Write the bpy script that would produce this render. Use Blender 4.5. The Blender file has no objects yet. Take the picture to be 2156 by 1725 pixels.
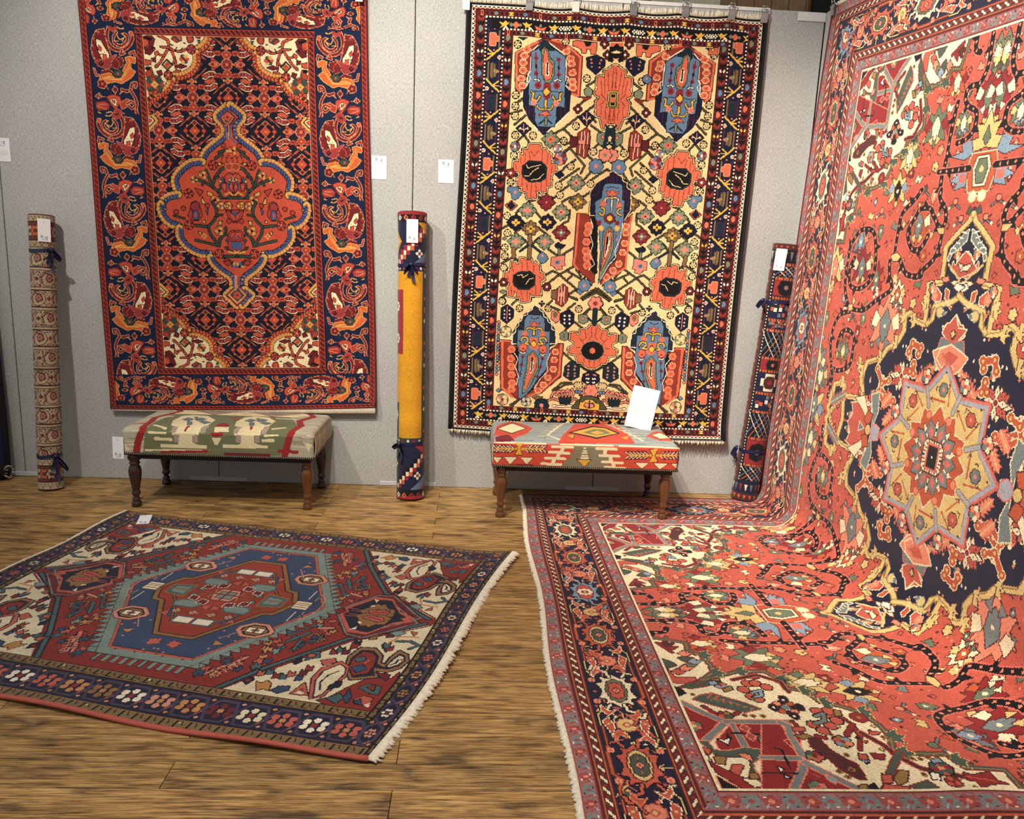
import bpy, math, random
import numpy as np
from mathutils import Vector, Matrix

random.seed(3)
scene = bpy.context.scene
col = scene.collection

# ---------------------------------------------------------------- camera
# a phone held at chest height, tilted down; frame 2156 x 1725
FOC, PITCH, YAW, ROLL = 1620.0, .196623, .051855, .042176
cam_d = bpy.data.cameras.new('camera'); cam = bpy.data.objects.new('camera', cam_d); col.objects.link(cam)
fwd = Vector((math.sin(YAW)*math.cos(PITCH), math.cos(YAW)*math.cos(PITCH), -math.sin(PITCH)))
r0 = Vector((math.cos(YAW), -math.sin(YAW), 0)); u0 = r0.cross(fwd)
rt = math.cos(ROLL)*r0+math.sin(ROLL)*u0; up = rt.cross(fwd)
cam.matrix_world = Matrix(((rt.x, up.x, -fwd.x, .3351), (rt.y, up.y, -fwd.y, -4.0045), (rt.z, up.z, -fwd.z, 1.2381), (0, 0, 0, 1)))
cam_d.sensor_fit = 'HORIZONTAL'; cam_d.sensor_width = 36; cam_d.lens = FOC/2156*36
cam_d.clip_start = .05; cam_d.clip_end = 60
scene.camera = cam

# ---------------------------------------------------------------- light: gallery spots on a ceiling track, dim hall behind
world = bpy.data.worlds.new('hall'); scene.world = world; world.use_nodes = True
world.node_tree.nodes['Background'].inputs[0].default_value = (.95, .97, 1, 1)
world.node_tree.nodes['Background'].inputs[1].default_value = .30
def spot(name, loc, aim, watts, angle, blend=.6, size=.05, colr=(1, .90, .78)):
    d = bpy.data.lights.new(name, 'SPOT'); d.energy = watts; d.spot_size = math.radians(angle); d.spot_blend = blend
    d.shadow_soft_size = size; d.color = colr
    o = bpy.data.objects.new(name, d); col.objects.link(o); o.location = loc
    o.rotation_euler = (Vector(aim)-Vector(loc)).to_track_quat('-Z', 'Y').to_euler()
    return o
spot('track_spot', (-1.7, -2.3, 3.4), (-.75, 0, 1.35), 215, 66, .8)
spot('track_spot', (-.5, -2.3, 3.4), (.75, 0, 1.45), 350, 66, .8)
spot('track_spot', (.1, -1.9, 3.4), (2.0, -1.15, 1.35), 480, 66, .7)
spot('track_spot', (-.2, -2.9, 3.4), (.25, -1.3, 0), 210, 74, .9)
spot('track_spot', (.9, -3.3, 3.4), (1.5, -1.8, 0), 60, 70, .9)
scene.view_settings.view_transform = 'Standard'; scene.view_settings.look = 'None'
scene.view_settings.exposure = 0.22; scene.view_settings.gamma = 1.0
scene.view_settings.use_curve_mapping = False

# ---------------------------------------------------------------- object helpers
def link(name, me, parent=None, mat=None):
    o = bpy.data.objects.new(name, me); col.objects.link(o)
    if parent is not None: o.parent = parent
    if mat is not None and me is not None: me.materials.append(mat)
    return o
def tag(o, label=None, cat=None, group=None, kind=None):
    if label: o['label'] = label
    if cat: o['category'] = cat
    if group: o['group'] = group
    if kind: o['kind'] = kind
    return o
def thing(name, label, cat, loc=(0, 0, 0), rz=0, group=None):
    o = bpy.data.objects.new(name, None); col.objects.link(o); o.location = loc; o.rotation_euler = (0, 0, rz); o.empty_display_size = .1
    return tag(o, label, cat, group)
class MB:
    """collects shapes into one mesh"""
    def __init__(s): s.v = []; s.f = []; s.sm = []
    def add(s, v, f, smooth=False):
        n = len(s.v); s.v += [tuple(map(float, p)) for p in v]; s.f += [tuple(i+n for i in q) for q in f]; s.sm += [smooth]*len(f); return s
    def box(s, x0, y0, z0, x1, y1, z1, bev=0):
        if bev <= 0:
            return s.add([(x0,y0,z0),(x1,y0,z0),(x1,y1,z0),(x0,y1,z0),(x0,y0,z1),(x1,y0,z1),(x1,y1,z1),(x0,y1,z1)], [(3,2,1,0),(4,5,6,7),(0,1,5,4),(1,2,6,5),(2,3,7,6),(3,0,4,7)])
        b = bev; v = []
        for z, i in ((z0, b), (z0+b, 0), (z1-b, 0), (z1, b)):
            v += [(x0+i,y0+b if i == 0 else y0+i,z),(x1-i-(0 if i else b),y0+i,z)] if False else []
            j = b-i if i == 0 else 0
            v += [(x0+i+j,y0+i,z),(x1-i-j,y0+i,z),(x1-i,y0+i+j,z),(x1-i,y1-i-j,z),(x1-i-j,y1-i,z),(x0+i+j,y1-i,z),(x0+i,y1-i-j,z),(x0+i,y0+i+j,z)]
        f = [tuple(range(7,-1,-1)), tuple(range(24,32))]
        for k in range(3):
            for i in range(8): f.append((k*8+i, k*8+(i+1)%8, k*8+8+(i+1)%8, k*8+8+i))
        return s.add(v, f)
    def lathe(s, prof, n=20, cx=0, cy=0, cap=True):
        v = []; f = []
        for r, z in prof:
            for k in range(n): a = 2*math.pi*k/n; v.append((cx+r*math.cos(a), cy+r*math.sin(a), z))
        for i in range(len(prof)-1):
            for k in range(n): f.append((i*n+k, i*n+(k+1) % n, (i+1)*n+(k+1) % n, (i+1)*n+k))
        s.add(v, f, True)
        if cap: s.add(v[:n], [tuple(range(n-1, -1, -1))]); s.add(v[-n:], [tuple(range(n))])
        return s
    def tube(s, path, r, n=8, closed=False, flat=None):
        P = [Vector(p) for p in path]; m = len(P); v = []; f = []
        side0 = None
        for i, p in enumerate(P):
            a = P[(i-1) % m] if (closed or i > 0) else p; b = P[(i+1) % m] if (closed or i < m-1) else p
            t = (b-a).normalized()
            if side0 is None:
                ref = Vector((0, 0, 1)) if abs(t.z) < .9 else Vector((1, 0, 0)); side0 = t.cross(ref).normalized()
            side = (side0-t*side0.dot(t)).normalized(); side0 = side; nb = t.cross(side)
            rr = r[i] if isinstance(r, (list, tuple)) else r; r2 = rr*(flat or 1)
            for k in range(n):
                an = 2*math.pi*k/n; v.append(p+side*(rr*math.cos(an))+nb*(r2*math.sin(an)))
        mm = m if closed else m-1
        for i in range(mm):
            for k in range(n): f.append((i*n+k, i*n+(k+1) % n, ((i+1) % m)*n+(k+1) % n, ((i+1) % m)*n+k))
        if not closed: f += [tuple(range(n-1, -1, -1)), tuple(range((m-1)*n, m*n))]
        return s.add(v, f, True)
    def strip(s, path, half, th=.0006):
        """a ribbon: path points with half-width vectors"""
        n = len(path); v = []
        for p, h in zip(path, half):
            p, h = Vector(p), Vector(h)
            v += [p-h, p+h]
        f = [(2*i, 2*i+1, 2*i+3, 2*i+2) for i in range(n-1)]
        return s.add(v, f, True)
    def build(s, name, mat, parent=None):
        me = bpy.data.meshes.new(name); me.from_pydata(s.v, [], s.f)
        me.polygons.foreach_set('use_smooth', s.sm); me.update()
        return link(name, me, parent, mat)

# ---------------------------------------------------------------- materials
def lin(c): return tuple(((v/255)/12.92 if v/255 <= .04045 else ((v/255+.055)/1.055)**2.4) for v in c)
def newmat(name, rough=.6, colr=(128, 128, 128), metal=0, spec=.5):
    m = bpy.data.materials.new(name); m.use_nodes = True; b = m.node_tree.nodes['Principled BSDF']
    b.inputs['Base Color'].default_value = (*lin(colr), 1); b.inputs['Roughness'].default_value = rough; b.inputs['Metallic'].default_value = metal
    b.inputs['Specular IOR Level'].default_value = spec
    return m, m.node_tree, b
def N(nt, typ, **kw):
    n = nt.nodes.new(typ)
    for k, v in kw.items():
        if k in n.inputs: n.inputs[k].default_value = v
        else: setattr(n, k, v)
    return n
def ramp(nt, stops):
    n = nt.nodes.new('ShaderNodeValToRGB'); e = n.color_ramp.elements
    while len(e) < len(stops): e.new(.5)
    for q, (p, c) in zip(e, stops): q.position = p; q.color = (*c, 1) if len(c) == 3 else c
    return n
def plain(name, colr, rough=.6, metal=0, noise=.12, scale=60, bump=.1, spec=.4):
    m, nt, b = newmat(name, rough, colr, metal, spec); L = nt.links.new
    tc = N(nt, 'ShaderNodeTexCoord'); nz = N(nt, 'ShaderNodeTexNoise', Scale=scale, Detail=4.0); L(tc.outputs['Object'], nz.inputs['Vector'])
    c = lin(colr); r = ramp(nt, [(.3, tuple(v*(1-noise) for v in c)), (.7, tuple(min(v*(1+noise), 1) for v in c))]); L(nz.outputs['Fac'], r.inputs['Fac']); L(r.outputs['Color'], b.inputs['Base Color'])
    if bump:
        bp = N(nt, 'ShaderNodeBump', Strength=bump, Distance=.002); L(nz.outputs['Fac'], bp.inputs['Height']); L(bp.outputs['Normal'], b.inputs['Normal'])
    return m
def wool_mat(name, pile=1.0, scale=420):
    m, nt, b = newmat(name, .92, spec=.15); L = nt.links.new
    at = N(nt, 'ShaderNodeAttribute', attribute_name='wool'); tc = N(nt, 'ShaderNodeTexCoord')
    nz = N(nt, 'ShaderNodeTexNoise', Scale=scale, Detail=3.0); L(tc.outputs['Object'], nz.inputs['Vector'])
    n2 = N(nt, 'ShaderNodeTexNoise', Scale=5.0, Detail=5.0); L(tc.outputs['Object'], n2.inputs['Vector'])
    r1 = ramp(nt, [(.25, (.78, .78, .78)), (.75, (1.12, 1.12, 1.12))]); L(nz.outputs['Fac'], r1.inputs['Fac'])
    r2 = ramp(nt, [(.3, (.90, .90, .90)), (.7, (1.06, 1.06, 1.06))]); L(n2.outputs['Fac'], r2.inputs['Fac'])
    m1 = N(nt, 'ShaderNodeMixRGB', blend_type='MULTIPLY'); m1.inputs[0].default_value = 1; L(at.outputs['Color'], m1.inputs[1]); L(r1.outputs['Color'], m1.inputs[2])
    m2 = N(nt, 'ShaderNodeMixRGB', blend_type='MULTIPLY'); m2.inputs[0].default_value = 1; L(m1.outputs[0], m2.inputs[1]); L(r2.outputs['Color'], m2.inputs[2])
    L(m2.outputs[0], b.inputs['Base Color'])
    bp = N(nt, 'ShaderNodeBump', Strength=.35*pile, Distance=.003); L(nz.outputs['Fac'], bp.inputs['Height']); L(bp.outputs['Normal'], b.inputs['Normal'])
    b.inputs['Sheen Weight'].default_value = .15*pile; b.inputs['Sheen Roughness'].default_value = .5
    return m
MAT = {}
MAT['wool'] = wool_mat('knotted wool'); MAT['kilim'] = wool_mat('flatwoven wool', .6, 500)
MAT['fringe'] = plain('cotton fringe', (226, 216, 194), .9, noise=.15, scale=90)
MAT['backing'] = plain('rug backing', (120, 78, 66), .95, scale=200)
MAT['black'] = plain('black binding wool', (24, 21, 22), .9, scale=300)
MAT['coralsel'] = plain('coral selvedge wool', (176, 88, 74), .9, scale=300)
MAT['redsel'] = plain('red selvedge wool', (92, 34, 34), .9, scale=300)
MAT['paper'] = plain('white card', (236, 236, 240), .55, noise=.01, bump=0)
MAT['ink'] = plain('grey ink', (92, 94, 100), .7, noise=.02, bump=0)
MAT['inkpale'] = plain('pale grey ink', (188, 190, 196), .7, noise=.02, bump=0)
MAT['inkblue'] = plain('blue grey ink', (120, 140, 164), .7, noise=.02, bump=0)
MAT['ribbon'] = plain('navy satin ribbon', (24, 28, 66), .32, noise=.1, bump=0, spec=.6)
MAT['steel'] = plain('brushed steel', (176, 174, 170), .32, .85, scale=30, bump=.02)
MAT['whitemetal'] = plain('white painted metal', (222, 222, 218), .45, noise=.04, bump=0)
MAT['platemetal'] = plain('grey foot plate', (196, 198, 200), .5, noise=.05, bump=0)
MAT['darkgap'] = plain('dark panel frame', (34, 32, 32), .8, noise=.05, bump=0)
MAT['blackband'] = plain('black leather band', (24, 22, 22), .5, noise=.1)
MAT['nail'] = plain('antique brass nail', (132, 118, 96), .3, .9, bump=0)

# felt-covered exhibition panels
def felt():
    m, nt, b = newmat('grey woven panel cloth', .9, spec=.2); L = nt.links.new
    tc = N(nt, 'ShaderNodeTexCoord'); mp = N(nt, 'ShaderNodeMapping'); mp.inputs['Scale'].default_value = (1, 1, .22); L(tc.outputs['Object'], mp.inputs['Vector'])
    n1 = N(nt, 'ShaderNodeTexNoise', Scale=340.0, Detail=3.0); L(mp.outputs['Vector'], n1.inputs['Vector'])
    mp2 = N(nt, 'ShaderNodeMapping'); mp2.inputs['Scale'].default_value = (.25, .25, 1); L(tc.outputs['Object'], mp2.inputs['Vector'])
    n2 = N(nt, 'ShaderNodeTexNoise', Scale=380.0, Detail=2.0); L(mp2.outputs['Vector'], n2.inputs['Vector'])
    n3 = N(nt, 'ShaderNodeTexNoise', Scale=2.5, Detail=4.0); L(tc.outputs['Object'], n3.inputs['Vector'])
    ad = N(nt, 'ShaderNodeMath', operation='ADD'); L(n1.outputs['Fac'], ad.inputs[0]); L(n2.outputs['Fac'], ad.inputs[1])
    a2 = N(nt, 'ShaderNodeMath', operation='MULTIPLY_ADD'); L(n3.outputs['Fac'], a2.inputs[0]); a2.inputs[1].default_value = .25; L(ad.outputs[0], a2.inputs[2])
    r = ramp(nt, [(.0, lin((120, 122, 122))), (.38, lin((166, 167, 165))), (.62, lin((184, 184, 180))), (1., lin((214, 213, 207)))])
    d = N(nt, 'ShaderNodeMath', operation='MULTIPLY_ADD'); L(a2.outputs[0], d.inputs[0]); d.inputs[1].default_value = 1.15; d.inputs[2].default_value = -.80; L(d.outputs[0], r.inputs['Fac'])
    L(r.outputs['Color'], b.inputs['Base Color'])
    bp = N(nt, 'ShaderNodeBump', Strength=.3, Distance=.001); L(ad.outputs[0], bp.inputs['Height']); L(bp.outputs['Normal'], b.inputs['Normal'])
    return m
MAT['felt'] = felt()

# rustic plank floor
def plank_mat():
    m, nt, b = newmat('rustic oak plank', .45, spec=.4); L = nt.links.new
    geo = N(nt, 'ShaderNodeNewGeometry'); oi = N(nt, 'ShaderNodeObjectInfo')
    off = N(nt, 'ShaderNodeVectorMath', operation='MULTIPLY_ADD'); cmb = N(nt, 'ShaderNodeCombineXYZ'); L(oi.outputs['Random'], cmb.inputs[0]); L(oi.outputs['Random'], cmb.inputs[1]); L(oi.outputs['Random'], cmb.inputs[2])
    L(cmb.outputs[0], off.inputs[0]); off.inputs[1].default_value = (37, 17, 11); L(geo.outputs['Position'], off.inputs[2])
    def noise(sx, sy, sc, det, dist=0.):
        mp = N(nt, 'ShaderNodeMapping'); mp.inputs['Scale'].default_value = (sx, sy, 1); L(off.outputs[0], mp.inputs['Vector'])
        n = N(nt, 'ShaderNodeTexNoise', Scale=sc, Detail=det, Distortion=dist); L(mp.outputs[0], n.inputs['Vector']); return n
    g1 = noise(1.0, 16, 7, 7, .6); g2 = noise(1.6, 46, 9, 5, .3); bl = noise(2.2, 6, 3.2, 5, .4); fine = noise(4, 90, 12, 3)
    r1 = ramp(nt, [(.25, lin((104, 76, 42))), (.40, lin((164, 126, 72))), (.56, lin((200, 160, 98))), (.8, lin((220, 184, 122)))]); L(g1.outputs['Fac'], r1.inputs['Fac'])
    r2 = ramp(nt, [(.38, (.32, .30, .30)), (.47, (.84, .83, .82)), (.68, (1.12, 1.12, 1.12))]); L(g2.outputs['Fac'], r2.inputs['Fac'])
    r3 = ramp(nt, [(.33, (.34, .34, .38)), (.42, (.74, .74, .76)), (.54, (1, 1, 1))]); L(bl.outputs['Fac'], r3.inputs['Fac'])
    mx = N(nt, 'ShaderNodeMixRGB', blend_type='MULTIPLY'); mx.inputs[0].default_value = 1; L(r1.outputs[0], mx.inputs[1]); L(r2.outputs[0], mx.inputs[2])
    m2 = N(nt, 'ShaderNodeMixRGB', blend_type='MULTIPLY'); m2.inputs[0].default_value = 1; L(mx.outputs[0], m2.inputs[1]); L(r3.outputs[0], m2.inputs[2])
    tn = ramp(nt, [(0, (.86, .86, .86)), (1, (1.08, 1.06, 1.04))]); L(oi.outputs['Random'], tn.inputs['Fac'])
    m3 = N(nt, 'ShaderNodeMixRGB', blend_type='MULTIPLY'); m3.inputs[0].default_value = 1; L(m2.outputs[0], m3.inputs[1]); L(tn.outputs[0], m3.inputs[2]); L(m3.outputs[0], b.inputs['Base Color'])
    ad = N(nt, 'ShaderNodeMath', operation='ADD'); L(g2.outputs['Fac'], ad.inputs[0]); L(fine.outputs['Fac'], ad.inputs[1])
    bp = N(nt, 'ShaderNodeBump', Strength=.35, Distance=.003); L(ad.outputs[0], bp.inputs['Height']); L(bp.outputs['Normal'], b.inputs['Normal'])
    return m
MAT['plank'] = plank_mat()
def leg_mat(name, c0, c1):
    m, nt, b = newmat(name, .28, spec=.5); L = nt.links.new
    tc = N(nt, 'ShaderNodeTexCoord'); mp = N(nt, 'ShaderNodeMapping'); mp.inputs['Scale'].default_value = (30, 30, 3); L(tc.outputs['Object'], mp.inputs['Vector'])
    n = N(nt, 'ShaderNodeTexNoise', Scale=2.0, Detail=5.0); L(mp.outputs[0], n.inputs['Vector']); r = ramp(nt, [(.3, lin(c0)), (.7, lin(c1))]); L(n.outputs['Fac'], r.inputs['Fac']); L(r.outputs[0], b.inputs['Base Color'])
    b.inputs['Coat Weight'].default_value = .4; b.inputs['Coat Roughness'].default_value = .15
    return m
MAT['walnut'] = leg_mat('varnished walnut', (74, 44, 24), (112, 70, 36)); MAT['ebony'] = leg_mat('dark stained beech', (38, 23, 18), (58, 35, 26))
MAT['farwood'] = leg_mat('pine boarding', (128, 88, 44), (164, 120, 66)); MAT['cream'] = plain('cream board', (226, 214, 178), .8); MAT['darkgreen'] = plain('dark green drape', (26, 30, 24), .9)

# ---------------------------------------------------------------- the booth
def structure(name, loc=(0, 0, 0)):
    o = bpy.data.objects.new(name, None); col.objects.link(o); o.location = loc; o['kind'] = 'structure'; return o
WH = 2.47
wb = structure('wall_back'); tag(wb, 'back wall of grey cloth exhibition panels'); wr = structure('wall_right'); tag(wr, 'right wall of grey cloth exhibition panels')
pan = MB().box(.002, 0, .0, .998, .03, WH, .003)
me0 = None
for k in range(-4, 2):
    if me0 is None: o = pan.build('panel', MAT['felt'], wb); me0 = o.data
    else: o = link('panel', me0, wb)
    o.location = (k, 0, 0)
for k in range(4):
    o = link('panel', me0, wr); o.location = (2.0, -k, 0); o.rotation_euler = (0, 0, -math.pi/2)
MB().box(-4, .012, 0, 2.03, .028, WH-.02).build('panel_frame', MAT['darkgap'], wb)
MB().box(2.012, -4, 0, 2.028, .0, WH-.02).build('panel_frame', MAT['darkgap'], wr)
MB().box(.75, -.004, WH-.012, 1.72, .034, WH+.004).build('top_rail', MAT['whitemetal'], wb)
for x in (-2, -1, 0, 1):
    MB().box(x-.15, -.006, .002, x+.15, .0, .026, .002).build('foot_plate', MAT['platemetal'], wb)
MB().box(1.86, -.006, WH-.045, 2.0, -.001, WH-.004, .002).build('corner_bracket', MAT['whitemetal'], wb)
fl = structure('floor'); tag(fl, 'floor of rustic brown wooden planks')
MB().box(-4.2, -5.2, -.05, 2.6, 1.9, -.012).build('subfloor', MAT['darkgap'], fl)
PW, PL = .0955, 1.07
pm = MB().box(.0008, .0008, -.012, PL-.0008, PW-.0008, 0, .0012).build('plank', MAT['plank'], fl); first = True
j = 0; y = -2.5925-PW*14
while y < .06:
    sh = -.36 if j % 2 == 0 else .175
    x = sh-PL*4
    while x < 2.05:
        if x+PL > -3.4:
            if first: o = pm; first = False
            else: o = link('plank', pm.data, fl)
            o.location = (x, y, 0)
        x += PL
    y += PW; j += 1
# boarded hall wall seen over the top of the panels
wf = structure('wall_far', (0, 1.6, 0)); tag(wf, 'pine boarded hall wall behind the panels')
bm_ = MB().box(0, 0, 2.0, .118, .03, 3.4, .004); ob = None
for k in range(22):
    if ob is None: ob = bm_.build('board', MAT['farwood'], wf); o = ob
    else: o = link('board', ob.data, wf)
    o.location = (.6+k*.12, 0, 0)
MB().box(1.45, -.02, 2.0, 1.92, -.002, 3.2, .004).build('cream_panel', MAT['cream'], wf)
MB().box(2.55, -.05, 1.9, 3.4, -.01, 3.4, .004).build('dark_panel', MAT['darkgreen'], wf)
# ---------------------------------------------------------------- weaving helpers
# A rug is woven on a knot grid: every knot is one face of the pile mesh and
# carries the index of its dyed wool.  Motifs are drawn on the grid.
def pts_of(s):
    if not isinstance(s, str):
        return np.asarray(s, float)
    return np.array([[float(v) for v in t.split(',')] for t in s.replace('~', '').split()])

def smooth(p, closed, n=5):
    m = len(p); out = []
    rng = range(m) if closed else range(m - 1)
    for i in rng:
        if closed:
            a, b, c, d = p[i-1], p[i], p[(i+1) % m], p[(i+2) % m]
        else:
            a, b, c, d = p[max(i-1, 0)], p[i], p[i+1], p[min(i+2, m-1)]
        for k in range(n):
            t = k / n
            out.append(.5*((2*b)+(c-a)*t+(2*a-5*b+4*c-d)*t*t+(3*b-a-3*c+d)*t**3))
    if not closed:
        out.append(p[-1])
    return np.array(out)

def homog(src, dst):
    A = []; B = []
    for (x, y), (u, v) in zip(src, dst):
        A += [[x, y, 1, 0, 0, 0, -u*x, -u*y], [0, 0, 0, x, y, 1, -v*x, -v*y]]; B += [u, v]
    h = np.linalg.solve(np.array(A, float), np.array(B, float))
    return np.append(h, 1).reshape(3, 3)

def hmap(H, p):
    q = np.c_[p, np.ones(len(p))] @ H.T
    return q[:, :2] / q[:, 2:]

class Weave:
    def __init__(s, w, h, pal, bg):
        s.w, s.h, s.pal = w, h, pal
        s.keys = list(pal); s.ix = {k: i for i, k in enumerate(s.keys)}
        s.a = np.full((h, w), s.ix[bg], np.uint8)
        s.xf = None; s.syms = ['']
    # ---- transforms
    def at(s, xf=None, syms=('',)):
        s.xf = xf; s.syms = list(syms); return s
    def T(s, p, close=False):
        sm = isinstance(p, str) and '~' in p
        p = pts_of(p)
        if s.xf is not None:
            p = s.xf(p)
        return smooth(p, close) if sm else p
    def var(s, p):
        for m in s.syms:
            r = p.copy()
            if 'x' in m: r[:, 0] = s.w - r[:, 0]
            if 'y' in m: r[:, 1] = s.h - r[:, 1]
            yield r
    # ---- raster primitives, in knots
    def box(s, p, pad):
        x0 = max(int(p[:, 0].min()-pad), 0); x1 = min(int(p[:, 0].max()+pad)+1, s.w)
        y0 = max(int(p[:, 1].min()-pad), 0); y1 = min(int(p[:, 1].max()+pad)+1, s.h)
        if x1 <= x0 or y1 <= y0: return None
        X, Y = np.meshgrid(np.arange(x0, x1)+.5, np.arange(y0, y1)+.5)
        return x0, x1, y0, y1, X, Y
    def fill(s, p, c):
        b = s.box(p, 1)
        if b is None: return
        x0, x1, y0, y1, X, Y = b
        ins = np.zeros(X.shape, bool); q = np.roll(p, -1, 0)
        for (ax, ay), (bx, by) in zip(p, q):
            if ay == by: continue
            cr = (ay > Y) != (by > Y)
            ins ^= cr & (X < (bx-ax)*(Y-ay)/(by-ay)+ax)
        s.a[y0:y1, x0:x1][ins] = s.ix[c]
    def stroke(s, p, w, c, closed=False):
        q = np.vstack([p, p[:1]]) if closed else p
        r = max(w/2, .5)
        for a, b in zip(q[:-1], q[1:]):
            bb = s.box(np.array([a, b]), r+1)
            if bb is None: continue
            x0, x1, y0, y1, X, Y = bb
            d = b-a; L = d@d
            t = np.clip(((X-a[0])*d[0]+(Y-a[1])*d[1])/(L if L else 1), 0, 1)
            D = (X-a[0]-t*d[0])**2+(Y-a[1]-t*d[1])**2
            s.a[y0:y1, x0:x1][D <= r*r] = s.ix[c]
    # ---- motifs
    def P(s, c, p, oc=None, ow=1):            # filled shape, outlined in oc
        for r in s.var(s.T(p, True)):
            if oc: s.stroke(r, ow*2, oc, True)
            s.fill(r, c)
        return s
    def O(s, c, p, w=1):                      # closed outline
        for r in s.var(s.T(p, True)): s.stroke(r, w, c, True)
        return s
    def L(s, c, p, w=1, oc=None):             # stem
        for r in s.var(s.T(p)):
            if oc: s.stroke(r, w+2, oc)
            s.stroke(r, w, c)
        return s
    def D(s, c, p, r, oc=None, ry=None):      # disc(s)
        t = np.linspace(0, 2*np.pi, 13)[:-1]
        for q in s.T(p):
            e = np.c_[q[0]+r*np.cos(t), q[1]+(ry or r)*np.sin(t)]
            for v in s.var(e):
                if oc: s.stroke(v, 2, oc, True)
                s.fill(v, c)
        return s
    def F(s, p, r, n, pc, cc, oc=None, rot=0., pr=.42):  # rosette(s) with n petals
        t = np.linspace(0, 2*np.pi, 9)[:-1]
        for q in s.T(p):
            for v in s.var(np.array([q])):
                x, y = v[0]
                for pas in (0, 1):
                    for k in range(n):
                        a = rot+2*np.pi*k/n
                        ex = x+r*.6*np.cos(a); ey = y+r*.6*np.sin(a)
                        e = np.c_[ex+r*pr*np.cos(t), ey+r*pr*np.sin(t)]
                        if pas == 0 and oc: s.stroke(e, 2, oc, True)
                        if pas == 1: s.fill(e, pc if isinstance(pc, str) and len(pc) == 1 else pc[k % len(pc)])
                s.fill(np.c_[x+r*.3*np.cos(t), y+r*.3*np.sin(t)], cc)
        return s
    def G(s, c, p, rx, ry=None, oc=None):     # lozenge(s)
        ry = ry or rx
        for q in s.T(p):
            for v in s.var(np.array([[q[0]-rx, q[1]], [q[0], q[1]-ry], [q[0]+rx, q[1]], [q[0], q[1]+ry]])):
                if oc: s.stroke(v, 2, oc, True)
                s.fill(v, c)
        return s
    def stamp(s, x, y, rows, flip='', big=1):  # motif written knot by knot ('.' leaves the ground)
        A = np.array([[(-1 if ch == '.' else s.ix[ch]) for ch in r] for r in rows])
        if 'x' in flip: A = A[:, ::-1]
        if 'y' in flip: A = A[::-1]
        if 't' in flip: A = A.T
        if big > 1: A = A.repeat(big, 0).repeat(big, 1)
        h, w = A.shape; x = int(round(x-w/2)); y = int(round(y-h/2))
        ax, ay = max(0, -x), max(0, -y); bx, by = min(w, s.w-x), min(h, s.h-y)
        if bx <= ax or by <= ay: return
        A = A[ay:by, ax:bx]; V = s.a[y+ay:y+by, x+ax:x+bx]
        V[A >= 0] = A[A >= 0]
    def paste(s, src, x, y):                   # lay another weave's knots in
        h, w = src.shape; ax, ay = max(0, -x), max(0, -y); bx, by = min(w, s.w-x), min(h, s.h-y)
        if bx > ax and by > ay: s.a[y+ay:y+by, x+ax:x+bx] = src[ay:by, ax:bx]
    def rect(s, c, x0, y0, x1, y1):
        s.a[max(int(y0), 0):max(int(y1), 0), max(int(x0), 0):max(int(x1), 0)] = s.ix[c]
    def rgb(s, seed=0, jit=.10, abrash=.05):
        rs = np.random.RandomState(seed)
        lut = np.array([s.pal[k] for k in s.keys], float)/255.
        lin = np.where(lut <= .04045, lut/12.92, ((lut+.055)/1.055)**2.4)
        c = lin[s.a]
        h, w = s.a.shape
        row = np.interp(np.arange(h), np.linspace(0, h, max(h//9, 2)), rs.normal(0, abrash, max(h//9, 2)))
        k = 1+rs.normal(0, jit, (h, w))+row[:, None]
        return np.clip(c*k[..., None], 0, 1)

def zoomer(x0, y0, sc, H):
    # measured points -> knots: undo the crop and the perspective of the rug's plane
    return lambda p: hmap(H, np.c_[x0+p[:, 0]/sc, y0+p[:, 1]/sc])
# ---------------------------------------------------------------- hanging rug with a lobed medallion
PAL1 = dict(N=(26,25,42), B=(22,34,62), R=(196,80,58), D=(112,34,36), P=(194,114,96), Y=(216,164,86), W=(236,218,174),
            G=(58,72,62), O=(206,98,54), K=(22,19,22), L=(72,90,134), C=(172,62,48), S=(210,138,98), T=(140,56,46), M=(152,58,58), V=(104,70,100))

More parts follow.
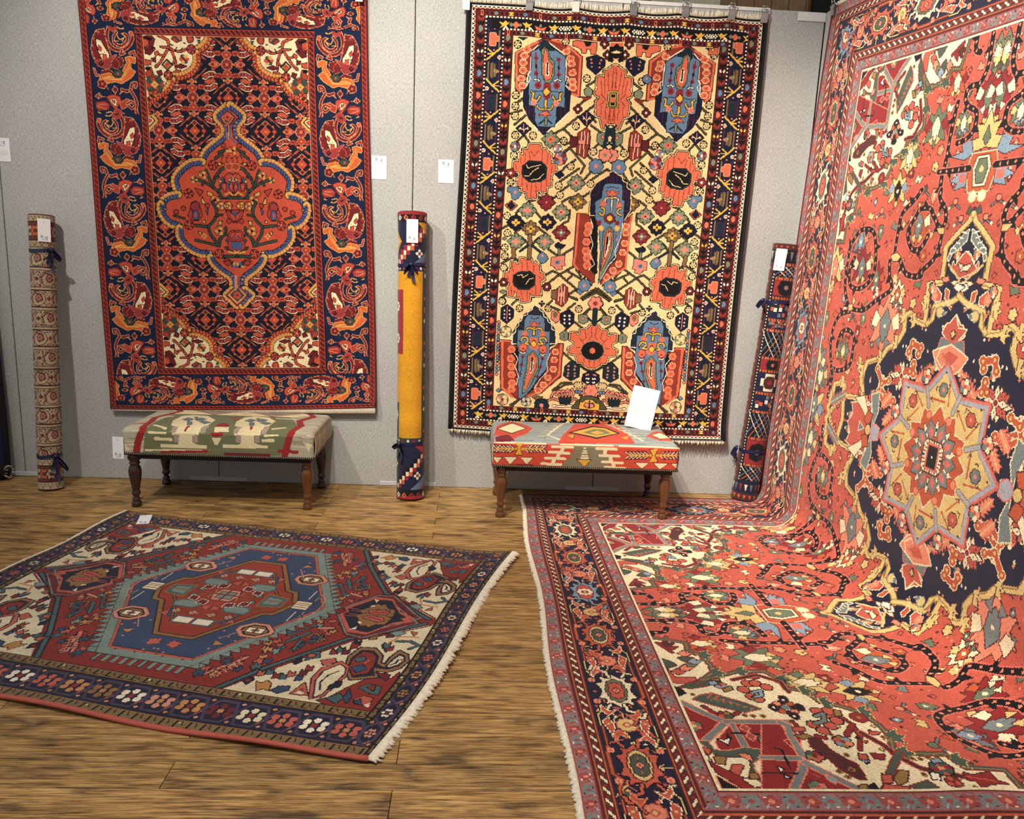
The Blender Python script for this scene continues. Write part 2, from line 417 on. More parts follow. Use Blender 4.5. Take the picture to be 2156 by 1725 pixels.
def weave_medallion():
    Wd, Hd = 400, 596
    c = Weave(Wd, Hd, PAL1, 'N')
    fx0, fy0, fx1, fy1 = 84, 63, 316, 533
    H = homog([(297,74),(647,89.5),(672,774.4),(352,772)], [(fx0,fy0),(fx1,fy0),(fx1,fy1),(fx0,fy1)])
    Z1 = zoomer(140,0,3.92,H); Z2 = zoomer(460,0,3.92,H); Z3 = zoomer(180,430,3.833,H); Z4 = zoomer(470,430,3.833,H)
    # ---- small-figured field: lattice diamonds, rosettes, curled leaves
    tw, th = 102, 90
    t = Weave(tw, th, PAL1, 'N')
    def leaf(x, y, sx, sy):
        q = np.array([[-9,3],[-6,-3],[0,-6],[7,-6],[10,-3],[6,0],[0,0],[-5,4]], float)
        f = lambda p: p*np.array([sx, sy])+np.array([x, y])
        t.at(f); t.P('M', q, 'K', 2.2); t.P('M', q, 'W', 1); t.L('P', '-6,1 0,-3 7,-4', 1.2); t.L('K', '-3,-1 -2,-3', .6); t.L('K','2,-2 2,-4',.6); t.L('K','6,-2 6,-4',.6)
    def unit(cx, cy):
        f = lambda p: p+np.array([cx, cy]); t.at(f)
        for k in (-1, 1):
            t.L('O', [(-15,k*2),(0,k*15),(15,k*2)], 1.2)
            t.L('O', [(-22,k*5),(-5,k*20)], 1.1); t.L('O', [(22,k*5),(5,k*20)], 1.1)
            t.L('R', [(-9,k*14),(-3,k*20)], 1.2); t.L('R', [(9,k*14),(3,k*20)], 1.2)
        t.G('R','0,0',8,8,'K'); t.G('N','0,0',5.5,5.5); t.F('0,0',5,6,'R','Y')
        t.G('D','0,-11 0,11',3.2,3.2,'S'); t.G('R','-13,0 13,0',3,3,'D')
        for sx in (-1,1):
            for sy in (-1,1):
                t.at(f); t.F([(sx*22, sy*22)],5,5,'R','S'); t.G('S',[(sx*11,sy*7)],1.6); t.G('C',[(sx*33,sy*4)],2.2,None,'P')
        t.P('R','-33,-4 -27,0 -33,4 -29,0'); t.P('R','33,-4 27,0 33,4 29,0')
    def rosette(cx, cy):
        f = lambda p: p+np.array([cx, cy]); t.at(f)
        t.F('0,0',7.5,8,'M','Y','S'); t.D('R','0,0',3,'K'); t.D('Y','0,0',1.4)
        for sx in (-1,1):
            t.P('R',[(sx*9,0),(sx*15,-4),(sx*14,0),(sx*15,4)],'S',.6); t.G('R',[(sx*20,0)],5,4,'S'); t.G('D',[(sx*20,0)],2)
            for sy in (-1,1):
                t.P('R',[(sx*9,sy*12),(sx*15,sy*12),(sx*15,sy*17.5),(sx*9,sy*17.5)],'T',.6); t.G('D',[(sx*12,sy*14.7)],1.8)
                t.D('R',[(sx*20,sy*7)],2,'D'); t.G('Y',[(sx*6,sy*21)],1.3)
        for sy in (-1,1):
            t.P('C',[(-5,sy*10),(0,sy*7),(5,sy*10),(7,sy*15),(0,sy*18),(-7,sy*15)],'S',.6); t.G('Y',[(0,sy*13)],1.8); t.G('R',[(0,sy*22)],3,3,'S')
            t.L('S',[(-4,sy*20),(-6,sy*24)],1); t.L('S',[(4,sy*20),(6,sy*24)],1)
    cells = [(dx*tw, dy*th) for dx in (-1,0,1) for dy in (-1,0,1)]
    for dx, dy in cells:
        unit(dx+0, dy+0); unit(dx+tw/2, dy+th/2)
    for dx, dy in cells:
        rosette(dx+tw/2, dy); rosette(dx, dy+th/2)
    for dx, dy in cells:
        for cx, cy in ((dx, dy), (dx+tw/2, dy+th/2)):
            for sx in (-1, 1):
                for sy in (-1, 1): leaf(cx+sx*25, cy+sy*16, sx, sy)
    for dx, dy in cells:
        for px, py in ((17,30),(34,30),(17,-30),(34,-30),(43,16),(8,-28)):
            t.at(); t.G('R', [(dx+px, dy+py), (dx+tw-px, dy+py), (dx+tw/2+px, dy+py+th/2), (dx+tw/2-px, dy+py+th/2)], 1.8, None, 'T')
    for j in range(-2, Hd//th+2):
        for i in range(-3, Wd//tw+2):
            c.paste(t.a, 200+i*tw, 145+j*th)
    # ---- corner spandrels and medallion: ivory / coral grounds inside scalloped garlands
    def garland(p, inner, closed=False, side=1):
        q = np.vstack([p, p[:1]]) if closed else p
        d = np.diff(q, axis=0); ln = np.hypot(*d.T); cum = np.r_[0, np.cumsum(ln)]
        n = max(int(cum[-1]/4.6), 2); tt = (np.arange(n)+.5)*cum[-1]/n
        xs = np.interp(tt, cum, q[:, 0]); ys = np.interp(tt, cum, q[:, 1])
        gx = np.interp(tt+1, cum, q[:, 0])-np.interp(tt-1, cum, q[:, 0]); gy = np.interp(tt+1, cum, q[:, 1])-np.interp(tt-1, cum, q[:, 1])
        g = np.hypot(gx, gy)+1e-6; nx, ny = gy/g*side, -gx/g*side
        c.stroke(q, 12.5, 'K'); c.stroke(q, 10, 'Y')
        for x, y, a, b, ux, uy in zip(xs, ys, nx, ny, gx/g, gy/g):
            e = np.array([[x-ux*2.0, y-uy*2.0], [x+ux*1.7, y+uy*1.7], [x+a*5.4+ux*1.4, y+b*5.4+uy*1.4], [x+a*5.6-ux*1.2, y+b*5.6-uy*1.2]])
            c.fill(e, 'Y')
        for x, y, a, b, ux, uy in zip(xs, ys, nx, ny, gx/g, gy/g):
            c.stroke(np.array([[x+ux*2, y+uy*2], [x+a*5+ux*2, y+b*5+uy*2]]), .9, 'O')
        c.stroke(q-0, 1.6, 'D')
        # band inside the garland
        for x, y, a, b in zip(xs, ys, nx, ny): c.stroke(np.array([[x-a*1.6, y-b*1.6], [x-a*4.2, y-b*4.2]]), 4.6, inner)
        for x, y, a, b, ux, uy in zip(xs, ys, nx, ny, gx/g, gy/g): c.stroke(np.array([[x-a*1.2, y-b*1.2], [x-a*4.6+ux*2, y-b*4.6+uy*2]]), .8, 'K')
        for x, y, a, b, x2, y2, a2, b2 in zip(xs[:-1], ys[:-1], nx[:-1], ny[:-1], xs[1:], ys[1:], nx[1:], ny[1:]):
            c.stroke(np.array([[x-a*5.6, y-b*5.6], [x2-a2*5.6, y2-b2*5.6]]), 1, 'K')
    arcs = ['1168,300 1160,350 1120,400 1062,430', '1064,452 1072,520 1040,590 960,635 868,640', '865,665 835,735 760,790 668,862 662,955']
    def spandrel(fn, flip):
        region = np.vstack([smooth(fn(pts_of(a)), False) for a in arcs] + [np.array([[fx0, fy0+(fn(pts_of('662,955'))[0, 1]-fy0)], [fx0, fy0]])])
        def mv(p):
            p = p.copy()
            if 'x' in flip: p[:, 0] = Wd-p[:, 0]
            if 'y' in flip: p[:, 1] = Hd-p[:, 1]
            return p
        c.fill(mv(region), 'W')
        sd = 1 if flip in ('', 'xy') else -1
        for a in arcs:
            garland(mv(smooth(fn(pts_of(a)), False)), 'R', side=-sd)
        c.at(lambda p: mv(fn(p)))
        red = [('750,300 830,340 840,400 800,470 770,520 730,560',2.4), ('840,400 870,450 890,500 900,570',2.2), ('840,400 880,430 940,435 980,420',2), ('840,400 770,395',1.8), ('800,470 760,460',1.6), ('890,500 870,540',1.5)]
        for s_, w_ in red: c.L('R', s_, w_, 'K')
        c.P('D','620,310 690,300 720,330 705,395 650,420 620,400','K'); c.P('K','625,305 700,320 690,345 640,330'); c.D('R','640,360',5,'K'); c.D('M','660,385',2)
        c.L('D','650,440 690,400',3,'K'); c.L('D','675,450 715,410',3,'K')
        c.P('R','640,500 690,510 690,540 640,545','K'); c.P('C','655,600 690,560 710,610 680,640 650,640','K'); c.P('K','640,560 680,555 690,590 650,585'); c.P('G','690,600 710,590 705,625')
        c.P('C','860,330 890,300 940,310 945,345 900,360','K'); c.L('G','880,310 920,345',3); c.L('P','905,305 935,335',1.6)
        c.P('C','985,320 1010,305 1045,330 1035,360 1000,365','K'); c.D('R','1012,335',2.4); c.P('G','1075,345 1105,340 1095,370 1080,385'); c.P('C','1060,305 1105,310 1095,330 1065,325','K')
        c.L('G','850,375 870,385',2.4); c.L('K','960,365 975,372',1.6); c.L('K','905,400 890,440',1.4); c.L('K','955,410 930,425',1.4)
        c.P('R','720,440 745,430 755,450 730,475','K'); c.P('D','695,490 725,485 730,520 710,515','K')
        c.G('G','825,545',7,7,'K'); c.G('W','825,545',5.2); c.G('R','825,545',3.6,None,'O'); c.G('C','825,545',1.6)
        c.F('965,500',7,6,['R','G','Y'],'D'); c.P('D','895,560 935,540 985,560 940,575','K'); c.L('R','890,600 930,595',2,'K')
        c.P('D','740,600 775,590 785,620 760,640','K'); c.F('722,705',12.5,8,['C','G'],'Y','G'); c.F('722,705',5,4,'Y','R'); c.D('G','680,660 770,690 765,735 690,735',2.2)
        c.D('R','690,775',2.6,'K'); c.D('R','730,770',2.6,'K'); c.G('D','705,800 675,830',2.2,None,'K'); c.L('C','790,680 815,690',1.5); c.L('K','745,650 700,640',1)
        c.F('1025,420',6.5,10,['R','D'],'V','K',pr=.32); c.F('835,630',6.5,10,['R','D'],'S','K',pr=.32)
        c.P('N','664,965 720,975 745,1000 680,1070'); c.L('Y','705,960 745,1002 672,1085',3.4,'K'); c.P('W','668,970 700,980 722,1002 672,1055'); c.P('G','668,980 690,985 705,1003 672,1035'); c.D('R','690,1000',2.6)
        c.L('S','672,1088 690,1072',1)
    for fl in ('', 'x', 'y', 'xy'):
        spandrel(Z1, fl)
    med = [('Z1','1333,884 1285,920 1236,962 1240,995 1290,1045 1302,1075 1303,1130 1245,1180 1150,1255 1118,1318'),
           ('Z1','~1120,1345 1050,1345 990,1370 925,1430 893,1495 915,1575'),
           ('Z1','~925,1610 850,1625 800,1665 790,1712 795,1725')]
    low = [('Z3','~612,0 608,40 635,105 690,160 755,180'), ('Z3','~762,195 766,265 825,345 920,400 1005,410'), ('Z3','~1010,432 1035,480 1105,545 1185,605 1195,690'), ('Z3','1195,690 1140,735 1228,822')]
    zz = dict(Z1=Z1, Z3=Z3)
    segs = []
    for z, s_ in med+low:
        p = zz[z](pts_of(s_)); segs.append(smooth(p, False) if '~' in s_ else p)
    left = np.vstack(segs); left[0, 0] = left[-1, 0] = Wd/2
    right = left[::-1].copy(); right[:, 0] = Wd-right[:, 0]
    c.fill(np.vstack([left, right]), 'R')
    for sg in segs:
        garland(sg, 'L', side=-1)
        m = sg.copy(); m[:, 0] = Wd-m[:, 0]; garland(m, 'L', side=1)
    # medallion filling
    c.at(Z2, ('', 'x'))
    g = [('0,1645 130,1645 215,1643',3), ('215,1643 255,1600 300,1560 270,1490 215,1420 180,1400',3.2), ('300,1560 360,1525 440,1500',2.8), ('300,1560 320,1480 335,1430',2.6),
         ('270,1490 240,1480',2), ('255,1600 225,1560 230,1545',2), ('360,1525 380,1550',1.8), ('190,1290 250,1330 180,1270',2.2), ('0,1270 60,1250 130,1265',2)]
    for s_, w_ in g: c.L('G', s_, w_, 'K')
    c.P('R','40,1300 70,1330 75,1380 20,1350','K'); c.P('R','140,1300 110,1330 105,1380 160,1350','K'); c.P('C','60,1370 110,1370 120,1400 88,1420 58,1400','S')
    c.D('C','95,1490',8,'K'); c.D('V','95,1490',4,'S'); c.P('C','60,1530 130,1530 150,1580 100,1625 50,1580','K'); c.D('L','100,1550',4,'V',5.5); c.D('R','100,1550',1.5)
    c.P('R','30,1550 55,1520 65,1560 50,1600','K'); c.P('R','160,1550 135,1520 130,1560 140,1600','K')
    c.F('365,1470',6,6,['R','Y'],'K','G'); c.F('440,1510',5,6,['Y','G'],'C'); c.F('290,1670',7,6,['Y','R'],'K','G'); c.P('L','205,1480 225,1500 215,1530 200,1520','K'); c.P('Y','300,1620 340,1600 345,1630 310,1640','K')
    c.P('Y','370,1700 390,1650 400,1700','K'); c.P('C','380,1600 440,1580 410,1640','K'); c.D('R','200,1620 450,1440 160,1480',3,'C'); c.L('Y','60,1620 90,1600 120,1625',2)
    c.P('Y','200,1370 230,1360 225,1390','K'); c.D('C','90,1250 40,1215',3,'K'); c.F('95,1260',6,6,['C','Y'],'K'); c.D('Y','15,1510 150,1500',1.8,'K'); c.F('20,1710 80,1710',6,6,['R','Y'],'L','K')
    c.at(Z4, ('', 'x'))
    g = [('0,430 120,430 215,430',3), ('250,350 240,300 190,250 180,205',3.2), ('250,350 330,330 430,310',2.6), ('250,350 310,260 320,200 420,190',3), ('320,200 270,150 245,110 240,60 265,0',3), ('245,110 200,100',2), ('190,250 150,290',2),
         ('120,430 150,400 200,360',2)]
    for s_, w_ in g: c.L('G', s_, w_, 'K')
    for yy in (100, 330):
        c.P('C','60,%d 110,%d 140,%d 130,%d 88,%d 50,%d 40,%d' % (yy-40,yy-40,yy-10,yy+40,yy+60,yy+40,yy-10),'K'); c.D('L',[(90,yy+10)],4,'V',6)
    c.D('C','88,265',8,'K'); c.D('R','88,265',5,'D'); c.D('V','88,275',2.4)
    c.P('R','20,60 80,110 90,150 60,140','K'); c.P('R','155,60 100,110 90,150 120,140','K'); c.L('Y','50,390 90,405 130,390',2.6)
    c.P('C','375,10 405,0 430,15 470,120 440,150 390,150 360,110','K'); c.D('M','410,45',6,'K'); c.D('L','410,110',4.2,'K',7); c.D('R','410,110',1.6,None,4)
    c.F('235,230',7,6,['R','Y'],'K','G'); c.F('105,510',7,6,['Y','L'],'K','R'); c.P('Y','205,150 230,150 235,180 215,180','K'); c.F('360,275',4,4,'Y','R'); c.D('Y','390,250 350,160 150,30',1.8,'K')
    c.P('G','60,480 80,470 75,500','K'); c.P('L','180,290 190,310 175,320','K'); c.D('C','310,30 150,150 500,60 560,90',3,'K'); c.P('L','310,60 325,75 315,100','K'); c.L('G','500,140 580,120',1.8,'K'); c.G('C','200,465 40,480',5,4,'K'); c.P('R','90,560 70,520 145,520 120,570')
    # rosettes on the cusps
    c.at(Z2, ('', 'x')); c.F('275,1385 497,1625',7,10,['R','D'],'R','K',pr=.32); c.D('K','275,1385 497,1625',1.6)
    c.at(Z4, ('', 'x')); c.F('470,190 255,412',7,10,['R','D'],'R','K',pr=.32); c.D('S','470,190 255,412',2); c.D('K','470,190 255,412',1)
    # finials
    c.at(Z2); c.P('D','72,925 140,985 110,1045 75,1050 35,1045 8,985','V'); c.P('S','72,940 125,985 95,1035 50,1035 22,985'); c.P('G','72,950 115,988 90,1028 55,1028 32,988'); c.F('72,985',6,5,'R','D')
    c.L('S','72,1050 76,1160',4); c.L('D','72,1050 76,1170',1.6); c.L('L','60,1060 62,1150 0,1200',2); c.L('L','95,1060 92,1150 150,1200',2)
    c.at(Z4); c.P('S','118,660 195,740 120,810 40,735','D',2); c.P('G','118,680 178,740 120,790 58,735'); c.F('118,738',6,5,'R','D'); c.L('S','105,590 105,690',4); c.L('L','90,590 92,690',2); c.L('L','128,590 130,690',2)
    # ---- borders
    bw = 66; ul = 116
    u = Weave(bw, ul, PAL1, 'B')
    u.at(lambda p: np.c_[(p[:, 0]-(170+(p[:, 1]-240)*.056))*bw/388+1, (p[:, 1]-240)*ul/625])
    def border_unit():
        u.L('D','~340,250 322,300 330,355 375,400 440,408 500,375 530,320 515,285',3.6,'S')
        u.L('D','~400,285 375,320 385,360 430,378 475,355 490,315 465,295',2.6,'S')
        u.L('Y','400,300 425,335 455,325',1.4); u.L('Y','380,345 415,345',1.2); u.L('Y','440,290 470,310 445,345',1.4); u.D('R','520,290',2.4,'S'); u.L('D','440,410 430,440 460,430',2,'S'); u.L('Y','400,240 430,260 460,255',1.4); u.L('D','505,430 540,415 545,450',2,'S')
        u.P('D','300,262 240,272 205,330 192,400 205,460 235,500 330,510 380,480 345,440 330,390 312,330','S')
        for k, (x, y) in enumerate([(240,280),(215,330),(200,380),(200,430),(215,470),(260,285),(300,300),(318,345),(335,395)]): u.G('S',[(x,y)],1.4); u.G('M',[(x+12,y+14)],1.6)
        u.P('W','235,335 270,345 302,395 336,440 328,478 285,488 252,425 236,365','K'); u.P('R','255,380 275,400 268,420 250,400','D'); u.P('R','285,440 310,445 318,470 290,470','D'); u.D('K','270,440 300,425',.8)
        u.P('M','215,490 330,470 395,440 385,500 320,548 245,525','P',.6); u.L('K','345,500 375,520',1); u.L('K','365,490 395,510',1); u.G('D','268,505',2.6,None,'K')
        u.P('D','350,500 390,455 445,465 455,510 405,545 360,530','S',.6); u.P('D','265,560 330,545 365,570 320,600 270,590','S',.6); u.L('R','390,470 420,500 410,530',1)
        u.P('O','252,622 268,588 330,575 372,590 425,585 478,500 470,462 505,452 548,468 545,498 512,492 505,535 545,560 505,605 430,645 385,632 310,645 290,612','Y')
        u.P('Y','270,608 330,592 380,605 430,600 490,520 490,470 500,470 500,535 440,620 380,622 320,620'); u.L('O','490,480 500,520 440,605 330,612',1)
        u.P('G','360,580 385,545 400,560 415,540 445,570 420,600 385,600','K'); u.D('R','405,578',1.6)
        u.L('M','210,545 225,590 245,590',1.8,'S'); u.F('272,652',6,5,'D','O','S'); u.L('S','300,660 320,690',1); u.P('D','355,690 375,668 398,690 378,715','S'); u.L('S','378,715 380,735',1); u.P('D','215,740 240,722 262,742 240,755','S'); u.L('S','262,740 290,745',1); u.L('S','235,760 250,715',1)
        u.L('D','~430,690 470,700 505,690 515,650 550,640 545,670',2.6,'S'); u.L('D','~500,690 530,730 550,780 545,850',2.6,'S'); u.L('S','415,720 435,700',1.6)
        u.P('R','305,745 350,728 412,742 425,775 400,800 378,838 345,800 325,770','D'); u.P('W','335,768 360,755 388,768 380,815 350,790','K',.6); u.P('R','350,770 372,772 368,790','D')
        u.P('C','220,785 290,778 325,800 318,830 240,842 218,820','D'); u.L('P','235,800 300,800',1.2); u.L('S','220,810 300,835',.8)
        u.P('C','415,790 470,758 525,775 490,790 465,815 430,830','S'); u.L('D','~470,790 510,775 535,800 510,825 485,805',2,'S'); u.L('D','545,840 560,870',2.4,'S')
        u.L('Y','300,860 340,850 370,880',1.4); u.L('Y','235,855 260,870',1.6); u.L('Y','420,850 450,865',1.2)
    border_unit()
    base = u.at; 
    for yy in (240, 865):
        u.xf = lambda p: np.c_[(p[:, 0]-(170+(p[:, 1]-240)*.056))*bw/388+1, (p[:, 1]-240)*ul/625]
        u.F([(370 if yy < 300 else 395, yy+2)],7,8,'M','K','R',pr=.3)
    U = u.a
    # side borders run down, alternately mirrored
    def run(n0, length, first):
        rows = []; k = first
        while sum(r.shape[0] for r in rows) < length+n0:
            rows.append(U if k % 2 == 0 else U[:, ::-1]); k += 1
        return np.vstack(rows)[n0:n0+length]
    sideL = run(0, 490, 0)
    c.paste(sideL[:, :65], 9, fy0-10); c.paste(sideL[:, ::-1][:, :65], Wd-74, fy0-10)
    topv = run(70, Wd-18, 1).T
    hb = 46
    sc_rows = np.linspace(0, bw-1, hb).round().astype(int)
    c.paste(topv[sc_rows[::-1]][:, ::-1], 9, 7); c.paste(topv[sc_rows], 9, Hd-7-hb)
    def guard(x0, y0, x1, y1, vert):
        w = (x1-x0) if vert else (y1-y0); n = (y1-y0) if vert else (x1-x0)
        g_ = Weave(w, n, PAL1, 'T')
        for y in range(-8, n+8, 7):
            g_.at(); g_.L('D', [(1.5,y),(w-1.5,y+7)], 1.6); g_.L('K', [(2,y+2.6),(w-2,y+8.6)], .8); g_.G('C', [(w*.3,y+6.5),(w*.72,y+1.5)], 1.1)
        for xx, col in ((0,'K'),(1,'C'),(w-2,'C'),(w-1,'K')): g_.a[:, xx] = g_.ix[col]
        n3 = np.arange(n); 
        c.paste(g_.a if vert else g_.a.T, x0, y0)
    for x in (0, Wd-9): guard(x, 0, x+9, Hd, True)
    for y in (0, Hd-7): guard(0, y, Wd, y+7, False)
    for x in (fx0-10, fx1): guard(x, fy0-10, x+10, fy1+10, True)
    for y in (fy0-10, fy1): guard(fx0-10, y, fx1+10, y+10, False)
    c.a[fy0:fy1, fx0] = c.a[fy0:fy1, fx1-1] = c.ix['S']; c.a[fy0, fx0:fx1] = c.ix['S']; c.a[fy1-1, fx0:fx1] = c.ix['S']
    return c
# ---------------------------------------------------------------- hanging rug with blue botehs on a cream field
PAL2 = dict(E=(240,208,150), O=(220,110,80), K=(20,17,18), N=(24,26,48), B=(98,128,156), R=(142,54,42), D=(92,32,36), G=(122,132,106), Y=(230,180,74),
            W=(244,232,206), U=(128,98,64), P=(226,134,114), T=(24,42,50), M=(134,42,48), S=(236,160,110), F=(84,80,56), I=(74,34,60))

def weave_boteh():
    Wd, Hd = 416, 600
    c = Weave(Wd, Hd, PAL2, 'E')
    fx0, fy0, fx1, fy1 = 64, 40, 352, 560
    H = homog([(1077.8,77.9),(1503.5,96.5),(1434,867),(1036.2,844)], [(fx0,fy0),(fx1,fy0),(fx1,fy1),(fx0,fy1)])
    A = zoomer(960,0,5.391,H); B_ = zoomer(1280,0,5.391,H); C = zoomer(940,300,5.0735,H); D_ = zoomer(1260,300,5.0735,H); E_ = zoomer(930,600,5.2265,H); F_ = zoomer(1240,600,5.0735,H)
    LR = ('', 'x')
    def twig(p): c.L('F', p, 1.6, 'K')
    def snow(p, r=6):      # little black and white rosettes
        c.D('K', p, r*.98); c.F(p, r*.92, 6, 'E', 'E', None, pr=.27)
    def cross(p, a, b, m):  # stepped star flowers
        for q in c.T(p):
            for v in c.var(np.array([q])):
                x, y = v[0]
                old = c.xf, c.syms; c.at()
                for dx, dy in ((0,-8),(0,8),(-9,0),(9,0)):
                    c.P(a, [(x+dx-4,y+dy),(x+dx,y+dy-4),(x+dx+4,y+dy),(x+dx,y+dy+4)], 'K')
                for dx, dy in ((-5,-6),(5,-6),(-5,6),(5,6)):
                    c.D(a, [(x+dx,y+dy)], 2.6, 'K')
                c.P(a, [(x-7,y-3),(x-3,y-7),(x+3,y-7),(x+7,y-3),(x+7,y+3),(x+3,y+7),(x-3,y+7),(x-7,y+3)])
                c.P(b, [(x-6,y-1.5),(x-2,y-2),(x-1.5,y-5),(x+1.5,y-5),(x+2,y-2),(x+6,y-1.5),(x+6,y+1.5),(x+2,y+2),(x+1.5,y+5),(x-1.5,y+5),(x-2,y+2),(x-6,y+1.5)])
                c.G(m, [(x,y)], 1.8)
                c.at(*old)
    # ---- trellis of twigs
    c.at(A, LR)
    for p in ('1440,960 1540,900','1340,1190 1420,1120','1430,1250 1530,1170','1180,1440 1340,1310','1180,1440 1310,1560 1200,1620','960,1560 1180,1440','640,1400 760,1300','600,1280 720,1240','740,1500 820,1620','740,1520 650,1610','1490,1400 1600,1480','1540,1640 1680,1500 1640,1400','1490,1300 1540,1360','640,1180 730,1110','1600,1380 1740,1480','1260,1650 1180,1725','1580,1600 1700,1690 1770,1600'): twig(p)
    c.at(C, LR)
    for p in ('1280,30 1200,90','1280,30 1440,220 1400,300','1470,110 1560,190','1600,60 1725,190','1340,160 1240,230 1180,300','1380,250 1180,390','1670,260 1480,390','1440,360 1520,270','1300,410 1180,500','1120,560 1190,510','1540,470 1440,540','1300,550 1210,600','1290,690 1280,800 1220,830','860,600 930,580','940,540 1000,570','730,720 770,680','940,710 1010,790','590,880 650,850','780,880 720,930','960,870 1060,950','800,980 860,1040','910,1040 970,980','1070,1100 1170,1170','1330,1090 1220,1160','590,1250 700,1190 770,1220','660,350 730,320','1040,1380 1120,1330 1180,1360','1060,1470 1190,1370 1330,1290','1190,1370 1400,1550','1270,1330 1530,1480','1370,1320 1420,1390','1400,1470 1450,1410','1280,1420 1330,1370','1280,1590 1350,1540','1290,1600 1380,1640','1440,1640 1600,1520 1725,1640','1420,1620 1540,1540','580,1620 660,1560'): twig(p)
    c.at(E_, LR)
    for p in ('660,100 730,50','770,170 850,90','1150,170 1200,130','1200,200 1280,230','1380,80 1470,110','1540,110 1690,40','1540,280 1640,190','1710,200 1777,290','1370,220 1450,160','1440,360 1540,440','1320,700 1420,790','1490,840 1600,910','1640,900 1740,850 1777,860','1340,460 1370,420','760,1280 830,1210','740,1270 850,1200','1200,1110 1300,1030 1400,1030','1220,1120 1330,1050 1410,1040'): twig(p)
    # ---- big botehs in the corners
    def boteh_top(z):
        c.at(z, LR)
        c.P('R','960,440 870,490 655,605 650,1000 690,1040 780,1020 1160,1010 1260,1050 1360,1090 1390,640 1180,470 1010,440','K'); c.L('O','900,480 665,610 665,990 700,1030',3); c.L('O','1060,450 1200,490 1370,650 1345,1075 1280,1055',3)
        c.P('K','930,500 840,570 820,800 770,860 760,960 800,1000 1180,1000 1240,960 1190,850 1200,640 1060,510')
        c.O('W','960,460 835,580 820,790 790,850 770,980 735,1020 735,1200 790,1320 880,1440 960,1520 1050,1450 1130,1370 1235,1260 1250,1020 1200,950 1215,700 1180,600 1010,470',1.6)
        c.P('N','770,990 740,1010 740,1190 800,1330 900,1440 960,1505 1030,1430 1150,1330 1240,1240 1255,1030 1200,980','K')
        for p in ('800,1200 800,1330','770,1200 770,1280','860,1180 850,1380','920,1420 900,1470','950,1420 945,1500','1000,1420 1000,1450','1100,1190 1100,1340','1150,1200 1150,1310','1200,1180 1200,1270','1060,1400 1060,1420','840,1230 790,1260'): c.L('I', p, 1.2)
        c.P('B','970,460 920,500 905,560 835,590 825,790 800,860 800,1180 865,1190 870,1360 900,1415 1080,1415 1100,1330 1100,1190 1190,1200 1195,950 1200,640 1100,570 1040,520 1010,470','K')
        c.P('T','960,445 925,500 910,560 930,585 1050,575 1100,580 1050,525 1010,470'); 
        c.P('G','985,530 945,560 945,850 985,930 1040,920 1075,850 1080,700 1030,650 1010,560','K'); c.P('O','985,540 965,620 955,830 985,905 1040,880 1060,800 1055,720 1020,680 1005,600','K',.7); c.P('W','1000,690 985,720 985,850 1020,850 1022,720','O'); c.L('K','1003,710 1003,830',2.2)
        c.P('M','960,935 1040,935 1045,1000 1030,1100 985,1125 955,1080 960,1000'); c.G('Y','992,1030',5,6,'K'); c.D('M','900,960 1105,960',5); c.D('K','900,960 1105,960',1.2)
        c.L('Y','830,1030 850,1050 835,1120 890,1130 920,1080',2.2,'K'); c.L('Y','1160,1040 1140,1060 1145,1125 1090,1130 1060,1080',2.2,'K'); c.L('K','830,1030 910,1025 960,1020',1); c.L('K','1160,1040 1080,1025 1030,1020',1)
        c.F('850,1150 1100,1160',4.5,5,'P','O'); c.L('Y','985,1130 985,1210',3,'K'); c.L('Y','~890,1185 920,1225 985,1220 1040,1225 1060,1180',1.6,'K'); c.P('O','910,1290 960,1250 1000,1250 1040,1290 1000,1280 985,1310 960,1280','D'); c.L('T','910,1390 985,1330 1050,1380',2.4); c.L('G','985,1330 985,1390',3,'K')
        c.L('M','880,600 885,830',2); c.L('M','1135,650 1130,830',2); c.F('880,660 880,830 1130,670 1130,840',3.4,5,'M','D'); c.L('K','880,740 880,760',3); c.L('K','1130,750 1130,770',3); c.L('W','860,900 900,890 920,910',1.4,'K'); c.L('W','1080,910 1120,890 1150,910',1.4,'K'); c.L('K','890,830 890,900',1); c.L('K','1125,830 1125,900',1)
        for p in ('780,570','750,640','735,715','735,800','715,890','725,970'): c.P('O',[(float(p.split(',')[0])+a, float(p.split(',')[1])+b) for a, b in ((-38,0),(-20,-30),(25,-30),(45,5),(20,30),(-20,28))],'E',.8); c.D('R', p, 1.2)
        for p in ('1215,580','1260,660','1270,720','1280,820','1280,920','1285,985'): c.P('O',[(float(p.split(',')[0])+a, float(p.split(',')[1])+b) for a, b in ((-38,0),(-20,-30),(25,-30),(40,5),(20,30),(-20,28))],'E',.8); c.D('R', p, 1.2)
        c.L('W','820,800 790,850 820,880 780,960',.9); c.L('W','1210,850 1240,880 1215,940',.9)
    boteh_top(A)
    def boteh_low():
        c.at(E_, LR)
        c.P('R','650,555 740,560 830,610 1170,680 1270,600 1320,600 1290,960 1070,1140 830,1210 640,1090 635,700','K'); c.L('O','665,570 655,1080 760,1180',3.4); c.L('O','1300,615 1270,940 1070,1120 920,1180',3.4); c.L('O','650,565 740,570 780,600',1.6)
        c.P('K','790,640 760,700 820,800 800,900 820,1000 830,1190 870,1190 990,1100 1000,1050 1080,980 1140,880 1180,700 1160,660')
        c.P('T','1020,180 960,240 900,280 850,360 810,420 780,480 770,600 830,620 1170,630 1235,600 1230,450 1160,330 1100,240','K'); c.O('W','1020,175 990,195 985,225 940,250 935,280 880,295 875,340 845,360 840,400 810,425 805,470 780,490 765,600 1240,600 1240,460 1200,440 1195,380 1160,360 1150,320 1110,300 1105,250 1070,235 1060,200',1.2)
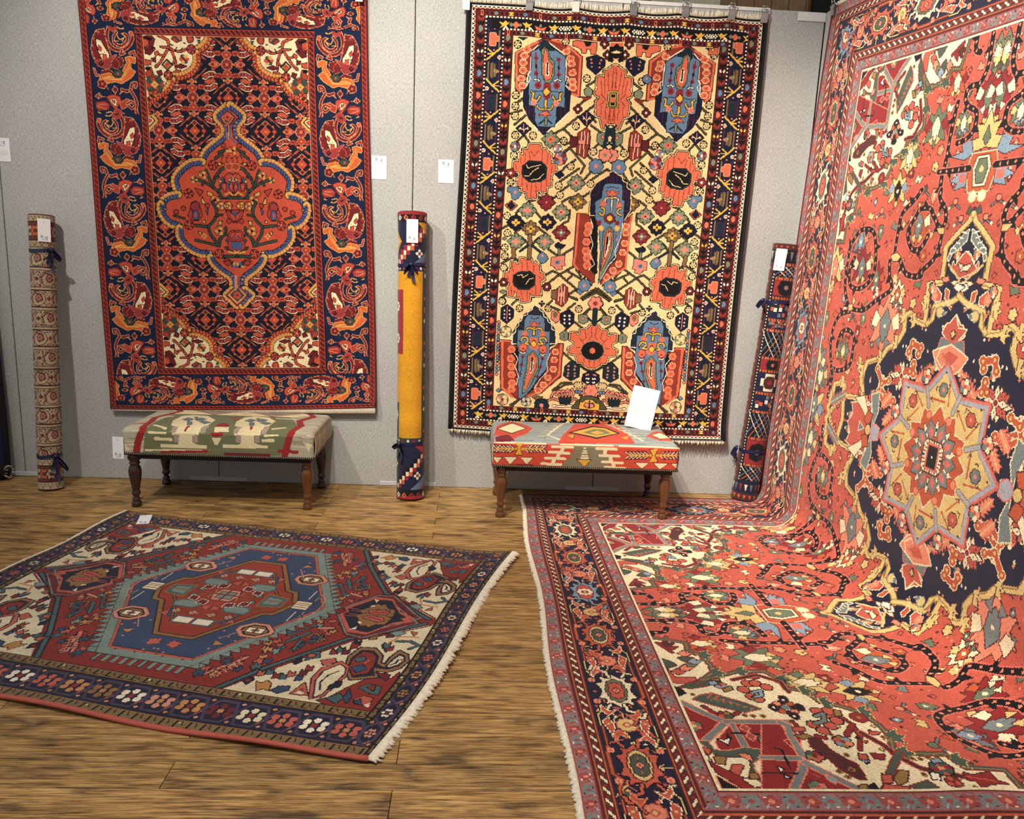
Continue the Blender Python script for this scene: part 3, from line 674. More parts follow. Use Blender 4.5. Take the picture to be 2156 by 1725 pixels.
        for p in ('1000,200 995,280','1025,190 1025,285','1050,210 1050,280','960,250 960,290','930,280 950,320','880,340 910,380','860,390 890,430','830,450 850,480','800,500 830,520','790,560 830,560','1100,270 1080,300','1150,350 1110,380','1160,400 1130,430','1200,470 1160,490','1210,530 1170,530','1220,580 1170,580'): c.L('I', p, 1.3)
        c.P('B','940,285 1080,285 1120,330 1120,460 1175,465 1165,720 1130,880 1040,980 960,1100 870,1190 830,1200 830,980 840,700 825,600 835,450 900,450 905,340','K')
        c.P('O','960,360 985,390 1010,350 1035,390 1070,370 1040,405 985,410','M'); c.L('K','970,310 1010,330 1060,310',1); c.L('Y','1010,420 1005,500',3,'K'); c.L('Y','~925,450 930,430 970,425 1010,440 1060,430 1085,440 1090,470',1.8,'K')
        c.F('905,490 1100,495',5,5,'O','P'); c.L('Y','~870,560 885,525 930,530 935,570 905,600 945,600',2,'K'); c.L('Y','~1140,580 1120,535 1070,540 1070,570 1100,600 1050,600',2,'K'); c.L('K','840,560 870,600',1.2); c.L('K','1150,570 1130,610',1.2)
        c.P('C' if 'C' in PAL2 else 'O','960,530 1040,530 1040,580 1060,640 1020,670 960,650 965,590'); c.G('Y','1000,600',4.6,5,'K'); c.D('O','885,640 1100,660',5.5,'M'); c.D('K','885,650 1095,670',1.2)
        c.L('W','850,690 890,710 910,690',1.2,'K'); c.L('W','1070,710 1095,730 1125,710',1.2,'K')
        c.P('G','990,680 935,730 915,900 890,1000 870,1140 900,1130 960,1050 1000,960 1045,880 1045,740','K'); c.P('O','990,695 950,740 940,880 905,990 890,1100 910,1090 960,980 985,940 1020,870 1025,750','K',.6); c.P('W','985,745 965,800 960,930 985,900 1000,800','D',.6); c.L('K','985,760 970,900',2)
        c.F('880,740 865,830 850,930 1095,760 1070,850 1035,960',3.2,4,'M','I'); c.L('K','880,740 850,960',.8); c.L('K','1100,750 1040,950',.8)
        for p in ('760,660','750,760','755,850','755,940','760,1030','750,1100'): c.P('O',[(float(p.split(',')[0])+a, float(p.split(',')[1])+b) for a, b in ((-34,0),(-20,-32),(20,-34),(42,0),(22,32),(-20,30))],'S',.8); c.D('R', p, 1)
        for p in ('1235,690','1220,780','1210,880','1150,970','1100,1050','1040,1110'): c.P('O',[(float(p.split(',')[0])+a, float(p.split(',')[1])+b) for a, b in ((-34,0),(-20,-30),(20,-28),(34,0),(18,28),(-20,26))],'E',.8); c.D('R', p, 1)
        c.L('W','790,700 830,760 800,850 830,950 810,1050',.8); c.L('W','1180,700 1140,800 1150,900 1060,990 1000,1090',.8)
    boteh_low()
    # ---- big coral flowers
    def bloom(z, pts, box, core, stripes, syms=LR):
        c.at(z, syms); c.P('K', pts, 'K', 3.2); c.P('E', pts, 'E', 2); c.P('K', pts, 'K', .9); c.P('O', pts)
        for p in stripes: c.L('R', p, 1.1)
        c.P('G', box, 'K', 1.4); c.P('K', box); c.O('Y' if core else 'E', box, 1)
    bloom(A,'1785,740 1745,735 1745,800 1720,815 1680,780 1640,790 1640,870 1600,850 1555,870 1555,1000 1530,1030 1545,1062 1585,1075 1580,1100 1545,1130 1545,1290 1605,1300 1610,1350 1650,1360 1700,1350 1725,1380 1770,1385 1780,1440 1795,1440 1850,1300 1850,800',[(1700,1025),(1785,1025),(1785,1195),(1700,1195)],True,
          ['1680,800 1680,1000','1640,880 1640,1040','1600,900 1610,1040','1730,830 1730,1000','1770,760 1765,1000','1600,1050 1650,1110 1590,1170','1600,1180 1600,1280','1650,1200 1650,1330','1700,1220 1700,1350','1750,1220 1750,1370'])
    c.at(A); x, y = A(pts_of('1700,1030'))[0]; x2, y2 = A(pts_of('1700,1195'))[0]; c.at(); c.P('K', [(x,y),(Wd-x,y),(Wd-x,y2),(x,y2)], 'G'); c.O('Y', [(x+1.5,y+1.5),(Wd-x-1.5,y+1.5),(Wd-x-1.5,y2-1.5),(x+1.5,y2-1.5)]); c.D('O', [(Wd/2,(y+y2)/2)], 4)
    bloom(C,'860,0 845,60 800,50 800,120 760,100 755,180 700,185 700,280 760,290 765,330 745,350 745,440 790,440 795,490 840,500 845,560 890,565 905,545 920,570 945,560 940,490 985,470 990,500 1040,490 1040,440 1090,430 1085,330 1100,290 1140,280 1135,205 1090,200 1085,110 1040,70 1030,50 990,60 970,0','850,180 980,180 1035,230 1035,340 980,385 860,385 795,330 795,230',False,
          ['820,90 815,180','860,80 870,170','770,140 775,200','870,60 910,120 960,60','1000,70 990,170','1050,100 1050,200','720,210 730,260','1100,230 1090,280','790,350 790,430','840,400 840,480','890,400 880,550','930,400 940,540','990,400 985,460','1040,350 1040,430'])
    c.at(C, LR); c.P('K','850,180 980,180 1035,230 1035,340 980,385 860,385 795,330 795,230'); c.O('T','850,180 980,180 1035,230 1035,340 980,385 860,385 795,330 795,230',2); c.L('E','830,210 850,250 900,230 980,215',.8); c.L('E','810,330 860,330 900,280 960,240',.8); c.L('E','880,370 960,360 1010,310',.8)
    bloom(C,'780,1200 775,1250 740,1270 735,1240 690,1245 690,1300 670,1310 670,1345 620,1350 620,1440 670,1450 670,1480 655,1500 660,1590 710,1600 720,1540 745,1560 745,1610 780,1600 785,1650 830,1655 880,1640 885,1560 905,1590 930,1590 990,1590 1000,1500 985,1440 1030,1420 1025,1365 985,1350 985,1290 940,1245 900,1250 890,1205 850,1220 820,1200','770,1345 880,1340 930,1380 925,1480 870,1520 760,1515 715,1470 715,1380',False,
          ['700,1270 710,1340','800,1240 800,1320','850,1240 860,1330','920,1270 920,1340','640,1380 660,1420','690,1500 690,1580','790,1540 810,1640','860,1540 850,1630','940,1480 945,1570','980,1390 1000,1420'])
    c.at(C, LR); c.O('T','770,1345 880,1340 930,1380 925,1480 870,1520 760,1515 715,1470 715,1380',2); c.L('E','750,1380 800,1370 810,1400 860,1370',.8); c.L('E','840,1470 880,1410 920,1410',.8)
    bloom(E_,'1660,400 1620,400 1600,440 1555,450 1510,450 1505,500 1465,510 1460,480 1400,485 1395,550 1440,580 1435,630 1380,650 1380,700 1460,720 1475,800 1560,810 1580,850 1660,870 1720,840 1720,440','1590,620 1690,620 1730,650 1730,710 1690,740 1590,740 1550,705 1550,650',False,
          ['1630,420 1630,520 1600,560','1560,470 1570,540 1530,570','1490,530 1540,600','1460,640 1500,640','1480,720 1540,700','1540,760 1550,800','1600,760 1600,830','1660,760 1650,850'])
    y = E_(pts_of('1640,680'))[0, 1]; c.at(); c.D('K', [(Wd/2,y)], 17, 'G', 14); c.D('O', [(Wd/2,y)], 4.5)
    # ---- hexagons, buds, pods, rosettes
    c.at(A, LR)
    c.P('N','1440,650 1550,615 1640,660 1640,740 1540,830 1445,750','K'); c.D('P','1490,665 1600,670 1495,705 1585,705 1495,748 1580,752',1.3)
    c.P('N','1440,1240 1530,1310 1440,1415 1345,1310','K'); c.L('P','1440,1260 1440,1390',1); c.L('W','1400,1300 1440,1350 1480,1300',1); c.D('Y','1405,1325 1475,1325',1.4)
    c.P('N','740,1370 825,1445 740,1520 660,1440','K'); c.L('P','740,1390 745,1480',.8); c.L('W','700,1430 740,1460 790,1430',.9); c.D('Y','700,1445 785,1445',1.3)
    c.P('R','1440,1425 1480,1470 1475,1660 1400,1725 1335,1700 1340,1490','K'); c.P('D','1260,1530 1340,1530 1340,1640 1260,1645','K'); c.P('P','1350,1565 1425,1565 1425,1610 1350,1610'); c.L('W','1385,1470 1380,1560',.8); c.L('W','1420,1470 1420,1560',.8); c.L('W','1455,1480 1450,1640',.8); c.L('W','1380,1610 1380,1700',.8); c.L('W','1415,1610 1412,1690',.8)
    c.P('G','1410,1010 1455,970 1505,1010 1500,1050 1455,1080 1420,1060','K'); snow('680,515 655,1070 650,1195 648,1305 650,1515 845,1520 1440,880 1320,1410 1185,1575 1520,1690 1210,470',6); c.F('1340,1220 1670,610',6,4,'D','W','K'); c.F('1640,490',6,4,'D','E','K')
    cross('1040,1560','G','O','N'); c.P('G','1560,1490 1600,1490 1610,1470 1640,1490 1670,1490 1675,1580 1640,1600 1600,1620 1560,1580','K'); c.D('P','1620,1530',2,'M'); c.L('T','1745,1440 1745,1660',5); c.L('T','1745,1540 1690,1480',3); c.L('T','1745,1640 1690,1590',3); c.L('T','1745,1480 1650,1400',3,)
    c.P('O','1290,470 1290,520 1340,540 1380,560 1390,600 1430,600 1440,550 1480,550 1490,600 1540,600 1555,480','K'); c.P('K','1410,470 1500,470 1480,520 1430,520'); c.P('T','670,435 800,435 740,475'); c.P('R','1380,1085 1490,1085 1420,1130','K')
    c.P('K','1760,480 1850,480 1850,600 1790,570 1740,560 1700,600 1690,580 1750,530'); c.P('K','1760,600 1850,590 1850,690 1800,700 1765,650'); c.D('P','1785,660',1.3); c.P('O','1775,480 1850,480 1850,520 1810,525')
    c.F('650,1640',6.5,8,['B','M','G'],'W','K'); c.F('1120,1665',6,6,['W','P','B'],'G','K')
    c.at(B_); c.P('O','1090,530 1190,530 1185,610 1080,600','K'); c.D('Y','1130,550',1.8,'D'); c.P('B','350,850 380,830 440,870 430,910 390,930 340,900','K'); c.D('P','385,870',1.8)
    c.at(C, LR)
    c.P('R','1400,0 1480,0 1470,110 1440,140 1350,90 1355,0','K'); c.L('W','1390,0 1385,90',.8); c.L('W','1430,0 1425,120',.8)
    c.F('1560,225',11,7,'B','P','K',pr=.36); cross('1355,400','G','P','K'); cross('1045,605','M','M','P'); cross('1375,600','U','Y','K'); cross('850,690','G','P','O'); cross('1200,710','G','P','N'); cross('730,820 1060,815','N','Y','N'); cross('885,885','U','Y','N'); cross('735,1020 1035,1020','G','P','P'); cross('1205,925','M','G','W'); c.P('P','1160,1180 1190,1170 1245,1170 1240,1230 1250,1270 1210,1280 1220,1310 1160,1320 1130,1280 1100,1270 1105,1190','K'); c.D('B','1170,1240',3.4); c.D('N','1165,1240',1.2)
    c.L('U','880,960 875,1190',5,'K'); c.L('U','712,1100 712,1180',5,'K'); c.L('T','860,1060 780,1120',4); c.L('T','900,1060 990,1130',4); c.P('B','1010,1130 1050,1160 1070,1200 1040,1240 1000,1250 960,1200 970,1160','K'); c.D('P','1010,1170',2); c.P('N','1180,1030 1200,1050 1250,1055 1220,1090 1190,1100 1140,1070 1150,1045','K'); c.L('G','1185,1100 1185,1160',2.4,'K')
    c.P('O','680,590 740,640 680,695 620,640','K'); c.G('N','680,640',5,5,'K'); c.P('B','640,450 750,450 755,500 790,510 750,560 720,580 690,570 680,510 640,490','K'); c.D('P','720,500',2.4); c.F('1185,145',9,8,['B','M','P'],'P','K'); snow('700,115 670,395 640,750 645,930 620,1085 620,1175 610,1295 1530,70 1295,225 1170,430 1185,530 1505,410 600,1650',6); c.F('670,300',6.5,5,'M','W','K'); c.G('N','1180,315',6,5,'K'); c.F('1060,1500 610,1450',6,6,'D','W','K')
    c.P('R','1230,1470 1280,1510 1280,1640 1220,1710 1150,1670 1160,1640 1110,1620 1110,1540 1160,1530','K'); c.P('P','1195,1560 1240,1550 1235,1600 1180,1600'); c.L('W','1190,1510 1180,1650',.8); c.L('W','1215,1490 1205,1690',.8); c.L('W','1245,1500 1240,1670',.8); c.P('U','1105,1545 1160,1535 1160,1620 1105,1615')
    c.P('B','1410,1510 1450,1550 1410,1585 1370,1545','K'); c.P('G','600,1530 635,1545 605,1570 570,1550','K'); c.F('1580,1680',11,6,'P','R','K',pr=.36); c.F('1725,110',9,7,'P','G','K'); c.F('1725,1500',9,7,'B','P','K'); c.P('G','615,975 635,990 615,1005 595,990','K')
    c.at(E_, LR)
    c.P('N','720,170 785,220 780,310 715,375 650,325 655,210','K'); c.L('P','720,190 715,350',.9); c.D('W','690,235 690,275 690,315 745,235 745,275 745,315',1.2); c.L('K','710,370 705,420',1.4); c.F('705,465',8,8,['G','E'],'E','K'); c.F('655,1210',8.5,8,['G','E','P'],'R','K'); c.F('910,1230',7,8,['B','E'],'T','K'); c.F('1075,1275',11,7,'T','P','K')
    c.P('N','1385,225 1440,280 1435,370 1365,435 1295,370 1300,270','K'); c.D('W','1335,295 1390,295 1335,335 1390,335 1335,375 1390,378',1.6); c.P('P','1245,230 1285,270 1280,340 1240,370 1190,325 1195,255','K'); c.D('U','1235,280',3.4,None,5)
    c.P('G','1340,455 1375,490 1370,550 1340,565 1290,550 1285,490','K'); c.L('K','1330,490 1330,540',1); c.P('G','1490,290 1540,280 1585,290 1590,360 1540,385 1490,365','K'); c.D('P','1535,325',1.8,'R'); c.L('T','1660,230 1655,390',5.4); c.L('T','1655,380 1590,320',3.4)
    c.P('T','1420,780 1490,850 1490,960 1400,1005 1320,950 1335,850','K'); c.D('P','1375,845 1445,850 1370,885 1440,885 1370,925 1440,925 1365,955 1440,955',1.5); c.P('N','1620,900 1700,960 1690,1020 1610,1070 1520,1010 1530,940','K'); c.D('W','1570,985 1640,990 1575,1025 1640,1030',1.3); c.D('P','1570,945 1650,945',1.3)
    c.F('1595,1120',10,6,'P','O','K'); snow('665,130 1465,1055 1730,1070 850,210 1160,210 1490,220',6); c.D('B','1465,1125 1720,1140',2.6,'K'); c.D('D','1495,1165 1690,1175',2.2); c.F('1090,160',5,4,'N','N')
    c.P('T','1260,1180 1340,1170 1400,1200 1380,1260 1280,1260','K'); 
    for k in range(5): c.L('P', [(1180+k*55,1180-k*18),(1210+k*50,1130-k*8),(1260+k*42,1120+k*5),(1270+k*35,1180)], 2.4, 'K')
    c.L('P','1150,1220 1200,1200 1260,1220',2.4,'K'); c.L('P','1400,1240 1440,1200 1480,1240',2,'K'); c.L('W','1200,1280 1300,1290 1400,1280',2.4,'K'); c.L('P','1230,1275 1240,1300',2); c.L('P','1330,1275 1330,1300',2)
    c.P('F','1400,1310 1450,1240 1530,1190 1610,1175 1700,1200 1700,1320','K'); c.P('Y','1480,1310 1490,1260 1530,1250 1560,1220 1640,1220 1660,1250 1700,1255 1700,1325 1490,1325','K'); c.P('P','1540,1290 1560,1260 1640,1260 1650,1290 1600,1310','K'); c.L('K','1600,1230 1600,1310',1.2)
    c.P('U','980,1185 1030,1170 1090,1185 1020,1210','K'); c.P('B','590,1110 615,1090 640,1110 615,1130','K')
    for k in range(16): c.D('B' if k % 3 else 'P', [(630-k*2, 360+k*38)], 2, 'K')
    # ---- the middle boteh
    c.at(C)
    c.P('R','1370,720 1480,730 1550,800 1560,1450 1540,1460 1330,1270','K'); c.L('O','1385,735 1345,1265 1380,1310',3); c.L('Y','1370,712 1470,718 1500,740',1.6); c.P('K','1520,730 1500,790 1530,880 1500,960 1500,1060 1540,1180 1500,1300 1560,1370 1590,1360 1590,740')
    for p in ('1490,855','1480,925','1470,1025','1465,1120','1475,1195','1480,1275'): c.P('O',[(float(p.split(',')[0])+a, float(p.split(',')[1])+b) for a, b in ((-36,0),(-20,-32),(25,-34),(44,0),(22,30),(-20,30))],'S',.8); c.D('R', p, 1)
    c.L('W','1510,780 1540,860 1510,950 1540,1050 1510,1150 1560,1260 1500,1320',.9)
    c.at(D_)
    c.P('R','130,800 290,770 330,730 310,760 270,1280 0,1470','K'); c.L('O','320,750 265,1300 30,1450',3); c.P('K','240,830 215,980 150,1130 170,1210 90,1290 30,1400 0,1430 0,900 120,880')
    for p in ('262,860','260,930','250,1040','230,1140','190,1260','130,1330','60,1400'): c.P('O',[(float(p.split(',')[0])+a, float(p.split(',')[1])+b) for a, b in ((-30,0),(-18,-28),(20,-30),(36,0),(18,28),(-18,26))],'E',.8); c.D('R', p, 1)
    c.at(D_); c.P('N','120,280 40,350 -60,410 -120,520 -130,740 230,790 250,800 310,700 310,470 240,370 200,330','K'); c.O('E','120,275 80,290 75,320 30,345 -10,370 -60,400 -120,500 -125,740 250,790 310,690 312,475 270,455 265,400 225,380 215,340 170,310',1.2)
    for p in ('60,350 55,410','90,310 90,400','120,300 120,400','160,310 160,400','-20,390 -40,520','240,420 230,560','270,460 250,600','290,480 280,640','-60,430 -100,480','-60,520 -110,540','260,640 300,600','250,700 300,680','-50,600 -110,640'): c.L('I', p, 1.3)
    c.P('B','40,410 200,410 220,440 215,570 240,590 235,780 210,960 180,1120 110,1220 60,1330 0,1440 -20,1460 0,1150 -20,860 -60,770 -65,600 0,560 20,440','K')
    c.P('O','50,480 90,510 110,470 140,510 185,490 150,530 80,540','M'); c.L('K','50,450 110,440 180,460',1); c.L('W','112,540 108,690',1.6,'K'); c.L('E','~45,600 40,570 80,555 112,560 150,555 180,575 170,605',1.6,'K'); c.F('20,620 185,640',5,5,'O','P'); c.L('Y','~-20,720 20,740 30,680 0,660',2,'K'); c.L('Y','~210,740 170,720 180,680 205,670',2,'K'); c.P('M','30,760 95,720 140,760 145,800 90,830 40,800','K'); c.D('Y','90,775',4,'K'); c.F('-20,820 170,825',4,5,'M','I'); c.F('0,880 170,880',4,8,'Y','E')
    c.P('G','90,860 30,920 20,1100 0,1300 -20,1430 40,1330 100,1200 135,1080 130,920','K'); c.P('O','90,880 50,940 35,1150 0,1330 40,1260 90,1140 110,1050 112,930','K',.7); c.P('W','90,910 70,940 55,1130 45,1200 75,1130 92,1040','K',.6); c.L('K','82,930 62,1110',1.4); c.D('P','165,940 165,1000',1.6); c.L('I','160,920 160,1080',1)
    c.L('W','230,830 210,980 150,1120 160,1190 80,1280 0,1420',.9)
    # ---- borders
    def band(n):        # chevron guard on maroon, one period of small hexagons and arrow heads
        g_ = Weave(12, n, PAL2, 'D'); seq = 'krkhGkrkhWkrkhBkrkhOkrkhYk'; y = 4; i = 0
        while y < n:
            ch = seq[i % len(seq)]; i += 1
            g_.at()
            if ch in 'kr':
                q = 'K' if ch == 'k' else 'R'; g_.P(q, [(1,y-3.5),(6,y),(11,y-3.5),(11,y+.5),(6,y+4),(1,y+.5)])
                y += 6.5
            elif ch == 'h': y += .5
            else:
                g_.P('B' if ch == 'B' else ch, [(3,y-2),(6,y-5),(9,y-2),(9,y+2),(6,y+5),(3,y+2)], 'K', .7) if ch in 'BGO' else (g_.P(ch, [(1.5,y-3),(4.5,y-1),(5.5,y+3),(2.5,y+1)], 'K', .6), g_.P(ch, [(10.5,y-3),(7.5,y-1),(6.5,y+3),(9.5,y+1)], 'K', .6))
                y += 9
            g_.a[:, 5:7][g_.a[:, 5:7] == g_.ix['D']] = g_.ix['K']
        return g_.a
    def hband(n, w=7):  # cross borders: small blocks
        g_ = Weave(n, w, PAL2, 'D'); x = 6; i = 0
        for k in range(n//10+1):
            ch = 'OKGKWKBK'[k % 8]; x = 6+k*10; m = w/2
            if ch == 'O': g_.P('O', [(x-2,0),(x+2,0),(x+2,w),(x-2,w)], 'K'); g_.P('D', [(x-.8,1.5),(x+.8,1.5),(x+.8,w-1.5),(x-.8,w-1.5)])
            elif ch == 'W': g_.F([(x,m)], w*.5, 4, 'Y', 'W', None, .78)
            elif ch == 'K': g_.P('K', [(x-4,m-2),(x,m),(x-4,m+2)]); g_.P('R', [(x,m-2),(x+4,m),(x,m+2)]); g_.D('K', [(x+3,m)], 1.6)
            else: g_.P(ch, [(x-4,m-1),(x,m-3),(x+3,m),(x-1,m+3)], 'K', .6)
        return g_.a
    def zig(w, n):
        g_ = Weave(w, n, PAL2, 'K')
        for y in range(0, n, 6): g_.P('R', [(w,y),(1.5,y+3),(w,y+6)]); g_.at().L('W', [(w-1,y),(1.5,y+3),(w-1,y+6)], .8)
        g_.a[:, 0] = g_.ix['W']; return g_.a
    c.at()
    c.rect('K',0,0,Wd,fy0); c.rect('K',0,fy1,Wd,Hd); c.rect('K',0,0,fx0,Hd); c.rect('K',fx1,0,Wd,Hd)
    z = zig(6, Hd-6); c.paste(z, 6, 3); c.paste(z[:, ::-1], Wd-12, 3)
    z = zig(5, Wd-12).T; c.paste(z, 6, 3); c.paste(z[::-1], 6, Hd-8)
    # navy main border with yellow branches
    nv = Weave(20, fy1-fy0+50, PAL2, 'N'); nv.at()
    for k in range(14):
        y = 10+k*41.5; s = 1 if k % 2 else -1; X = lambda v: 10+s*v
        nv.L('U', [(X(-7),y+4),(X(-7),y+30)], .8); nv.L('I', [(X(8),y+2),(X(8),y+28)], .8)
        kind = k % 4
        if kind in (0,): nv.P('O', [(X(-6),y+12),(X(-2),y+12),(X(-2),y+8),(X(6),y+8),(X(6),y+24),(X(-2),y+24),(X(-2),y+18),(X(-6),y+18)], 'S', .5); nv.D('P', [(10,y+2),(10,y+30)], 1.2)
        elif kind in (1,3): nv.P('U', [(X(-4),y+6),(X(0),y+4),(X(1),y+8),(X(3),y+5),(X(4),y+24),(X(1),y+22),(X(-1),y+26),(X(-4),y+22)]); nv.P('G', [(X(3),y+12),(X(6),y+14),(X(6),y+18),(X(3),y+20)]); nv.D('O', [(X(7),y+16)], 1.6); nv.D('Y', [(X(1),y+15)], 1.3); nv.L('F',[(X(0),y+6),(X(0),y+24)],.8)
        else: nv.P('T', [(X(-4),y+7),(X(5),y+7),(X(5),y+24),(X(-4),y+24)], 'I', .6); nv.D('P', [(10,y+1),(9,y+29)], 1.5)
        yb = y+33
        nv.L('Y', [(X(-10),yb-7),(X(0),yb+2),(X(10),yb+10)], 2.2); nv.L('Y', [(X(1),yb+1),(X(8),yb-4)], 1.8); nv.L('Y', [(X(2),yb+2),(X(9),yb+2)], 1.3); nv.D('P', [(X(-8),yb+6)], 1.9, 'W')
    hv = Weave(Wd-50, 12, PAL2, 'K'); hv.at()
    for k in range(12):
        x = 16+k*34; 
        hv.P('Y', [(x-10,2),(x-5,4),(x-3,1),(x,4),(x+6,3),(x+2,7),(x+5,11),(x-1,8),(x-4,11),(x-4,7)] if k % 2 else [(x+10,2),(x+5,4),(x+3,1),(x,4),(x-6,3),(x-2,7),(x-5,11),(x+1,8),(x+4,11),(x+4,7)])
        kk = k % 3; xx = x+17
        if kk == 0: hv.D('O', [(xx-2,6),(xx+2,6),(xx,4),(xx,8)], 2.4); hv.P('G', [(xx-9,6),(xx-6,3),(xx-4,6),(xx-6,9)]); hv.P('G', [(xx+9,6),(xx+6,3),(xx+4,6),(xx+6,9)])
        elif kk == 1: hv.P('O', [(xx-8,5),(xx,8),(xx+8,5),(xx+5,10),(xx-5,10)], 'M', .6); hv.P('G', [(xx-2,5),(xx,1),(xx+2,5),(xx,7)])
        else:
            for a_ in (-6,6): hv.F([(xx+a_,6)], 2.8, 4, 'W', 'K')
            hv.L('W', [(xx-3,9),(xx-2,3),(xx,5),(xx,9)], .8); hv.L('W', [(xx,5),(xx+2,3),(xx+3,9)], .8)
        hv.D('P', [(x+3,11)], 1.6, 'W')
    c.paste(nv.a, 28, fy0-20); c.paste(nv.a[:, ::-1], Wd-48, fy0-28)
    c.rect('N', 28, 19, Wd-28, 32); c.rect('N', 28, Hd-32, Wd-28, Hd-19)
    c.paste(hv.a, 34, 20); c.paste(hv.a[:, ::-1], 34, Hd-31)
    b = band(Hd); c.paste(b[:Hd-18], 13, 9); c.paste(b[:Hd-18], Wd-25, 9); b2 = band(Hd)[14:]
    c.paste(b2[:fy1-fy0+14], 51, fy0-7); c.paste(b2[:fy1-fy0+14], Wd-63, fy0-7)
    hb = hband(Wd-30); c.paste(hb, 14, 9); c.paste(hb, 14, Hd-16); hb = hband(fx1-fx0+26)
    c.paste(hb, fx0-13, 33); c.paste(hb, fx0-13, Hd-40)
    W_ = c.ix['W']; K_ = c.ix['K']
    for x in (25, 26, 49, 50): 
        for xx in (x, Wd-1-x):
            lo = 17 if x < 40 else 32
            c.a[lo:Hd-lo, xx] = np.where(np.arange(Hd-2*lo) % 5 < 2, W_, K_)
    for y in (16, 17, 31, 32):
        for yy in (y, Hd-1-y):
            lo = 25 if y < 25 else 49
            c.a[yy, lo:Wd-lo] = np.where(np.arange(Wd-2*lo) % 5 < 3, W_, K_)
    return c
# ---------------------------------------------------------------- small floor rug with a hexagonal medallion
PAL3 = dict(R=(132,44,38), E=(214,202,168), N=(26,28,50), B=(52,70,100), G=(120,138,130), C=(180,90,76), U=(140,100,60), H=(146,56,40), V=(68,58,78),
            Q=(116,98,64), K=(26,21,22), T=(68,94,100), O=(186,128,74), M=(100,34,40), W=(226,216,192), P=(200,138,114), S=(88,72,48))

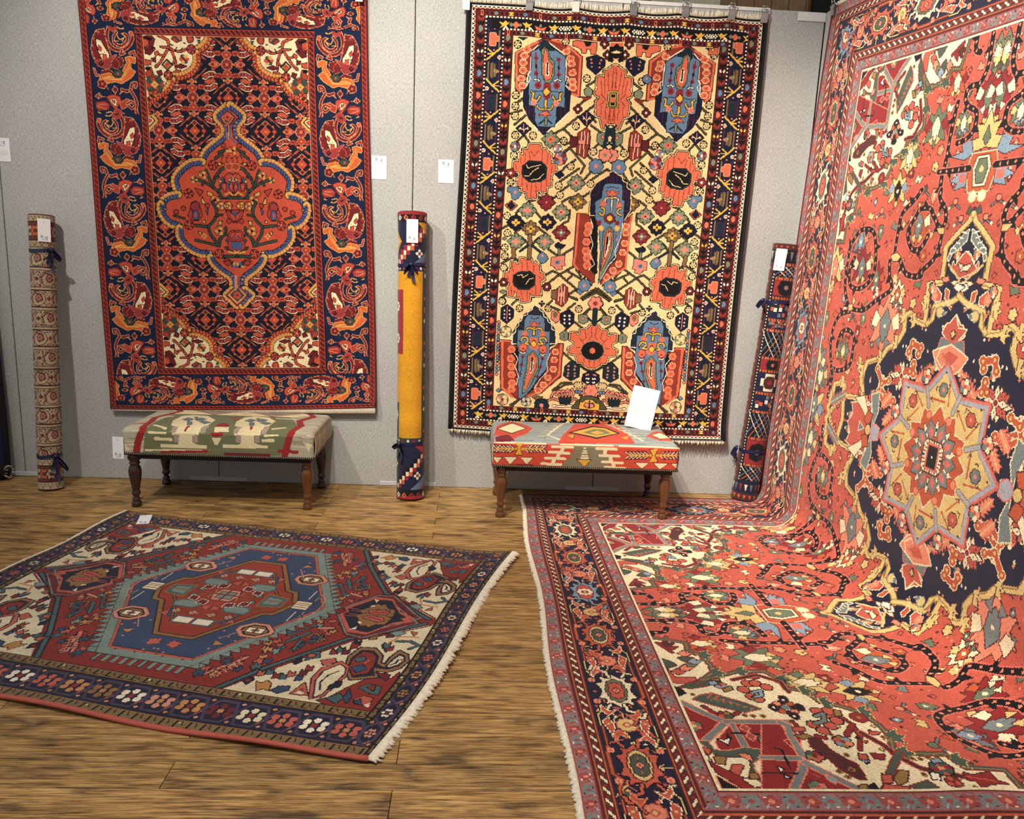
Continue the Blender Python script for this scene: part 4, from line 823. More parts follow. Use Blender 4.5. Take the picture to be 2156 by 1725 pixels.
def weave_hexagon():
    Wd, Hd = 506, 394
    c = Weave(Wd, Hd, PAL3, 'N')
    ox, oy, fw, fh = 30, 38, 448, 300
    H = homog([(268,1080),(1074,1172),(786,1612),(-390.7,1406.9)], [(0,0),(506,0),(506,394),(0,394)])
    off = lambda z: (lambda p: z(p)-np.array([ox, oy]))
    Z2 = off(zoomer(380,1080,3.2237,H)); Z3 = off(zoomer(700,1100,3.0625,H)); Z5 = off(zoomer(400,1340,2.45,H))
    f = Weave(fw, fh, PAL3, 'R'); ALL = ('', 'x', 'y', 'xy')
    # ---- ivory corners
    f.at(None, ALL)
    f.P('E','317,300 340,262 383,203 440,160 448,156 448,300')
    f.L('K','312,300 336,259 379,200 440,155',7); f.L('T','312,300 336,259 379,200 440,155',3.6); f.L('M','317,300 341,262 384,203 446,158',2)
    f.at(Z5, ALL)
    f.P('R','640,352 700,340 790,290 900,240 1010,250 1050,220 960,420 700,380','K')
    f.P('U','770,190 790,130 850,85 930,90 960,130 950,165 975,175 1000,140 1050,105 1090,130 1095,165 1050,200 985,215 930,205 940,240 800,250','N',1.6)
    f.P('N','782,185 800,138 855,97 920,100 945,130 935,170 970,190 1010,150 1050,120 1078,135 1080,160 1045,188 985,203 920,190 925,232 810,240')
    f.P('R','792,185 810,145 860,108 910,112 928,135 915,185 890,215 815,228','K'); f.P('E','985,185 1015,155 1050,132 1068,140 1068,158 1040,178 995,190'); f.L('N','1000,180 1030,170 1040,155 1060,155',1.6)
    f.P('T','820,140 870,130 875,150 830,158','K'); f.P('B','805,185 860,175 880,195 830,215','K'); f.L('C','870,165 890,150',2)
    f.P('C','600,345 605,240 650,190 750,155 790,180 780,230 670,335','K'); f.P('E','625,335 630,250 665,205 745,172 772,190 765,222 660,322','N',1.4); f.L('N','650,300 650,260 690,225 740,205',1.6,); f.P('N','690,300 700,275 725,270 740,255 760,260 750,285','K'); f.P('C','650,150 720,140 725,160 660,175','K')
    f.P('C','500,318 572,262 592,328','K'); f.P('E','520,318 560,295 575,322'); f.P('R','545,300 565,285 570,312')
    f.P('T','690,345 750,320 775,340 740,370','K'); f.P('B','775,345 800,300 815,340 795,370','K'); f.P('C','830,350 880,335 930,350 900,385 840,375','K'); f.P('W','880,380 920,370 905,395'); f.P('T','850,290 900,275 960,290 950,330 900,320','K'); f.P('B','830,365 860,350 870,380','K'); f.P('R','890,290 930,280 925,310','K')
    f.P('O','325,255 350,265 380,250 400,265 390,300 360,290 330,300','K'); f.P('B','400,300 440,280 495,280 490,300 440,315','K')
    for p, a in (('345,212','C'),('390,205','T'),('425,225','R'),('460,230','T'),('500,218','C'),('540,238','B'),('590,190','R'),('560,212','M'),('715,105','R'),('750,95','T'),('775,105','M'),('835,60','N'),('820,75','R'),('1000,90','R'),('985,75','T'),('1010,20','M'),('920,30','U')):
        x, y = map(float, p.split(',')); f.P(a, [(x-22,y+14),(x-8,y-16),(x+4,y-2),(x+22,y-12),(x+12,y+12)], 'K')
    f.P('T','565,150 600,110 640,105 640,135 600,140','K'); f.D('C','600,125',3,'K'); f.P('N','505,155 545,135 550,155 515,170','K'); f.P('N','255,250 300,230 310,245 275,268','K'); f.D('R','282,248',2)
    f.L('T','1040,55 1110,60 1150,85 1100,100',2.6,'N'); f.L('N','960,70 980,110',2); f.P('G','1010,10 1060,0 1090,12 1040,30','K'); f.P('C','1120,5 1150,15 1130,30','K'); f.L('O','1000,60 1060,30 1150,40',2); f.P('M','930,215 1000,230 980,260','K')
    # ---- red ground: scattered leaves, beasts, combs
    items = [('370,55','O'),('420,50','C'),('440,85','T'),('510,90','U'),('540,70','B'),('600,50','T'),('640,35','B'),('165,125','T'),('350,130','O'),('375,150','B'),('225,190','B'),('95,200','P'),('160,175','P'),('250,135','C'),('100,120','U'),('30,150','U'),('140,60','C'),('690,10','C')]
    for p, a in items:
        x, y = map(float, p.split(',')); f.P(a, [(x-24,y+10),(x-12,y-8),(x+2,y-2),(x+18,y-14),(x+24,y),(x+6,y+6),(x,y+16),(x-10,y+6)], 'K')
    f.L('C','60,212 270,132',4,'K'); 
    for k in range(8): f.D('P', [(72+k*26,208-k*10)], 1.4)
    f.at(Z2, ALL)
    for p, a in (('1000,310','G'),('1045,305','C'),('1060,350','B'),('1105,430','O'),('1170,435','G'),('1190,385','C'),('1050,520','T'),('1130,510','T'),('970,710','O'),('955,740','G'),('1000,770','C'),('1070,785','T'),('1185,580','C'),('1080,610','O'),('1120,590','G'),('130,235','T'),('60,300','O'),('330,210','P'),('240,240','P'),('410,215','B'),('1000,840','O'),('880,880','B'),('900,900','O'),('560,920','O'),('640,930','C')):
        x, y = map(float, p.split(',')); f.P(a, [(x-28,y+10),(x-14,y-10),(x+2,y-2),(x+20,y-14),(x+28,y),(x+8,y+6),(x,y+16),(x-10,y+6)], 'K')
    f.L('C','1130,300 1140,365',1.8,'K'); 
    for k in range(6): f.L('P', [(1112,302+k*12),(1152,298+k*12)], .9)
    f.L('T','1130,485 1140,545',3.4,'K'); f.L('P','1145,580 1215,600',3,'K'); f.L('U','820,880 880,850 950,900',1.6,'K'); f.L('T','820,905 900,900 930,860',1.6,'K'); f.L('T','730,960 780,900',2.6,'K'); f.L('T','700,860 880,800',3.4,'K'); f.L('M','720,850 870,805',1.2)
    # ---- pendants: navy lozenges with gold leaf
    f.at(Z3, ALL)
    f.P('M','45,580 290,495 400,500 570,660 210,745','K'); f.L('G','52,580 285,502 395,508 555,655 205,735',1.2); f.P('C','60,582 270,512 385,525 425,610 520,655 330,690 205,725 100,690'); f.P('N','85,590 265,530 370,540 410,620 450,645 330,670 200,705 118,670','K')
    f.P('U','160,600 200,590 260,565 280,555 300,570 330,560 340,585 390,600 370,640 300,650 270,690 250,660 215,670 200,630 180,625','K'); f.P('C','215,600 330,600 355,615 320,630 225,622','N'); f.L('R','240,612 330,616',2); f.L('C','100,585 180,600',.8); f.L('C','105,600 180,612',.8); f.P('W','260,525 290,535 270,548'); f.P('W','135,670 165,678 145,690')
    f.L('M','-40,580 50,575',1); f.L('M','-40,590 55,588',1); f.L('M','-35,600 60,598',1)
    # ---- medallion
    f.at(None, ALL)
    hexa = np.array([(180,26),(268,26),(338,150),(268,274),(180,274),(110,150)], float)
    f.syms = ['']
    ctr = np.array([224, 150.])
    sc = lambda k, dx=0: ctr+(hexa-ctr)*np.array([1+k/110, 1+k/124])
    # serrated rim
    rim = sc(5); 
    for a, b in zip(rim, np.roll(rim, -1, 0)):
        n = int(np.hypot(*(b-a))/9); d = (b-a)/n; nn = np.array([d[1], -d[0]])/np.hypot(*d)
        if nn@(a-ctr) < 0: nn = -nn
        horiz = abs(d[1]) < 1e-6
        for k in range(n):
            p0 = a+d*k
            if horiz: f.P('G', [p0+d*.2, p0+d*.6, p0+d*.6+nn*11, p0+d*.2+nn*11], 'K', .6)
            else: f.P('G', [p0, p0+d, p0+d*.5+nn*9], 'K', .7)
    f.P('G', sc(5), 'K', .6); f.P('K', sc(-4.5)); f.P('C', sc(-5)); f.P('K', sc(-8)); f.P('B', sc(-8.6))
    f.syms = list(ALL); f.P('K','142,153 157,122 166,121 203,61 226,61 226,153'); f.P('U','144,152 158,123 167,122 204,62 226,62 226,152'); f.P('K','149,152 161,127 170,125 206,66 226,66 226,152')
    for a in ALL:
        f.syms = [a]
        f.P('H','150,152 162,128 171,126 207,67 226,67 226,152')
        f.L('U','166,150 172,138 184,124 204,88',1.2,'K'); f.L('B','196,94 188,112',3); 
        # octagon flowers on the blue band
        for cx, cy in ((158,92),):
            f.P('P', [(cx-18,cy-3),(cx-8,cy-13),(cx+8,cy-13),(cx+18,cy-3),(cx+18,cy+3),(cx+8,cy+13),(cx-8,cy+13),(cx-18,cy+3)], 'M'); f.P('K', [(cx-14,cy-2),(cx-6,cy-10),(cx+6,cy-10),(cx+14,cy-2),(cx+14,cy+2),(cx+6,cy+10),(cx-6,cy+10),(cx-14,cy+2)])
            f.P('U', [(cx-12,cy-2),(cx-5,cy-8),(cx+5,cy-8),(cx+12,cy-2),(cx+12,cy+2),(cx+5,cy+8),(cx-5,cy+8),(cx-12,cy+2)]); f.P('W', [(cx-8,cy-4),(cx+8,cy-4),(cx+8,cy+4),(cx-8,cy+4)], 'K'); f.F([(cx,cy)],4,4,'M','K')
        f.P('W','132,142 148,142 148,150 132,150','K'); f.L('O','134,146 146,146',1.6); f.L('P','128,118 132,138',1); f.L('W','139,116 140,136',.8); f.D('P','122,138 165,70 180,52 175,75 185,84 222,40 214,36',1.4); f.P('C','228,48 238,44 240,54 230,56','K',.5); f.P('O','172,62 180,58 182,66','K',.5); f.L('P','168,90 182,70',1); f.P('T','128,128 134,124 134,134','K',.5); f.D('M','190,30 196,34 210,30 218,32',1.4); f.L('P','120,150 122,134 130,122',.8)
        # red heart of the medallion
        f.P('G','186,118 206,118 210,124 204,130 188,130 184,124','T',2); f.P('W','205,88 222,88 222,98 205,98','T',1.6); f.L('T','205,96 198,102',1.4); f.P('T','160,142 182,138 182,150 160,150','U',2.4); f.P('G','164,144 180,142 180,150 164,150'); f.F('196,108 214,108',4.5,4,'P','G','K'); f.F('192,142',4,4,'G','P','K'); f.P('C','184,100 192,96 190,106','K',.5); f.P('C','214,122 222,116 222,126','K',.5); f.D('O','219,108',1.2)
        f.P('M','204,128 214,126 214,134 206,136','W',.7); f.P('M','192,134 200,132 200,140 192,142','W',.7); f.P('P','214,138 224,138 224,150 210,150','K'); f.P('G','216,143 224,143 224,150 216,150','K'); f.L('P','208,141 211,150',1.2); f.L('U','196,146 208,148',1)
    c.paste(f.a, ox, oy)
    # ---- borders
    def main(n, w, seed):
        g = Weave(n, w, PAL3, 'N'); g.at(); st = 27; k = 0; x = st/2; cols = 'WCOUWPOMEC'
        while x < n+st:
            g.L('V', [(x-st/2,w*.5),(x-st*.28,w*.1),(x+st*.28,w*.1),(x+st/2,w*.5)], 2.6); g.L('V', [(x-st/2,w*.5),(x-st*.28,w*.9),(x+st*.28,w*.9),(x+st/2,w*.5)], 2.6)
            col = cols[(k+seed) % len(cols)]; r = w*.27
            for a in range(6): g.D(col, [(x+r*1.0*np.cos(a*np.pi/3+.5), w*.5+r*.72*np.sin(a*np.pi/3+.5))], r*.36)
            g.D('R' if col in 'WOE' else 'O', [(x,w*.5)], r*.3); g.D('P' if k % 2 else 'O', [(x+st/2,w*.14),(x-st/2,w*.86)], 1.6); g.L('C', [(x+st*.36,w*.75),(x+st*.5,w*.62)], 1.3)
            x += st; k += 1
        return g.a
    def gd(n, w):
        g = Weave(n, w, PAL3, 'Q'); g.at()
        for k in range(0, n+12, 12):
            g.L('K', [(k,1),(k+5,1),(k+5,w-2),(k+10,w-2)], 1.2); g.L('S', [(k+1,w-2),(k+3,w-3)], 1.4); g.D('R' if k % 5 == 0 else ('E' if k % 7 == 0 else 'U'), [(k+8,w*.35)], 1); g.L('K', [(k+8,0),(k+11,w*.5)], .8)
        g.a[0] = g.a[-1] = g.ix['K']; g.a[1] = g.a[-2] = g.ix['U'] if w > 8 else g.ix['K']; return g.a
    c.rect('N',0,0,Wd,oy); c.rect('N',0,oy+fh,Wd,Hd); c.rect('N',0,0,ox,Hd); c.rect('N',ox+fw,0,Wd,Hd)
    c.paste(main(Wd, 20, 0), 0, 9); c.paste(main(Wd, 32, 4), 0, oy+fh+11)
    m = main(Hd, 16, 2).T; c.paste(m, 6, 0); c.paste(m, Wd-22, 0)
    c.paste(gd(Wd, 9), 0, 0); c.paste(gd(Wd, 13), 0, Hd-13)
    s = gd(Hd, 6).T; c.paste(s, 0, 0); c.paste(s, Wd-6, 0)
    c.paste(gd(fw+16, 9), ox-8, oy-9); c.paste(gd(fw+16, 11), ox-8, oy+fh); s = gd(fh+20, 8).T; c.paste(s, ox-8, oy-9); c.paste(s, ox+fw, oy-9)
    c.rect('C',0,Hd-3,Wd,Hd)
    return c
# ---------------------------------------------------------------- room-size rug, hung on the side wall and running out on the floor
PAL4 = dict(R=(194,90,72), N=(28,28,52), Y=(218,190,122), E=(238,224,184), M=(142,40,42), O=(190,88,54), S=(226,138,108), G=(104,118,92), B=(132,154,172), C=(118,128,126),
            K=(20,18,22), T=(72,86,74), W=(244,236,214), A=(146,112,110), X=(158,74,72), D=(84,40,40), P=(216,110,96), L=(168,168,176), U=(150,118,66))

def weave_heriz():
    Wd, Hd = 676, 928
    c = Weave(Wd, Hd, PAL4, 'R')
    bu, bv = 103, 86                  # border widths, side and end
    KN = .004
    HW = homog([(1700,100),(2156,0),(2156,1000),(1640,950)], [(.1387,2.344),(-1.5175,2.0719),(-1.8648,.6629),(-.0715,.2733)])
    HF = homog([(1100,1050),(2100,1350),(2156,1725),(1230,1725)], [(.6086,-.1641),(2.1762,-1.6234),(1.6496,-2.4864),(.6155,-2.4935)])
    def wall(x0, y0, sc):
        def f(p):
            q = hmap(HW, np.c_[x0+p[:, 0]/sc, y0+p[:, 1]/sc]); Y, z = q[:, 0], q[:, 1]
            z = z+(-Y-.115)*.08*np.clip((z-1.4)/.75, 0, 1)
            return np.c_[(-.115-Y)/KN, (2.457-z)/KN]
        return f
    def flr(x0, y0, sc):
        def f(p):
            q = hmap(HF, np.c_[x0+p[:, 0]/sc, y0+p[:, 1]/sc])
            return np.c_[(-.115-q[:, 1])/KN, Hd-(q[:, 0]-.6)/KN]
        return f
    W1 = wall(1600,0,3.878); W2 = wall(1640,400,4.107); W3 = wall(1600,760,3.878); FB = flr(1130,1330,3.92); FC = flr(1600,1380,3.878)
    ALL = ('', 'x', 'y', 'xy')
    rs = np.random.RandomState(7)
    def sprig(x, y, k, col):
        c.at(None, ALL)
        if k == 0: c.F([(x,y)],5,5,col,'Y','D')
        elif k == 1: c.P(col, [(x-6,y+2),(x-2,y-5),(x+1,y-1),(x+6,y-3),(x+3,y+4)], 'D', .8)
        elif k == 2: c.L('C', [(x-8,y+4),(x,y),(x+7,y+5)], 1.4, 'D'); c.D(col, [(x,y-2)], 3, 'D'); c.D('E', [(x-8,y+4)], 1.6)
        elif k == 3: c.G(col, [(x,y)], 3, 4, 'D'); c.D('W', [(x,y)], 1)
        elif k == 4: c.L('D', [(x-3,y-2),(x,y-4),(x+3,y-1),(x+1,y+2),(x-1,y)], .8)
        else: c.P(col, [(x-3,y-8),(x+3,y-8),(x+5,y),(x,y+8),(x-5,y)], 'D', .8); c.P('E', [(x-1,y-4),(x+2,y-3),(x,y+3)])
    pts = []
    for _ in range(4000):
        p = np.array([rs.uniform(bu+4, Wd/2), rs.uniform(bv+4, Hd/2)])
        if all(np.hypot(*(p-o)) > 15 for o in pts): pts.append(p)
        if len(pts) > 330: break
    for i, (x, y) in enumerate(pts): sprig(x, y, [0,1,2,3,4,4,5,3,1][i % 9], 'GYEMBOSCYT'[rs.randint(10)])
    for _ in range(260):
        c.G('D', [(rs.uniform(bu, Wd/2), rs.uniform(bv, Hd/2))], 1.6); c.G('S', [(rs.uniform(bu, Wd/2), rs.uniform(bv, Hd/2))], 1.3)
    # ---- palmettes on the ground
    def palm(z, p, s, cols):
        q = z(pts_of(p))[0]; c.at(lambda a: a*s+q, ALL); a, b, d, e = cols
        c.P(a,'0,-26 6,-14 14,-18 12,-6 22,-4 14,4 18,14 6,12 0,22 -6,12 -18,14 -14,4 -22,-4 -12,-6 -14,-18 -6,-14','D'); c.P(b,'0,-14 7,-4 5,8 0,13 -5,8 -7,-4','D'); c.P(d,'-16,-12 -8,-6 -12,2 -20,0','D',.7); c.P(d,'16,-12 8,-6 12,2 20,0','D',.7); c.P(e,'-10,12 -3,8 -4,18','D',.7); c.P(e,'10,12 3,8 4,18','D',.7); c.D('E','0,0',2)
    palm(W1,'2000,760',.9,'MGEE'); palm(W1,'2040,420',.8,'GYET'); palm(W1,'1630,680',.7,'OEMY'); palm(W1,'1690,1020',.6,'GEYB'); palm(W2,'980,1200',1.25,'SCEC'); palm(W1,'1460,1060',.9,'GEMY'); palm(W2,'770,470',.7,'CBSM'); palm(W2,'780,700',.9,'MCEY'); palm(W2,'1250,330',.9,'OCEY'); palm(W2,'640,1420',.6,'GYCO'); palm(W2,'900,800',.7,'MGOE'); palm(W2,'1080,930',.6,'EOYG'); palm(W3,'590,140',.8,'GEYC'); palm(W3,'540,420',1.1,'YCBM'); palm(W1,'1250,1300',.8,'YEGY'); palm(W1,'1160,1580',.8,'YKBO'); palm(W1,'2060,60',.8,'BYKM'); palm(W3,'480,770',.8,'CYEG'); palm(W2,'560,700',1.0,'YSEM')
    # the big palmette on the centre line above the medallion
    def axial(v, s, flip=1):
        c.at(lambda a: a*np.array([s, s*flip])+np.array([Wd/2, v]), ('', 'y'))
        c.P('Y','0,-62 8,-44 20,-46 14,-30 34,-26 22,-14 0,-18 -22,-14 -34,-26 -14,-30 -20,-46 -8,-44','D'); c.P('B','26,-28 48,-34 38,-16 58,-12 34,-6 20,-12','D'); c.P('B','-26,-28 -48,-34 -38,-16 -58,-12 -34,-6 -20,-12','D'); c.P('G','0,-42 6,-28 0,-20 -6,-28','D')
        c.P('O','-20,-12 20,-12 26,6 18,34 -18,34 -26,6','E'); c.P('E','-10,-8 10,-8 15,6 10,28 -10,28 -15,6','D'); c.P('G','-6,-4 6,-4 10,8 6,24 -6,24 -10,8','D'); c.D('Y','0,8',3); c.P('B','24,8 46,4 42,12 54,18 40,22 44,30 24,26','D'); c.P('B','-24,8 -46,4 -42,12 -54,18 -40,22 -44,30 -24,26','D'); c.P('P','26,12 38,12 38,22 26,22'); c.P('P','-26,12 -38,12 -38,22 -26,22'); c.D('E','-8,40 8,40',5,'Y')
    axial(208, .78)
    # ---- thorny black vines with a dotted spine
    def vine(z, p, w=5.6):
        c.at(None, ALL); q = smooth(z(pts_of(p)), False, 3)
        c.L('P', q, w+2.4); c.L('K', q, w)
        d = np.diff(q, axis=0); cum = np.r_[0, np.cumsum(np.hypot(*d.T))]
        for k, t in enumerate(np.arange(5, cum[-1], 11)):
            x, y = np.interp(t, cum, q[:, 0]), np.interp(t, cum, q[:, 1]); dx, dy = np.interp(t+1, cum, q[:, 0])-x, np.interp(t+1, cum, q[:, 1])-y
            g = np.hypot(dx, dy)+1e-6; nx, ny = -dy/g, dx/g; s = 1 if k % 2 else -1
            if k % 3 == 1: c.P('K', [(x-dx*3+nx*s*2, y-dy*3+ny*s*2), (x+dx*3/g+nx*s*9, y+dy*3/g+ny*s*9), (x+dx*4/g+nx*s*2, y+dy*4/g+ny*s*2)])
        for t in np.arange(3, cum[-1], 9): c.G('S', [(np.interp(t, cum, q[:, 0]), np.interp(t, cum, q[:, 1]))], 1.5, 1.9)
    for p in ('1930,230 1900,480 1870,590 1820,680 1730,715 1700,800 1725,870 1800,920 1780,1070 1710,1150 1640,1180','1640,840 1620,920 1580,1130 1550,1320 1510,1500 1500,1620','1490,1420 1750,1390','1880,180 1800,260 1780,400 1820,420'): vine(W1, p)
    for p in ('1440,20 1430,90 1480,190 1480,310 1430,350 1380,250 1340,180 1260,190 1220,260 1160,370 1165,460 1200,540 1270,530 1330,420','1270,20 1200,120 1110,220 1080,350 1050,560','1010,640 1010,760 1030,850 1010,900 900,980 800,1060 710,1050 680,1030 650,900 650,780 670,620 690,500 770,370 860,370 890,470 890,680 860,790 780,870 700,860 680,780 690,680 720,610','1060,590 1100,640 1150,750 1270,770 1290,720 1380,630 1430,520 1450,420','690,1070 610,1100 560,1200 540,1330 540,1450 560,1560 620,1580 700,1530 720,1400 730,1300 680,1230 620,1260 590,1370','545,1560 540,1700','440,1540 380,1580 375,1700'): vine(W2, p)
    for p in ('560,60 510,110 510,250 540,290','670,60 680,160 650,310','470,590 430,650 420,760 440,850'): vine(W3, p)
    c.at(W2, ALL); c.P('Y','1020,590 1070,565 1100,600 1070,640 1030,630','D'); c.P('Y','1410,360 1470,350 1470,400 1430,400','D'); c.P('Y','680,1010 710,1010 705,1060 680,1060','D')
    # ---- ivory corners
    c.at(None, ALL)
    reg = np.vstack([FB(pts_of('945,70 1215,110 1230,170 1340,215 1420,300 1440,360 1330,430 1640,350 1860,350 1990,420 2060,490 2156,510')), FC(pts_of('370,330 480,410 640,440 800,490 940,590 1050,700 1065,790 1130,840 1490,860 1560,910 1650,970 1980,975 2130,1135 2156,1165'))])
    reg = np.vstack([reg, [[Wd-bu, reg[-1, 1]], [Wd-bu, Hd-bv], [reg[0, 0], Hd-bv]]])
    c.P('E', reg); edge = reg[:-3]
    c.L('M', edge, 5.6); c.L('T', edge, 4); c.L('U', edge, .8); 
    for i in range(3, len(edge)-4, 2): 
        x, y = edge[i]; c.P('T', [(x-5,y),(x-8,y-8),(x-3,y-5),(x,y-10),(x+3,y-5),(x+8,y-7),(x+5,y)], 'Y', .5)
    c.at(FB, ALL)
    c.P('T','1390,470 1480,430 1330,430 1210,450','M'); c.P('R','1065,330 1130,400 1290,400 1300,420 1200,450 1100,440','D'); c.P('T','1010,240 1100,270 1140,300 1060,320','D')
    for p, a in (('1090,150','M'),('1060,120','D'),('1250,260','R'),('1210,240','T'),('1290,265','B'),('1250,300','G'),('1210,200','S'),('1160,350','R'),('1220,320','S')): c.P(a, [tuple(np.array(pts_of(p)[0])+np.array(k)) for k in ((-60,0),(-10,-26),(10,-6),(60,-6),(20,20),(-10,24))], 'D')
    c.L('M','980,110 1100,190',2.6,'D'); 
    c.P('K','1110,470 1170,480 1220,530 1160,560'); c.P('E','1170,570 1230,540 1220,580'); c.P('T','1160,480 1250,440 1390,470 1260,490','M')
    c.P('T','1270,580 1330,545 1430,530 1560,570 1700,610 1830,660 1700,690 1560,660 1400,620','R'); 
    for k in range(7): c.L('R', [(1420+k*55,535+k*22),(1400+k*60,570+k*14)], 2); c.L('G', [(1420+k*55,590+k*12),(1450+k*55,560+k*16)], 1)
    c.F('1500,465',4.68,6,['R','B','U','T'],'M','K'); c.P('B','1400,440 1450,425 1480,450 1420,465','K'); c.P('U','1520,500 1580,470 1600,500 1540,520','K'); c.P('U','1420,415 1480,410 1500,430','K')
    for p in ('1690,500','1720,450','1790,450','1880,480','1760,560','1810,580'): c.D('R', p, 4.2, 'K')
    c.L('B','1780,520 1830,510 1840,550 1790,560',2.6,'K'); c.F('1770,390',4.16,6,'M','D','D'); c.F('1990,430',3.64,6,'T','D','K'); c.L('D','1600,420 1800,380 2000,440 2060,520',3,'R')
    c.F('2040,650',10.92,8,['K','O','K','S'],'C','D',pr=.24); c.D('K','1940,650 2020,580 2110,720 2156,650',4.2,'D',3); c.D('W','1940,650 2020,590 2110,720',1.2)
    c.L('M','1360,640 1460,700 1540,740 1650,690',2.6,'D'); c.F('1540,715',5.2,5,['T','R','M','U'],'D','K'); c.G('D','1270,540 1700,715 1770,720 1850,720 1780,580 1870,290 1290,210 1350,250',1.5,1.5,'U')
    # maroon pavilion with grey bands
    c.P('M','1165,590 1300,660 1570,770 1370,930 1300,900','S'); c.P('M','1460,935 1590,785 2060,775 2156,900 2156,1310 1700,1310 1850,1190 1840,1110 1860,1050 1600,1000 1500,1000','S')
    c.L('C','1180,605 1330,680 1540,770 1380,920',4.4,'S'); c.L('C','1550,765 1620,765 2060,770',4.4,'S'); c.L('C','1600,790 1700,970',3.4,'S'); c.L('C','1860,1070 2156,1080',3.4,'S')
    c.L('K','1590,860 1830,870',1.6); c.L('K','1560,870 1560,960',2); c.P('W','1470,910 1530,920 1580,900 1560,950','K'); c.F('1900,930',7.28,6,'G','E','K',pr=.36); c.D('R','1980,890',2.4); c.F('1280,800',5.72,6,['G','P'],'Y','D'); c.G('X','1700,820 1930,840 1750,890 2010,1040',4,3,'S'); c.P('W','1950,1160 2000,1140 2020,1170 1980,1185','K'); c.L('K','1860,1190 2110,1195',1.4); c.L('K','2000,1020 2080,1130 2070,1190',1.6)
    c.P('T','1320,930 1400,930 1440,1000 1560,1010 1700,980 1830,1000 1850,1060 1760,1110 1790,1180 1850,1250 2060,1280 2110,1330 1900,1310 1760,1230 1720,1130 1740,1060 1600,1060 1480,1060','S')
    c.P('E','1360,1010 1500,1060 1720,1065 1740,1140 1720,1230 1630,1230 1480,1140','D'); c.P('R','1600,1120 1690,1130 1650,1200 1580,1200','D'); c.P('U','1450,1060 1540,1060 1530,1120 1470,1110','D'); c.P('R','1330,975 1420,1000 1400,1040','D'); c.P('M','1400,1090 1480,1140 1700,1240 1900,1320 1700,1330 1470,1190','D'); c.P('K','1470,1220 1660,1325 1520,1330','S'); c.P('E','1680,1240 1800,1250 1860,1300 1780,1310','D'); c.P('U','1740,1195 1800,1200 1810,1240 1750,1240','D'); c.P('S','1640,1030 1740,1040 1760,1090 1700,1070','D')
    c.at(FC, ALL)
    c.P('M','0,590 150,590 210,700 170,720 330,850 350,900 790,1110 700,1135 0,1130','S'); c.L('C','150,570 215,600 230,680 340,860 330,960 260,1110',4.4,'S'); c.L('C','350,900 560,1010 790,1120',4.4,'S'); c.L('C','0,860 310,865',3.4,'S')
    c.L('K','100,780 160,800 230,950',1.6); c.L('K','0,985 290,990',1.4); c.P('W','130,940 170,950 150,980','K'); c.P('W','180,1000 240,1030 190,1025','K'); c.F('460,1110',6.76,6,['G','P','G'],'R','D',pr=.36); c.L('X','380,980 470,1020',1); c.P('B','520,1000 600,1040 590,1070 540,1040','S')
    c.L('M','250,560 330,670',2,'D'); c.P('D','370,680 460,700 560,800 700,880 780,920 850,1040 790,1040 640,960 520,850 400,770','M'); c.P('U','270,680 370,670 400,690 340,710','D'); c.F('430,850',5.72,5,['R','U','T','M'],'D','K'); c.P('R','250,610 340,610 350,640 260,640','D')
    for p in ('420,590','500,640','560,600','580,530','540,480','450,480','610,560'): c.D('R', p, 4.2, 'K')
    c.L('C','440,520 500,500 510,560 440,580',3,'K'); c.F('790,535',5.72,8,'M','U','D'); c.P('U','590,470 640,480 650,520 600,520','K'); c.L('M','650,530 740,590 800,690 800,800',2,'D'); c.L('M','740,590 690,680',3,'D')
    c.F('660,730',6.24,6,['U','B','R','U','B','S'],'M','K'); c.P('K','860,630 900,640 890,660 860,655'); c.P('R','880,650 960,660 940,680 880,672','D'); c.D('K','780,700',2); c.P('R','810,720 860,730 840,745','D'); c.L('D','810,660 1000,770 1090,850 1290,960 1500,1020 1900,1080',3.4,'R'); c.P('R','790,830 850,840 870,900 800,880','K'); c.P('B','820,880 870,890 850,910','K'); c.P('M','890,830 1000,840 990,880 920,870','D'); c.P('M','430,670 520,690 530,710 450,700','D')
    c.L('T','1120,830 1070,930 1020,1060',4,'M'); c.P('R','980,1000 1060,1010 1060,1070 990,1070','D'); c.P('U','1080,1040 1120,970 1190,980 1180,1060 1110,1090','D'); c.P('R','970,1130 1000,1080 1200,1110 1190,1135','D'); c.P('T','1200,1100 1350,1060 1490,1150 1330,1140','M'); c.P('K','850,1090 920,1060 960,1130 880,1120'); c.P('U','790,1090 850,1080 860,1130 800,1130','D')
    c.F('1460,970',6.76,8,['R','T','M','T'],'S','K'); c.P('B','1380,900 1440,890 1470,920 1400,930','K'); c.P('W','1370,1000 1440,1010 1450,1060 1390,1050','K'); c.F('1560,1080',4.68,6,['M','R'],'D','D'); c.P('M','1640,1010 1720,1030 1850,1000 1900,1060 2000,1090 1850,1100 1790,1130 1750,1080 1680,1070','D'); c.L('O','1650,1040 1900,1075',1.2)
    c.G('D','620,605 910,610 990,700 1010,720 980,800 730,960 630,975 700,1020 1220,880 1290,890 1350,880 1420,880 1320,1010 1510,880 1740,1130 1640,1140 560,670 690,840',1.5,1.4,'U'); c.G('E','620,605 910,610 1010,720 980,800',1)
    # ---- medallion
    left = np.vstack([W2(pts_of('1768,225 1690,310 1600,400 1510,500 1490,525 1480,650 1460,825 1345,842 1335,1000 1318,1185')), W2(pts_of('1240,1150 1195,1085 1150,1110 1142,1240 1090,1340 1005,1395 960,1470 840,1512 812,1590 795,1700')), W3(pts_of('905,40 915,200 925,330')), W3(pts_of('800,305 715,365 640,485 650,580 640,685 700,760 720,850'))])
    left[0, 0] = Wd/2; left[-1, 1] = Hd/2+1
